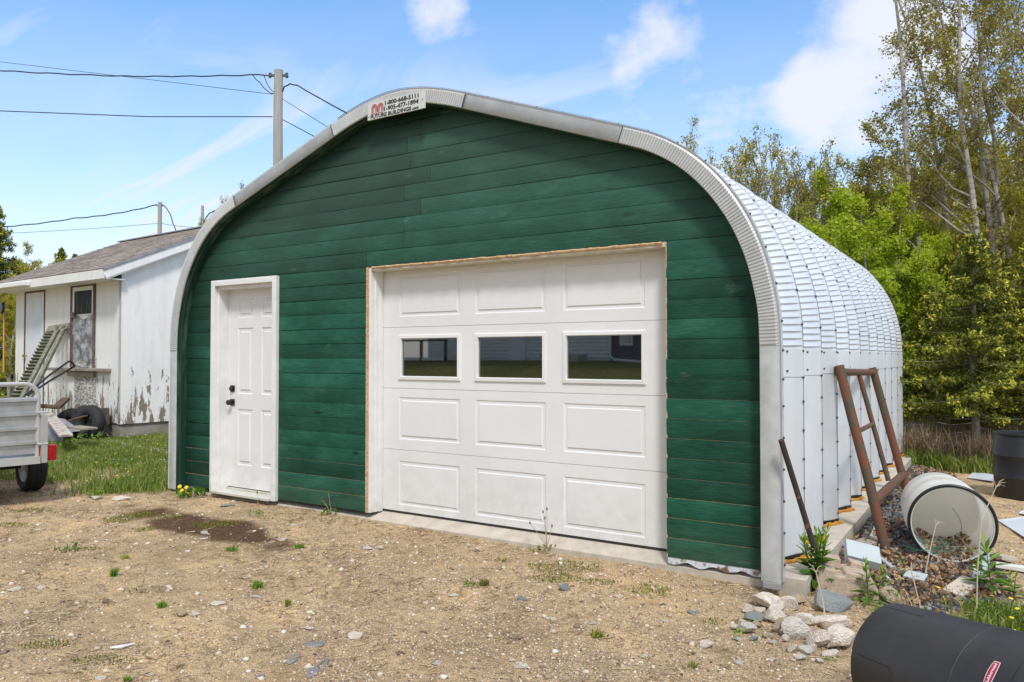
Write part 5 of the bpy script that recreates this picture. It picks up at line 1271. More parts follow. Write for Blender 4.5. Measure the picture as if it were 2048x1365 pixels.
for lab, px, py, w_, h_ in (('long dark slate shard in the lower left yard', 628, 1290, 70, 14), ('dark angular shard left of the others', 585, 1320, 26, 22), ('dark split shard below the long one', 625, 1345, 30, 24), ('small dark shard at the bottom edge', 520, 1355, 24, 12), ('thin dark shard right of the split one', 648, 1330, 20, 26)):
    p = g(px, py); d = (p-CAM).dot(FWD); r1 = random.Random(hash_(lab)); poly = [(w_/F_PX*d/2*math.cos(t_)*r1.uniform(.7, 1.1), h_/F_PX*d*1.4*math.sin(t_)*r1.uniform(.7, 1.1)) for t_ in [i*math.pi/3.5 for i in range(7)]]
    b = MB(); b.prism([(a_*.85, c_*.8) for a_, c_ in poly], .004); o = b.build('slate_shard', M_shard); o.location = (p.x, p.y, gz(p.x, p.y)+.001); o.rotation_euler = (.03, -.04, YAW); tag(o, lab, 'slate', 'dark slate shards')
# white plastic strip bottom left
a = g(220, 1301); c = g(270, 1292); b = MB(); b.tube([Vector((0, 0, .012)), (c-a)*.5+Vector((.01, -.012, .012)), (c-a)+Vector((0, 0, .012))], [.004, .009, .004], 6); o = b.build('plastic_strip', M_trimw); o.location = a; tag(o, 'curved white plastic strip lying in the lower left yard', 'strip')

# concrete block with battlement top
M_blk = mat('weathered concrete block', (.54, .43, .33), .95, col2=(.36, .27, .20), vscale=30, bump=1, bscale=70, bdist=.006, detail=10)
B0 = g(1636, 1190, -.1); dB = (B0-CAM).dot(FWD); sB = dB/F_PX
blk = bpy.data.objects.new('tmp', None)
bm = bmesh.new()
W_, D_, Hh = 108*sB, .17, 58*sB
def bmb(x0, x1, y0, y1, z0, z1):
    r = bmesh.ops.create_cube(bm, size=1); 
    for v in r['verts']: v.co = Vector((x0+(x1-x0)*(v.co.x+.5), y0+(y1-y0)*(v.co.y+.5), z0+(z1-z0)*(v.co.z+.5)))
n_ = 0
prof_ = [(-.02, 0), (W_+.02, 0), (W_+.012, Hh*.45), (W_-.02, Hh*.80), (W_*.86, Hh*.90), (W_*.50, Hh*.98), (W_*.47, Hh*.84), (W_*.36, Hh*.84), (W_*.34, Hh*1.02), (W_*.06, Hh*1.10), (.0, Hh*.80)]
b = MB(); b.prism([(x, z) for x, z in prof_], D_, M=Matrix(((1, 0, 0, 0), (0, 0, -1, D_), (0, 1, 0, 0), (0, 0, 0, 1))))
prof2 = [(.02, 0), (W_+.01, 0), (W_+.0, Hh*1.0), (W_*.66, Hh*1.16), (W_*.66, Hh*.92), (W_*.50, Hh*.92), (W_*.50, Hh*1.22), (W_*.16, Hh*1.26), (.04, Hh*.9)]
b.prism([(x, z) for x, z in prof2], .09, M=Matrix(((1, 0, 0, 0), (0, 0, -1, D_+.0925), (0, 1, 0, 0), (0, 0, 0, 1))))
o = b.build('concrete_block', M_blk, bevel=.010); o.location = (B0.x, B0.y, gz(B0.x, B0.y)-.03); o.rotation_euler = (0, 0, YAW-.22); tag(o, 'sandy concrete block with a notched top beside the garage corner', 'block')
bm.free()
# grey electrical box, conduits, boards
def boxthing(name, label, cat, c, size, rot, m, bevel=.004):
    b = MB(); x, y, z = size; b.box((-x/2, -y/2, 0), (x/2, y/2, z)); o = b.build(name, m, bevel=bevel); o.location = c; o.rotation_euler = rot; return tag(o, label, cat)
M_pvc = mat('grey pvc', (.42, .45, .48), .5, var=.1, vscale=6); M_gbox = mat('grey enamel', (.47, .51, .52), .45, var=.06)
c = at(1722, 1116, 2, .03); boxthing('electrical_box', 'grey metal electrical box lying tilted behind the concrete block', 'box', c, (.21, .17, .06), (R(26), R(12), YAW-.25), M_gbox, .003)
def pipe(name, label, cat, pts, r, m, group=None, n=10):
    P_ = [Vector(p) for p in pts]; o0 = P_[0]
    Q_ = [Vector((a_, b_, 0)) for a_, b_ in []]
    # smooth through the points
    X = [2*P_[0]-P_[1]]+P_+[2*P_[-1]-P_[-2]]; out_ = []
    for i in range(1, len(X)-2):
        for k in range(8):
            u = k/8; a_, b_, c_, d_ = X[i-1:i+3]; out_.append(.5*((2*b_)+(c_-a_)*u+(2*a_-5*b_+4*c_-d_)*u*u+(3*b_-a_-3*c_+d_)*u**3)-o0)
    out_.append(P_[-1]-o0)
    b = MB(); b.tube(out_, r, n); o = b.build(name, m, smooth=True); o.location = o0; return tag(o, label, cat, group)
def gp(px, py, dz=.02): p = g(px, py, -.12); return p+Vector((0, 0, dz))
pipe('conduit', 'grey curved conduit running left from the electrical box to the green reel', 'pipe', [gp(1655, 1096, .05), gp(1672, 1102, .06), gp(1694, 1108, .05)], .016, M_pvc, 'grey conduits')
pipe('conduit', 'grey conduit running right from the box and ending in the leaves', 'pipe', [gp(1742, 1122, .05), gp(1765, 1132, .04), gp(1785, 1145, .03), gp(1800, 1152, .03)], .016, M_pvc, 'grey conduits')
pipe('conduit', 'thin white pipe behind the notched block', 'pipe', [gp(1690, 1122, .05), gp(1730, 1130, .04), gp(1760, 1150, .03), gp(1785, 1172, .02)], .009, M_trimw, 'grey conduits')
pipe('conduit', 'short vertical white pipe in front of the white barrel', 'pipe', [gp(1949, 1160, .02), gp(1949, 1160, .10)], .010, M_trimw, 'grey conduits')
pipe('drain_pipe', 'thick pale grey bent drain pipe right of the white barrel', 'pipe', [gp(1952, 1168, .04), gp(1966, 1150, .05), gp(1972, 1128, .05), gp(1964, 1112, .06)], .028, M_pvc)
pipe('black_hose', 'black hose lying between the rusty frame and the barrel', 'hose', [gp(1720, 1108, .012), gp(1770, 1110, .012), gp(1840, 1114, .012), gp(1900, 1122, .012)], .012, M_rubber)
pipe('black_hose', 'short black hose below the barrel among brown leaves', 'hose', [gp(1828, 1142, .012), gp(1860, 1146, .012), gp(1890, 1148, .012)], .014, M_rubber)
pipe('downspout_offcut', 'white metal channel standing on the slate between slab and frame', 'channel', [gp(1738, 1086, .01), gp(1756, 1050, .02)], .017, M_trimw, n=4)
pipe('rusty_pipe', 'short rusty pipe lying behind the foot of the rusty frame', 'pipe', [gp(1772, 1068, .02), gp(1808, 1048, .03)], .017, M_rust)
for k_, (lab, x0_, y0_, x1_, y1_, rr_) in enumerate((('white foam sheet scrap leaning at the slab edge behind the green reel', 1655, 1078, 1682, 1072, 0), ('grey flat paver lying between electrical box and slab', 1712, 1100, 1762, 1086, 0), ('grey flat board lying right of the conduits', 1810, 1160, 1852, 1168, 0), ('pale concrete slab scrap right of the drain pipe', 1985, 1118, 2020, 1128, 0), ('long pale board at the right edge of the picture', 1990, 1140, 2060, 1148, 0), ('pale cement lump at the edge of the slate below the barrel', 1905, 1195, 1945, 1175, 0))):
    a, c = gp(x0_, y0_, .03), gp(x1_, y1_, .035); mid = (a+c)/2; b = MB(); b.bar(a-mid, c-mid, .13 if k_ != 4 else .07, .03); o = b.build('scrap_board', [M_trimw, M_found, M_gbox, M_conc, M_trimw, M_conc][k_], bevel=.004); o.location = mid; o.rotation_euler = (.1*(k_ % 3-1), .08, 0); tag(o, lab, 'scrap', 'scraps along the slab')
M_gw = mat('green wire', (.03, .14, .10), .45)
rl = thing('green_reel', 'green wire reel with white rings at the foot of the rusty rod', 'reel', gp(1650, 1090, .0))
c = gp(1650, 1088, .07); Mr = Matrix.Translation(c) @ Euler((R(60), R(20), 0)).to_matrix().to_4x4()
b = MB(); b.lathe([(.02, -.03), (.06, -.03), (.065, -.025), (.05, .03), (.045, .032), (.02, .02)], 28, M=Mr); b.build('spool', mat('green plastic', (.01, .20, .12), .4), rl, smooth=True)
for k in range(3):
    b = MB(); torus(b, None, .055+.006*k, .004, Mr @ Matrix.Translation((.01*k, .005*k, .045+.012*k)), n=28, m=6); b.build('ring', M_trimw, rl)
for k, lab in enumerate(('loops of thin green wire spilling from the open barrel', 'second tangle of green wire on the leaves before the barrel', 'green wire strands curling inside the open barrel', 'single green wire arc rising inside the barrel')):
    r1 = random.Random(k+40); cc = [gp(1860, 1118, .02), gp(1905, 1125, .03), (cf*0)+atd(1860, 5.75, 1100), atd(1900, 5.9, 1060)][k]; pts = []
    if k < 3:
        for i in range(46):
            a_ = i*.42; rr2 = .10+.05*math.sin(i*.37+k); pts.append(cc+RGT*rr2*1.2*math.cos(a_)+Vector((FWD.x, FWD.y, 0))*rr2*.6*math.sin(a_)+Vector((0, 0, .02+.05*abs(math.sin(a_*.7)))))
    else: pts = [atd(1935-i*6, 5.9, 1050+abs(i-5)*5-20) for i in range(11)]; pts = [atd(1905+18*math.sin(i*.28), 5.85, 1016+i*7) for i in range(10)]
    pipe('green_wire', lab, 'wire', pts, .0022, M_gw, 'green wire tangles', n=4)
# ------------------------------------------------------------------ loose ground cover (nobody could count it)
def in_frustum(x, y, m=60):
    d = np.stack([x-CAM.x, y-CAM.y, -.1-CAM.z+0*x], 1); z = d @ np.array(FWD); u = F_PX*(d @ np.array(RGT))/z; v = -F_PX*(d @ np.array(UP))/z
    return (z > .5) & (np.abs(u) < 1024+m) & (v < 683+m) & (v > -100), z
def scatter(n, x0, x1, y0, y1, mask=None, g_=nr, persp=0.):
    x = g_.uniform(x0, x1, n); y = g_.uniform(y0, y1, n); k, z = in_frustum(x, y)
    p = np.ones(n)
    if persp: p = np.clip((persp/np.maximum(z, .1))**2, 0, 1)
    if mask is not None: p = p*mask(x, y)
    k &= g_.random(n) < p; return x[k], y[k], z[k]
free = lambda x, y: 1-((x > -5.5) & (x < .92) & (y > -.02) & (y < 7.0)).astype(float)
cube = np.array([(-1,-1,-1),(1,-1,-1),(1,1,-1),(-1,1,-1),(-.75,-.7,1),(.7,-.75,1),(.75,.7,1),(-.7,.75,1)], float)
cf_ = np.array([(0,3,2,1),(4,5,6,7),(0,1,5,4),(1,2,6,5),(2,3,7,6),(3,0,4,7)])
def stones(name, x, y, size, flat, m, tint, sink=.3):
    n = len(x); M = rot_rand(n); V = cube[None]*(1+nr.uniform(-.35, .3, (n, 8, 3)))*.5
    V = np.einsum('nij,nkj->nki', M, V)*size[:, None, None]; V[:, :, 2] *= flat; z = hgt(x, y)
    V += np.stack([x, y, z+size*flat*sink], 1)[:, None, :]
    Fq = (cf_[None]+8*np.arange(n)[:, None, None]).reshape(-1, 4)
    return tag(npmesh(name, V.reshape(-1, 3), Fq, m, tint=np.repeat(tint, 6)), kind='stuff')
M_peb = leafmat('gravel stones', [(.12, .095, .075), (.27, .20, .135), (.48, .36, .25), (.58, .45, .32), (.64, .54, .43), (.74, .67, .58)], transl=0, rough=.9)
x, y, z = scatter(330000, -9, 3.6, -3.5, 4.5, lambda x, y: free(x, y)*(.35+.65*sstep(fnoise(x, y, 1.1, 31, 3), -.35, .3))*(1-.75*m_grass(x, y))*(1-.8*m_slate(x, y))*(1-.93*m_soil(x, y)), persp=3.2)
sz = .0048+.0085*nr.random(len(x))**3.2 + .012*(nr.random(len(x)) < .010)*nr.random(len(x)); sz *= .75+.07*z
stones('gravel', x, y, sz, .7, M_peb, np.clip(nr.normal(.5, .22, len(x)), 0, 1))
x, y, z = scatter(3600, -8, 3.6, -3.5, 3, lambda x, y: free(x, y)*(1-.8*m_grass(x, y))*(1-.9*m_slate(x, y))*(1-.85*m_soil(x, y)), persp=4.5)
stones('loose_pebbles', x, y, .014+.022*nr.random(len(x))**2, .5, M_peb, np.clip(nr.normal(.52, .25, len(x)), .05, .95), sink=.15)
M_sl = leafmat('crushed slate stones', [(.035, .037, .042), (.09, .095, .105), (.16, .165, .175), (.30, .30, .31)], transl=0, rough=.75)
x, y, z = scatter(16000, .8, 2.4, -.1, 7.2, lambda x, y: free(x, y)*m_slate(x, y))
stones('crushed_slate', x, y, .016+.022*nr.random(len(x)), .55, M_sl, nr.random(len(x))**1.5)
# fallen leaves
M_dead = leafmat('dead leaves', [(.12, .055, .028), (.28, .15, .07), (.46, .29, .15), (.58, .43, .28)], transl=.15)
x, y, z = scatter(15000, .85, 2.3, .0, 6.5, lambda x, y: free(x, y)*m_slate(x, y)*(.15+.85*sstep(fnoise(x, y, 1.6, 41, 3), -.1, .35)))
C_ = np.stack([x, y, hgt(x, y)+.025+.02*nr.random(len(x))], 1)
# and the leaves that blew into the open barrel
n2 = 420; t_ = nr.random(n2); ctr = np.array(cf)*0
bc0, bc1 = Vector(wbr.location), atd(1872, 6.42, 1004); bc1.z = wbr.location.z+.285
u_ = nr.uniform(-.17, .17, n2); Ld = (Vector((bc1.x, bc1.y, 0))-Vector((bc0.x, bc0.y, 0))); nx_ = np.array([-Ld.y, Ld.x])/Ld.length
px_b = bc0.x+Ld.x*t_*.8+nx_[0]*u_; py_b = bc0.y+Ld.y*t_*.8+nx_[1]*u_; pz_b = bc0.z+.02+.29-np.sqrt(.265**2-u_**2)+.03*nr.random(n2)
C_ = np.concatenate([C_, np.stack([px_b, py_b, pz_b], 1)])
V, Fq = leaves(C_, .018+.030*nr.random(len(C_)), .6); tag(npmesh('dead_leaves', V, Fq, M_dead, tint=nr.random(len(C_))), kind='stuff')

def blades(name, x, y, h, w, m, tint, lean=.5, z=None, parent=None):
    n = len(x); a = nr.uniform(0, 2*np.pi, n); b_ = nr.uniform(0, 2*np.pi, n); l = lean*nr.random(n)*h
    z = hgt(x, y) if z is None else z; dx, dy = np.cos(a)*w/2, np.sin(a)*w/2; ox, oy = np.cos(b_)*l, np.sin(b_)*l
    V = np.stack([np.stack([x-dx, y-dy, z-.01], 1), np.stack([x+dx, y+dy, z-.01], 1),
                  np.stack([x+dx*.8+ox*.35, y+dy*.8+oy*.35, z+h*.6], 1), np.stack([x-dx*.8+ox*.35, y-dy*.8+oy*.35, z+h*.6], 1),
                  np.stack([x+dx*.1+ox, y+dy*.1+oy, z+h*(1-.25*(l/h))], 1), np.stack([x-dx*.1+ox, y-dy*.1+oy, z+h*(1-.25*(l/h))], 1)], 1)
    i = 6*np.arange(n)[:, None]; Fq = np.concatenate([i+np.array([[0, 1, 2, 3]]), i+np.array([[3, 2, 4, 5]])], 1).reshape(-1, 4)
    return npmesh(name, V.reshape(-1, 3), Fq, m, tint=np.repeat(tint, 2), parent=parent)
M_grass = leafmat('grass blades', [(.08, .135, .018), (.14, .23, .025), (.22, .30, .045), (.34, .33, .11), (.48, .39, .2)], transl=.3)
M_straw = leafmat('straw', [(.20, .13, .07), (.36, .26, .15), (.52, .42, .27), (.17, .09, .06)], transl=.1)
x, y, z = scatter(250000, -13, -5.4, -1.6, 6, lambda x, y: m_grass(x, y)**1.5)
blades('grass', x, y, .035+.085*nr.random(len(x))*(.55+.45*np.clip(fnoise(x, y, 1.2, 52, 2)+.5, 0, 1.3)), .006+.006*nr.random(len(x)), M_grass, np.clip(nr.normal(.48, .24, len(x))+.2*fnoise(x, y, 2, 53, 2), 0, 1), .8)['kind'] = 'stuff'
x, y, z = scatter(110000, 1.2, 5, -1.6, 3.2, lambda x, y: m_grass(x, y)*sstep(-y, -.85, -.5)*(.3+.7*sstep(fnoise(x, y, 2.5, 55, 3), -.3, .2)))
blades('grass_by_the_bin', x, y, .03+.06*nr.random(len(x)), .007+.006*nr.random(len(x)), M_grass, np.clip(nr.normal(.33, .22, len(x)), 0, 1), .9)['kind'] = 'stuff'
x, y, z = scatter(36, 1.5, 2.6, -.3, .6, m_grass)
FLX = (x, y)
# thin yellow green moss and grass patches in the gravel, as seen
def patch_mask(spots):
    def f(x, y):
        r = np.zeros_like(x)
        for px, py, wx, wy in spots:
            p = g(px, py); d = (p-CAM).dot(FWD); a_ = wx/F_PX*d; b_ = wy/F_PX*d/(1.4/d)*1.0
            u = ((x-p.x)*RGT.x+(y-p.y)*RGT.y)/a_; f2 = Vector((FWD.x, FWD.y)).normalized(); v = ((x-p.x)*f2.x+(y-p.y)*f2.y)/b_
            r = np.maximum(r, 1-sstep(u*u+v*v+.5*fnoise(x, y, 6, 61, 3), .35, 1.1))
        return r
    return f
ms = patch_mask([(1130, 1135, 75, 14), (1075, 1098, 22, 8), (1110, 1158, 60, 10), (1300, 1180, 45, 10), (1190, 1165, 45, 8), (945, 1172, 24, 8), (1495, 1250, 40, 10), (1000, 1122, 26, 6), (430, 1050, 50, 8), (250, 1037, 50, 10), (290, 1060, 26, 5), (60, 1022, 45, 6), (290, 1028, 36, 5), (340, 1035, 30, 6), (20, 1050, 40, 5), (150, 1100, 60, 5), (95, 1290, 60, 10), (200, 1320, 70, 10), (1430, 1245, 30, 8)])
x, y, z = scatter(420000, -8, 1.6, -3.2, .4, lambda x, y: free(x, y)*ms(x, y)*.55)
o = blades('moss_patches', x, y, .005+.014*nr.random(len(x)), .004+.004*nr.random(len(x)), leafmat('moss', [(.07, .10, .015), (.16, .20, .03), (.30, .29, .05), (.20, .10, .05)], transl=.2), np.clip(nr.normal(.45, .25, len(x)), 0, 1), 1.1); o['kind'] = 'stuff'
# dry straw litter
x, y, z = scatter(60000, -9, 2.6, -3.3, 2, lambda x, y: free(x, y)*(.08+.9*sstep(fnoise(x, y, 1.3, 71, 4)+.25*(-x/6-.3), .0, .5)), persp=4)
n = len(x); a = nr.uniform(0, np.pi, n); L_s = .012+.035*nr.random(n); w_s = .0012+.0012*nr.random(n); zz = hgt(x, y)+.006
dx, dy = np.cos(a)*L_s, np.sin(a)*L_s; nx2, ny2 = -np.sin(a)*w_s, np.cos(a)*w_s
V = np.stack([np.stack([x-dx-nx2, y-dy-ny2, zz], 1), np.stack([x+dx-nx2, y+dy-ny2, zz+.008*nr.random(n)], 1), np.stack([x+dx+nx2, y+dy+ny2, zz+.008*nr.random(n)], 1), np.stack([x-dx+nx2, y-dy+ny2, zz+.002], 1)], 1)
tag(npmesh('straw_litter', V.reshape(-1, 3), np.arange(4*n).reshape(n, 4), M_straw, tint=nr.random(n)), kind='stuff')
# flowers in the grass
M_fly = mat('dandelion yellow', (.75, .50, .01), .6); M_flw = mat('white flower', (.75, .75, .72), .6)
def dots(name, x, y, h, r, m):
    b = MB()
    for a_, c_, hh in zip(x, y, h):
        z0 = gz(a_, c_); n = 6; t1, t2 = rng.uniform(-.3, .3), rng.uniform(-.3, .3)
        b.add([(a_, c_, z0+hh+r*.35)]+[(a_+r*math.cos(k*math.pi/3), c_+r*math.sin(k*math.pi/3), z0+hh+r*(t1*math.cos(k)+t2*math.sin(k))) for k in range(6)], [(0, 1+k, 1+(k+1) % 6) for k in range(6)])
    return tag(b.build(name, m), kind='stuff')
x, y, z = scatter(700, -11, -5.7, -.9, 4, m_grass); k = len(x)
dots('white_wildflowers', x[:k*3//4], y[:k*3//4], nr.uniform(.05, .11, k), .008, M_flw); dots('yellow_wildflowers', x[k*3//4:], y[k*3//4:], nr.uniform(.06, .12, k), .013, M_fly)

dots('dandelions_by_the_bin', FLX[0], FLX[1], nr.uniform(.06, .10, len(FLX[0])), .013, M_fly)
# ------------------------------------------------------------------ weeds one can point at
M_weed = leafmat('weed leaf', [(.06, .14, .016), (.13, .26, .03), (.26, .42, .05)], transl=.35)
M_weed2 = leafmat('dusty weed', [(.22, .14, .06), (.22, .26, .05), (.38, .38, .08)], transl=.25)
def tuft(label, px, py, w_px, h_px, n=60, m=None, name='weed_tuft', kind='blade', group='weed tufts in the gravel', tc=.5):
    p = g(px, py); d = (p-CAM).dot(FWD); w_ = w_px/F_PX*d/2; h_ = h_px/F_PX*d
    rr = np.sqrt(nr.random(n))*w_*.55; a_ = nr.uniform(0, 2*np.pi, n); x = rr*np.cos(a_); y = rr*np.sin(a_)
    o = None
    if kind == 'blade': o = blades(name, x, y, h_*nr.uniform(.45, 1, n), .004+.5*h_*.06*nr.random(n)+.002, m or M_weed, np.clip(nr.normal(tc, .25, n), 0, 1), 1.2, z=np.zeros(n))
    else:
        C2 = np.stack([x*1.6, y*1.6, h_*.15+h_*.75*nr.random(n)*(1-rr/w_*.6)], 1); V, Fq = leaves(C2, (.35+.5*nr.random(n))*h_*.55, .5); o = npmesh(name, V, Fq, m or M_weed, tint=np.clip(nr.normal(tc, .25, n), 0, 1))
    o.location = (p.x, p.y, gz(p.x, p.y)); return tag(o, label, 'weed', group)
for lab, px, py, w_, h_, kd, m_, tc_ in (
    ('bright green tuft in the lower left centre of the yard', 515, 1177, 36, 22, 'blade', None, .7), ('green leafy tuft in the left yard', 145, 1103, 30, 24, 'leaf', None, .5),
    ('narrow green tuft right of the leafy one in the left yard', 228, 1153, 18, 20, 'blade', None, .6), ('reddish brown weed row in the left yard', 268, 1187, 50, 18, 'leaf', M_weed2, .2),
    ('small green tuft below the reddish weeds', 324, 1215, 26, 16, 'blade', None, .8), ('low green patch tuft left of the yard centre', 465, 1102, 40, 12, 'blade', None, .6),
    ('small tuft right of the low green patch tuft', 598, 1097, 32, 12, 'blade', None, .55), ('yellowish low tuft under the dark soil', 250, 1117, 30, 8, 'blade', M_weed2, .9),
    ('flat green rosette in front of the garage door slab', 935, 1172, 36, 18, 'leaf', None, .6), ('thin dry tuft beside the flat green rosette', 968, 1172, 30, 20, 'blade', M_weed2, .2),
    ('sparse tuft right of the yard centre', 1195, 1275, 46, 20, 'blade', M_weed2, .6), ('small tuft near the bottom right of centre', 1385, 1335, 26, 14, 'blade', M_weed2, .7),
    ('bushy yellow green tuft near the right end of the garage front', 1308, 1190, 62, 26, 'leaf', M_weed2, .9), ('small dark weed at the slab under the right jamb', 1322, 1127, 24, 16, 'leaf', M_weed2, .3),
    ('little weed in the corner beside the white membrane', 1345, 1140, 18, 20, 'leaf', M_weed2, .5), ('twiggy dry weed at the foot of the right trim', 1490, 1165, 50, 38, 'blade', M_straw, .2),
    ('yellow green weed left of the rock pile', 1475, 1275, 20, 26, 'leaf', None, .9), ('small green sprig below the rock pile', 1660, 1325, 28, 14, 'leaf', None, .8),
    ('bright green sprig between the slate and the block', 1735, 1215, 60, 26, 'leaf', None, .9), ('pinkish dry weed behind the black bin', 1812, 1240, 70, 60, 'blade', M_straw, .7),
    ('light green tuft behind the black bin', 1762, 1235, 50, 30, 'blade', None, .8), ('tuft at the grass edge below the shed pipe', 190, 995, 34, 18, 'leaf', None, .5),
    ('bright grass clump at the edge of the gravel', 248, 968, 60, 20, 'blade', None, .8), ('tall grass clump at the shed foundation corner', 140, 905, 50, 34, 'leaf', None, .7), ('bright yellow green weed in front of the shed junk', 178, 885, 50, 34, 'leaf', None, .9),
    ('tiny sprout in the lower yard', 575, 1213, 10, 18, 'blade', M_weed2, .5), ('small tuft at the bottom edge left', 255, 1363, 24, 12, 'blade', None, .7)):
    tuft(lab, px, py, w_, h_, 26 if kd == 'leaf' else 70, m_, kind=kd, tc=tc_)
def stalk_plant(label, px, py, stalks, leafn, leafw, group='flowering weeds at the garage wall', flowers=0, m=None, name='flowering_weed'):
    p = g(px, py); zb_ = gz(p.x, p.y); d = (p-CAM).dot(FWD); s_ = d/F_PX; t = thing(name, label, 'weed', (p.x, p.y, zb_), group)
    n = leafn; rr = np.sqrt(nr.random(n))*leafw*s_/2; a_ = nr.uniform(0, 2*np.pi, n); C2 = np.stack([p.x+rr*np.cos(a_), p.y+rr*np.sin(a_)-.02, zb_+.02+leafw*s_*.22*nr.random(n)], 1)
    V, Fq = leaves(C2, (.35+.4*nr.random(n))*leafw*s_*.42, .38); npmesh('leaf_rosette', V, Fq, m or M_weed, tint=nr.random(n), parent=t)
    for dx, h in stalks:
        b = MB(); q = [p+RGT*(dx*s_*u**1.4)+Vector((0, 0, h*s_*u)) for u in (0, .3, .6, .85, 1)]; b.tube(q, [.0025, .002, .002, .0018, .001], 5); st = b.build('stalk', M_straw, t); 
        b = MB(); b.lathe([(0, -.012), (.005, -.006), (.006, .002), (.004, .012), (0, .016)], 8, M=Matrix.Translation(q[-1])); b.build('seed_head', mat('seed head', (.10, .085, .05), .9), t)
    for k in range(flowers):
        b = MB(); c = p+RGT*(rng.uniform(-.5, .5)*leafw*s_*.8)+Vector((0, -.03, leafw*s_*rng.uniform(.10, .38))); b.lathe([(0, .008), (.014, .007), (.021, .002), (.012, -.004), (0, -.006)], 12, M=Matrix.Translation(c) @ Euler((R(55), 0, YAW)).to_matrix().to_4x4()); b.build('flower', M_fly, t)
    return t
stalk_plant('dandelion clump with yellow flowers at the left foot of the arch trim', 386, 994, [], 90, 56, flowers=4)
stalk_plant('tall plantain with thin seed stalks in front of the garage door', 1094, 1103, [(-34, 56), (-8, 78), (0, 84), (10, 50), (-4, 66)], 34, 40, m=M_weed2)
stalk_plant('green weed with two curved stalks at the wall between the doors', 662, 1031, [(-20, 32), (-6, 48), (-14, 26)], 34, 36)
stalk_plant('small weed with one seed stalk below the entry door sill', 515, 1032, [(-1, 46), (3, 30)], 30, 30)
M_stem = mat('weed stem', (.10, .13, .04), .7)
def leafy(label, px, py, h_px, w_px, stems=1, leafL=.10):
    leafL *= 1.45; w_px *= 1.3
    p = g(px, py, -.12); zb_ = gz(p.x, p.y); s_ = (p-CAM).dot(FWD)/F_PX; t = thing('leafy_weed', label, 'weed', (p.x, p.y, zb_), 'tall leafy weeds')
    LV = []; LF = []; LT = []
    for k in range(stems):
        dx = (rng.random()-.5)*w_px*s_*.6; dy = rng.uniform(-.04, .04); H = h_px*s_*rng.uniform(.75, 1.0); b = MB(); q = [Vector((p.x+dx*u, p.y+dy*u, zb_+H*u)) for u in (0, .3, .6, 1)]; b.tube(q, [.004, .0035, .003, .0015], 6); b.build('stem', M_stem, t)
        m = int(H/.012)
        for i in range(m):
            u = .12+.88*i/m; c = q[0].lerp(q[-1], u); a_ = i*2.4; Lf = leafL*(1.1-.75*u)*rng.uniform(.8, 1.2); el = .15+1.1*u*u
            dr = Vector((math.cos(a_)*math.cos(el), math.sin(a_)*math.cos(el), math.sin(el))); sd2 = dr.cross(Vector((0, 0, 1))).normalized()*Lf*.13; o_ = len(LV)
            m1 = c+dr*Lf*.45; tip = c+dr*Lf+Vector((0, 0, -Lf*.35*(1-u))); LV += [c, m1+sd2, tip, m1-sd2]; LF.append((o_, o_+1, o_+2, o_+3)); LT.append(min(1, .2+.75*u+rng.uniform(-.15, .15)))
    b = MB(); b.v = [tuple(v) for v in LV]; b.f = LF; b.m = [0]*len(LF); b.t = LT; b.build('leaf_cluster', M_weed, t); return t
leafy('tall leafy weed cluster at the slab corner beside the rusty rod', 1632, 1180, 125, 80, 9)
leafy('leafy weed just left of the cluster at the slab corner', 1612, 1150, 60, 30, 2, .07)
leafy('thin leafy weed standing right against the concrete block', 1738, 1212, 100, 34, 2, .08)
leafy('slender leafy weed second from the block', 1770, 1205, 80, 30, 2, .07)
leafy('short pale leafy weed between block and bin', 1790, 1225, 50, 30, 2, .06)
leafy('tall weed with drooping leaves right of the barrel mouth', 1985, 1190, 112, 50, 1, .14)
leafy('weed with upright leaves below the barrel mouth', 1957, 1185, 80, 30, 2, .08)
leafy('small leafy weed at the right edge above the grass', 2028, 1195, 60, 50, 2, .07)
leafy('small weed in the leaves right of the conduits', 1808, 1160, 46, 26, 1, .06)
for lab, pts in (('long pale dry stalk in front of the white barrel', [(1953, 1235, 0), (1955, 1140, .1), (1963, 1040, .35), (1992, 975, .5)]), ('pinkish dry stalk before the left side of the barrel', [(1848, 1160, 0), (1858, 1110, .1), (1872, 1050, .2)]),
                 ('forked pale stalk right of the concrete block', [(1845, 1232, 0), (1832, 1180, .08), (1822, 1140, .14)]), ('white forked stalk crossing the concrete block', [(1652, 1245, 0), (1645, 1200, .1), (1632, 1145, .2)])):
    p0 = g(pts[0][0], pts[0][1], -.12); d0 = (p0-CAM).dot(FWD); Q_ = [atd(a_, d0+.02*i, c_) for i, (a_, c_, _) in enumerate(pts)]; t = thing('dry_stalk', lab, 'stalk', tuple(Q_[0]), 'dry stalks')
    b = MB(); b.tube(Q_, [.0045, .004, .003, .002][:len(Q_)], 6); b.build('stem', mat('bleached stem', (.55, .44, .32), .8), t)
    for k in range(8):
        b = MB(); o_ = Q_[-1] if k < 4 else Q_[0]; e_ = o_+RGT*rng.uniform(-.09, .09)+Vector((0, rng.uniform(-.05, .05), rng.uniform(.0, .05) if k < 4 else rng.uniform(.01, .04))); b.tube([o_, o_.lerp(e_, .5)+Vector((0, 0, .012)), e_], [.002, .0018, .001], 4); b.build('twig', mat('bleached stem', (.55, .44, .32), .8), t)
a = g(1600, 1195, -.1); c = g(1612, 1178, -.1); b = MB(); b.tube([Vector((0, 0, .01)), RGT*.10+Vector((0, .02, .03)), RGT*.16+Vector((0, .05, .05)), RGT*.15+Vector((0, .08, .05))], [.004, .004, .003, .002], 6); o = b.build('twig', mat('twig brown', (.22, .15, .09), .9)); o.location = a; tag(o, 'bent brown twig on the ground left of the concrete block', 'twig')
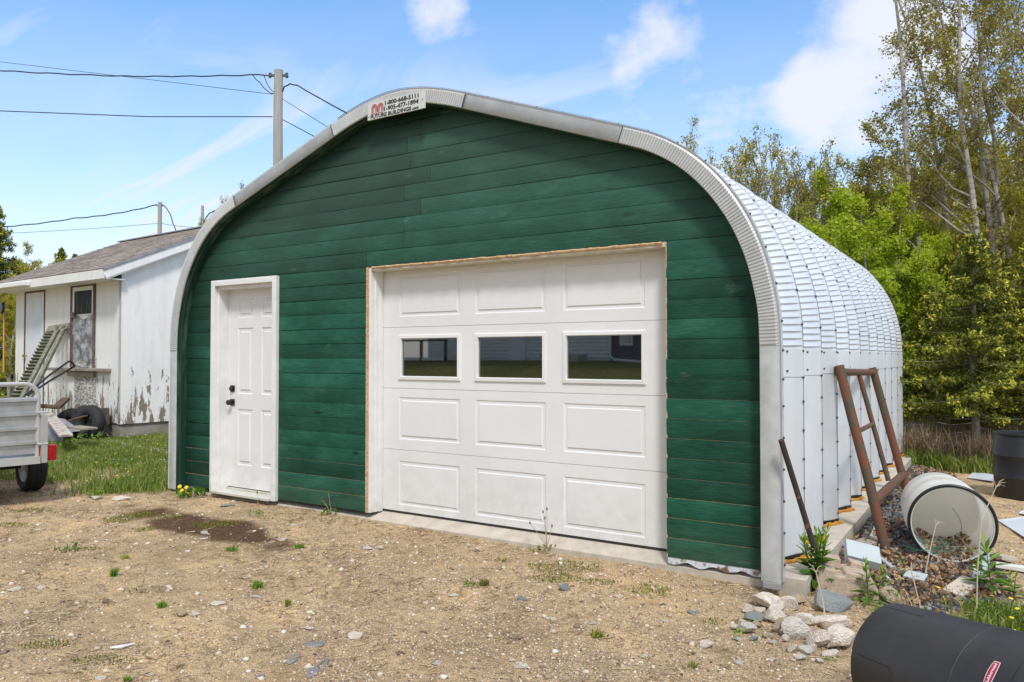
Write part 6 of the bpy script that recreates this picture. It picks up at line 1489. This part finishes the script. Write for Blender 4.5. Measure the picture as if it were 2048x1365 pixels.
b = MB(); a = g(322, 1004); b.tube([Vector((0, 0, .008)), RGT*.10+Vector((0, 0, .015)), RGT*.22+Vector((.0, .03, .012))], [.003, .004, .002], 6); o = b.build('twig', mat('twig brown', (.22, .15, .09), .9)); o.location = a; tag(o, 'thin dark twig on the gravel before the left trim foot', 'twig')

# ------------------------------------------------------------------ TREES
M_bark = mat('grey bark', (.20, .165, .13), .95, col2=(.36, .33, .29), vscale=9, vstretch=(1, 1, .4), bump=.8, bscale=20, bdist=.02)
M_birch = mat('pale bark', (.42, .38, .33), .9, col2=(.17, .14, .115), vscale=7, vstretch=(1, 1, 2.2), lo=.48, hi=.62, bump=.5, bscale=20, bdist=.01)
M_twig = mat('twig bark', (.10, .078, .058), .95)
L_olive = leafmat('olive spring leaves', [(.24, .225, .03), (.38, .36, .04), (.50, .47, .06), (.48, .35, .11)], transl=.5)
L_brown = leafmat('brownish buds', [(.17, .11, .045), (.29, .22, .06), (.38, .34, .065), (.48, .44, .10)], transl=.3)
L_green = leafmat('fresh green leaves', [(.20, .27, .018), (.34, .43, .025), (.46, .56, .04), (.55, .60, .07)], transl=.5)
L_mid = leafmat('mid green leaves', [(.15, .20, .022), (.27, .33, .03), (.38, .43, .045), (.46, .45, .08)], transl=.5)
L_needle = leafmat('spruce needles', [(.07, .09, .016), (.15, .18, .024), (.26, .29, .032), (.52, .50, .05), (.68, .58, .09)], transl=.15)
def decid(name, seed, H, spread, r0, lm, nleaf, lsize, bark, start=.25, stems=1, limbs=26, up=.55, leafbias=0., sub=6, sparse=1., lean=0.):
    """tapered stems with limbs and twigs; leaves hang on the twigs. Returns an Empty with trunk and crown"""
    r = random.Random(seed); tb = MB(); tw = MB(); tips = []
    for s_ in range(stems):
        az = s_*2*math.pi/max(1, stems)+r.random(); tilt = (0 if stems == 1 else r.uniform(.08, .22))+lean; h = H*r.uniform(.82, 1) if stems > 1 else H
        pts = []; p = Vector((.06*stems*math.cos(az), .06*stems*math.sin(az), -.2)); d = Vector((math.cos(az)*tilt, math.sin(az)*tilt, 1)).normalized(); n = 14
        for i in range(n+1):
            pts.append(p.copy()); p = p+d*((h+.2)/n); d = (d+Vector((r.gauss(0, .045), r.gauss(0, .045), .02))).normalized()
        rs = [r0*(1-.93*(i/n))**.9+.004 for i in range(n+1)]; tb.tube(pts, rs, 9)
        for k in range(limbs):
            u = start+(1-start)*((k+r.random())/limbs); f = u*n; i = min(int(f), n-1); o = pts[i].lerp(pts[i+1], f-i)
            a = r.uniform(0, 2*math.pi); L = spread*(1.10-u)**.42*r.uniform(.55, 1.1)*(1 if u > start+.08 else .7); e = up*r.uniform(.6, 1.3)+.35*u
            dd = Vector((math.cos(a), math.sin(a), e)).normalized(); q = [o.copy()]; m = 5; pp = o.copy()
            for j in range(m): pp = pp+dd*(L/m); dd = (dd+Vector((r.gauss(0, .14), r.gauss(0, .14), .07))).normalized(); q.append(pp.copy())
            rr = max(.006, rs[i]*.45*(L/spread)); tb.tube(q, [rr*(1-.8*j/m)+.003 for j in range(m+1)], 5, caps=False)
            for t in range(sub):
                v = .25+.75*(t+r.random())/sub; fj = v*m; j = min(int(fj), m-1); b0 = q[j].lerp(q[j+1], fj-j); d2 = (dd+Vector((r.gauss(0, .7), r.gauss(0, .7), r.gauss(.2, .45)))).normalized(); L2 = L*r.uniform(.25, .5)
                b1 = b0+d2*L2*.5+Vector((0, 0, .03*L2)); b2 = b1+(d2+Vector((r.gauss(0, .25), r.gauss(0, .25), .1))).normalized()*L2*.5; tw.tube([b0, b1, b2], [.0065, .0045, .002], 3, caps=False)
                for z_ in range(4):
                    c0 = b0.lerp(b2, r.uniform(.3, 1)); c1 = c0+Vector((r.gauss(0, 1), r.gauss(0, 1), r.gauss(.35, .8))).normalized()*L2*r.uniform(.25, .5); tw.tube([c0, c1], [.0035, .0015], 3, caps=False); tips.append((c0, c1))
    T0_ = np.array([t[0] for t in tips]); T1_ = np.array([t[1] for t in tips]); g_ = np.random.default_rng(seed); k = g_.integers(0, len(tips), nleaf); u = g_.random(nleaf)[:, None]
    keep = g_.random(len(tips))[k] < sparse; k = k[keep]; u = u[keep]
    C2 = T0_[k]*(1-u)+T1_[k]*u + g_.normal(0, .035+lsize*.5, (len(k), 3)); V, Fq = leaves(C2, lsize*(.4+1.2*g_.random(len(k))), .75, g=g_)
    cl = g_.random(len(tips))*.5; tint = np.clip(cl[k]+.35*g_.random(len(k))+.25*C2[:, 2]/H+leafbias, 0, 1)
    root = bpy.data.objects.new(name, None); col.objects.link(root)
    old = globals()['s_world']
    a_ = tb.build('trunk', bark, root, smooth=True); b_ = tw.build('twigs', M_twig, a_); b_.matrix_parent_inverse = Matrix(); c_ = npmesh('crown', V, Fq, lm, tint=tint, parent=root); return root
def spruce(name, seed, H, Rb, r0, start=.12, n_per=1.0, bright=.25, needle=.055):
    r = random.Random(seed); g_ = np.random.default_rng(seed); tb = MB(); tb.tube([(0.02*math.sin(i), .02*math.cos(i*1.3), -.2+(H+.2)*i/10) for i in range(11)], [r0*(1-.95*i/10)+.003 for i in range(11)], 9)
    Cs = []; Ts = []; z = start*H; dw = MB()
    while z < H*.985:
        f = (z-start*H)/(H*(1-start)); L0 = Rb*(1-f)**.85*(.75+.25*min(1, f*6)); nb = r.randint(6, 8)
        for k in range(nb):
            a = r.uniform(0, 2*math.pi); L = L0*r.uniform(.7, 1.12)+.05; zz = z+r.uniform(-.05, .05); droop = .10+.22*(1-f); m = 6; q = []
            for j in range(m+1): t = j/m; q.append(Vector((math.cos(a)*L*t, math.sin(a)*L*t, zz-droop*L*t+.20*L*t*t)))
            tb.tube(q, [.010*(1-.8*j/m)*(L/Rb+.3) for j in range(m+1)], 4, caps=False)
            n = int(L*150*n_per)+8; t = g_.random(n)**.8; side = g_.choice([-1, 1], n); ll = (.35*(1-t*.75)*L*.62)*g_.random(n)
            bx_ = np.cos(a)*(L*t+ll*.35)-np.sin(a)*side*ll; by_ = np.sin(a)*(L*t+ll*.35)+np.cos(a)*side*ll; bz_ = zz-droop*L*t+.20*L*t*t-ll*.10+g_.normal(0, .03, n)+.05*ll
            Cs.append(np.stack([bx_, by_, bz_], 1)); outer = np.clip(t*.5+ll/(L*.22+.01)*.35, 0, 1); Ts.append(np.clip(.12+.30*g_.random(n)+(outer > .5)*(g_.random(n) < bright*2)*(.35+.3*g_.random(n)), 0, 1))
        z += .085+.05*(1-f)
    for k in range(10):
        a = r.uniform(0, 6.28); zz = start*H*r.uniform(.35, .98); L = Rb*r.uniform(.25, .6); dw.tube([(0, 0, zz), (math.cos(a)*L*.6, math.sin(a)*L*.6, zz-.02), (math.cos(a)*L, math.sin(a)*L, zz+r.uniform(-.1, .05))], [.008, .005, .002], 4, caps=False)
    C2 = np.concatenate(Cs); T2 = np.concatenate(Ts); V, Fq = leaves(C2, needle*(.7+.6*g_.random(len(C2))), .38, g=g_)
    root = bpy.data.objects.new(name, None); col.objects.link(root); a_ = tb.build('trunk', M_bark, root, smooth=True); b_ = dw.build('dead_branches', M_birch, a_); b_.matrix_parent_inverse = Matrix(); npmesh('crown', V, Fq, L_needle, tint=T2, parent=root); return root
def copy_tree(o, parent=None):
    c = o.copy(); col.objects.link(c)
    if parent is not None: c.parent = parent
    for ch in [q for q in bpy.data.objects if q.parent == o]: copy_tree(ch, c)
    return c
used = set()
def plant(proto, px, depth, label, cat='tree', sc=1., rz=0., group=None, xyz=None, name=None, sz=None):
    o = proto if proto.name not in used else copy_tree(proto); used.add(proto.name); used.add(o.name)
    if xyz is None: p = atd(px, depth); xyz = (p.x, p.y, gz(p.x, p.y)-.03)
    o.location = xyz; o.rotation_euler = (0, 0, rz); o.scale = (sc, sc, sz or sc)
    if name: o.name = name
    return tag(o, label, cat, group)
birch = decid('birch_tree', 3, 10.5, 2.2, .075, L_brown, 22000, .045, M_birch, start=.30, stems=3, limbs=20, up=.75, sub=6)
birch2 = decid('birch_tree', 5, 11.5, 2.0, .07, L_brown, 20000, .045, M_birch, start=.36, stems=3, limbs=20, up=.8, sub=6)
olive = decid('olive_tree', 8, 7.2, 2.0, .09, L_olive, 42000, .050, M_bark, start=.16, stems=2, limbs=24, up=.7, sub=6)
browny = decid('budding_tree', 12, 6.4, 1.7, .08, L_brown, 26000, .046, M_bark, start=.2, stems=2, limbs=22, up=.8, sub=6, leafbias=.05)
fresh = decid('green_shrub', 17, 4.1, 1.35, .05, L_green, 46000, .046, M_bark, start=.08, stems=4, limbs=12, up=.8, sub=6)
midt = decid('leafy_tree', 21, 6.0, 1.8, .08, L_mid, 42000, .052, M_bark, start=.14, stems=2, limbs=24, up=.6, sub=6)
bare = decid('bare_shrub', 27, 6.2, 1.2, .035, L_brown, 15000, .042, M_bark, start=.18, stems=11, limbs=13, up=1.9, sub=7, leafbias=.25)
spr = spruce('young_spruce', 4, 3.3, 1.25, .06, start=.24, n_per=1.35, bright=.42, needle=.060)
spr2 = spruce('spruce_tree', 9, 5.2, 1.6, .09, start=.06, n_per=1.25, bright=.30, needle=.068)
T_ = 'trees beyond the garage'
plant(birch, 1935, 14, 'tall thin birch with sparse brownish leaves, left one of the pair at the top right', group=T_, rz=.6)
plant(birch2, 1985, 15.5, 'tall birch with dark straight stems, right one of the pair at the top right', group=T_, rz=2.2)
plant(birch2, 2075, 13.5, 'leaning pale birch cut by the right edge of the picture', group=T_, rz=4.2, sc=.95)
plant(bare, 1475, 17, 'nearly bare many stemmed shrub rising behind the arched roof', cat='shrub', group=T_, sz=1.02)
plant(bare, 1555, 17.5, 'second nearly bare shrub, right of the first behind the roof', cat='shrub', group=T_, rz=2, sc=.92)
plant(bare, 1440, 16.5, 'slim budding shrub poking over the ribbed roof edge', cat='shrub', group=T_, rz=1, sc=.7, sz=1.02)
plant(browny, 1712, 18, 'rounded olive brown tree standing alone against the sky', group=T_, sc=1.02)
plant(browny, 1655, 21, 'olive brown tree further back left of the rounded one', group=T_, rz=2.4, sc=.9)
plant(olive, 1862, 19, 'broad olive green tree behind the birch pair', group=T_, sc=1.04)
plant(olive, 1985, 18.5, 'dense olive tree behind the right birch', group=T_, rz=1.9, sc=.98)
plant(olive, 1800, 22, 'olive tree between the rounded tree and the birches, further back', group=T_, rz=3.3, sc=.95)
plant(olive, 2055, 13.6, 'light olive tree at the right edge behind the spruces', group=T_, sc=.70)
plant(midt, 1760, 17, 'mid green tree above the bright shrub', group=T_, rz=2.2, sc=.80)
plant(olive, 1905, 15.2, 'light olive tree behind the young spruce', group=T_, rz=4.1, sc=.62)
plant(fresh, 1715, 13.2, 'bright lime green shrub directly behind the garage corner', cat='shrub', group=T_, sc=.98)
plant(fresh, 1790, 13.8, 'bright green shrub right of the lime green one', cat='shrub', group=T_, rz=2.5, sc=.92)
plant(fresh, 1655, 15.5, 'yellow green shrub over the curved roof crest', cat='shrub', group=T_, rz=4.0, sc=1.08)
plant(fresh, 1612, 17.5, 'green shrub further left over the roof crest', cat='shrub', group=T_, rz=5.0, sc=.92)
plant(bare, 1520, 16.2, 'budding shrub between the first and second bare shrubs', cat='shrub', group=T_, rz=4.4, sc=.85, sz=.95)
plant(midt, 1850, 15, 'low mid green tree between the shrubs and the spruces', group=T_, rz=5.2, sc=.62)
plant(spr, 1948, 10.6, 'young spruce with bare lower trunk beside the black barrel', group=T_)
plant(spr2, 1862, 12.6, 'dark spruce just right of the garage end wall', group=T_, sc=.52)
plant(spr2, 2015, 12.4, 'spruce with yellow green tips behind the black barrel', group=T_, rz=2.1, sc=.50)
plant(spr2, 1990, 14.2, 'taller dark spruce behind the young one', group=T_, rz=3.7, sc=.52)
plant(spr, 2095, 10.6, 'spruce reaching in from the right edge of the picture', group=T_, rz=2.9, sc=1.05)
plant(spr2, 1812, 14.6, 'dark spruce half hidden by the lime green shrub', group=T_, rz=5.1, sc=.50)
plant(spr2, 1925, 13.4, 'dark spruce filling the gap left of the young one', group=T_, rz=1.1, sc=.48)
B_ = 'far trees filling the wood'
kk = 0
for px, dep, pr, sc_, what in ((1500, 27, midt, .75, 'mid green'), (1580, 25, olive, .72, 'olive'), (1640, 27, olive, .85, 'olive'), (1700, 24, midt, .8, 'mid green'), (1750, 26, olive, 1.0, 'olive'), (1820, 25, midt, 1.0, 'mid green'), (1880, 27, olive, 1.2, 'olive'), (1945, 24, olive, 1.15, 'olive'), (2010, 22, midt, 1.15, 'mid green'), (2070, 21, olive, 1.15, 'olive'), (2150, 20, midt, 1.1, 'mid green'), (2250, 18, olive, 1., 'olive')):
    plant(pr, px, dep, what+' far tree in the wood, '+['leftmost', 'second', 'third', 'fourth', 'fifth', 'sixth', 'seventh', 'eighth', 'ninth', 'tenth', 'eleventh', 'rightmost'][kk]+' along the back row', group=B_, rz=kk*1.3, sc=sc_); kk += 1
# left background
G_ = 'trees beyond the shed'
plant(spr2, -12, 30, 'dark spruce cut by the left edge of the picture', group=G_, rz=.5, sc=1.45)
plant(spr2, 120, 45, 'pointed small spruce top above the shed roof, left of two', group=G_, rz=1.5, sc=1.55)
plant(spr2, 148, 46, 'pointed small spruce top above the shed roof, right of two', group=G_, rz=2.5, sc=1.50)
plant(olive, 75, 30, 'yellow olive bushy tree above the left end of the shed roof', group=G_, rz=.4, sc=.80)
plant(olive, 20, 27, 'low olive tree at the far left behind the shed', group=G_, rz=1.7, sc=.68)
plant(browny, 40, 33, 'thin twiggy tree top left of the olive bushy tree', group=G_, rz=2.2, sc=.98)
plant(midt, 100, 34, 'mid green tree below the two pointed spruce tops', group=G_, rz=2.9, sc=.80)
plant(bare, 487, 24, 'sprays of dark leafed twigs above the left roof slope', cat='shrub', group=G_, rz=2.2, sc=.62, sz=1.06)
# brush at the wood edge
x, y, z = scatter(110000, .3, 6, 6.9, 11, lambda x, y: (.25+.75*sstep(fnoise(x, y, 1.5, 81, 3), -.3, .3)))
o = blades('dry_brush', x, y, .12+.50*nr.random(len(x)), .007+.008*nr.random(len(x)), M_straw, nr.random(len(x)), 1.2); o['kind'] = 'stuff'
x, y, z = scatter(90000, .3, 7, 6.6, 12, lambda x, y: (.2+.8*sstep(fnoise(x, y, 1.2, 82, 3), -.2, .3)))
o = blades('undergrowth', x, y, .05+.25*nr.random(len(x)), .008+.010*nr.random(len(x)), M_grass, nr.random(len(x))*.8, .9); o['kind'] = 'stuff'
C2 = np.stack([nr.uniform(-3.5, 8, 60000), nr.uniform(8.5, 20, 60000), np.zeros(60000)], 1); C2[:, 2] = hgt(C2[:, 0], C2[:, 1])+1.5*nr.random(60000)**1.6*np.clip(.6+fnoise(C2[:, 0], C2[:, 1], .5, 83, 3), .1, 1.2)
V, Fq = leaves(C2, .07+.05*nr.random(len(C2)), .7); tag(npmesh('understory', V, Fq, leafmat('understory leaves', [(.10, .11, .02), (.20, .21, .035), (.30, .30, .06), (.36, .25, .12)], transl=.3), tint=nr.random(len(C2))), kind='stuff')

# ------------------------------------------------------------------ what the garage windows reflect: house on the bank behind the camera
def vx(px, Y): return at(px, 715, 1, Y).x
HY = 16.; zl = gz(0, -HY)
hs_ = thing('neighbour_house', 'white clapboard house with a grey shingled wing seen mirrored in the garage windows', 'house', (vx(1040, HY), -HY, zl))
M_clap = mat('white clapboard', (.80, .80, .77), .6, var=.1, vscale=4); M_shk = mat('grey cedar shingle', (.13, .115, .11), .9, col2=(.19, .17, .165), vscale=12)
b = MB(); x0_, x1_ = vx(845, HY), vx(1212, HY)
for k in range(26): z_ = zl+.1+k*.115; b.box((x0_, -HY-.2, z_), (x1_, -HY+.012*(k % 2)*0-.0, z_+.100)); b.box((x0_, -HY+.001, z_+.10), (x1_, -HY+.03, z_+.112))
b.build('clapboard_wall', M_clap, hs_)
b = MB(); x2_ = vx(1480, HY); b.box((x1_+.02, -HY-.2, zl), (x2_, -HY-.02, zl+3.1))
for k in range(26):
    xx = x1_+.03
    while xx < x2_-.1: w_ = rng.uniform(.09, .17); b.box((xx, -HY-.02, zl+k*.12), (min(x2_, xx+w_-.006), -HY-.002-.008*rng.random(), zl+k*.12+.115)); xx += w_
b.build('shingle_wall', M_shk, hs_)
b = MB(); b.box((x0_-.2, -HY-5, zl+3.1), (x2_+.2, -HY+.4, zl+3.25)); b.add([(x0_-.2, -HY+.4, zl+3.26), (x2_+.2, -HY+.4, zl+3.26), (x2_+.2, -HY-2.3, zl+4.8), (x0_-.2, -HY-2.3, zl+4.8), (x2_+.2, -HY-5, zl+3.26), (x0_-.2, -HY-5, zl+3.26)], [(0, 1, 2, 3), (3, 2, 4, 5)]); b.build('roof', M_shin, hs_)
b = MB(); a_, c_ = vx(1006, HY), vx(1042, HY); b.box((a_, -HY+.015, zl+.1), (c_, -HY+.05, zl+2.1)); b.build('door', M_trimw, hs_)
b = MB(); a_, c_ = vx(1232, HY), vx(1258, HY); b.box((a_, -HY+.0, zl+.55), (c_, -HY+.04, zl+1.6)); wd = b.build('window', M_trimw, hs_)
b = MB(); b.box((a_+.06, -HY+.035, zl+.62), (c_-.06, -HY+.045, zl+1.53)); o = b.build('pane', M_glass, None); o.parent = wd; o.matrix_parent_inverse = Matrix()
b = MB(); xd = x1_+.02; b.tube([(xd, -HY+.06, zl+3.0), (xd, -HY+.06, zl+.25), (xd+.15, -HY+.12, zl+.12), (xd+1.3, -HY+.4, zl+.05)], .045, 8); b.build('downspout', M_trimw, hs_)
b = MB(); b.box((vx(1090, HY), -HY+.02, zl), (vx(1165, HY), -HY+.6, zl+.28)); b.build('step', M_conc, hs_)
dk = thing('wooden_deck', 'low white edged deck with brown railing mirrored in the left garage window', 'deck', (vx(830, 14.5), -14.5, gz(0, -14.5)))
zd = gz(0, -14.5); a_, c_ = vx(780, 14.5), vx(880, 14.5)
b = MB(); b.box((a_, -15.4, zd+.12), (c_, -14.5, zd+.2)); b.build('deck_floor', M_trimw, dk)
for k in range(3):
    b = MB(); b.box((a_+.02+k*(c_-a_-.1)/2, -14.58, zd-.3), (a_+.10+k*(c_-a_-.1)/2, -14.5, zd+.75)); b.build('post', M_dkw, dk)
b = MB(); b.box((a_, -14.62, zd+.75), (c_, -14.48, zd+.81)); b.build('rail', M_dkw, dk)
R_ = 'added trees behind the viewer'  # unseen trees put in for window reflections and neutral ambient light
for i, (x_, y_, pr, sc_) in enumerate(((-8, -19, olive, 1.1), (-13, -17, midt, 1.2), (9, -20, olive, 1.2), (4, -26, midt, 1.5), (-3, -27, olive, 1.5), (-20, -14, spr2, 1.6), (16, -14, midt, 1.3))):
    plant(pr, 0, 0, ['added olive tree left of the neighbour house', 'added mid green tree beyond the olive one on the bank', 'added olive tree right of the neighbour house', 'added mid green tree behind the neighbour house', 'added olive tree behind the neighbour house chimney side', 'added big spruce on the bank far left behind the viewer', 'added mid green tree far right behind the viewer'][i], group=R_, xyz=(x_, y_, gz(x_, y_)-.05), rz=i, sc=sc_)
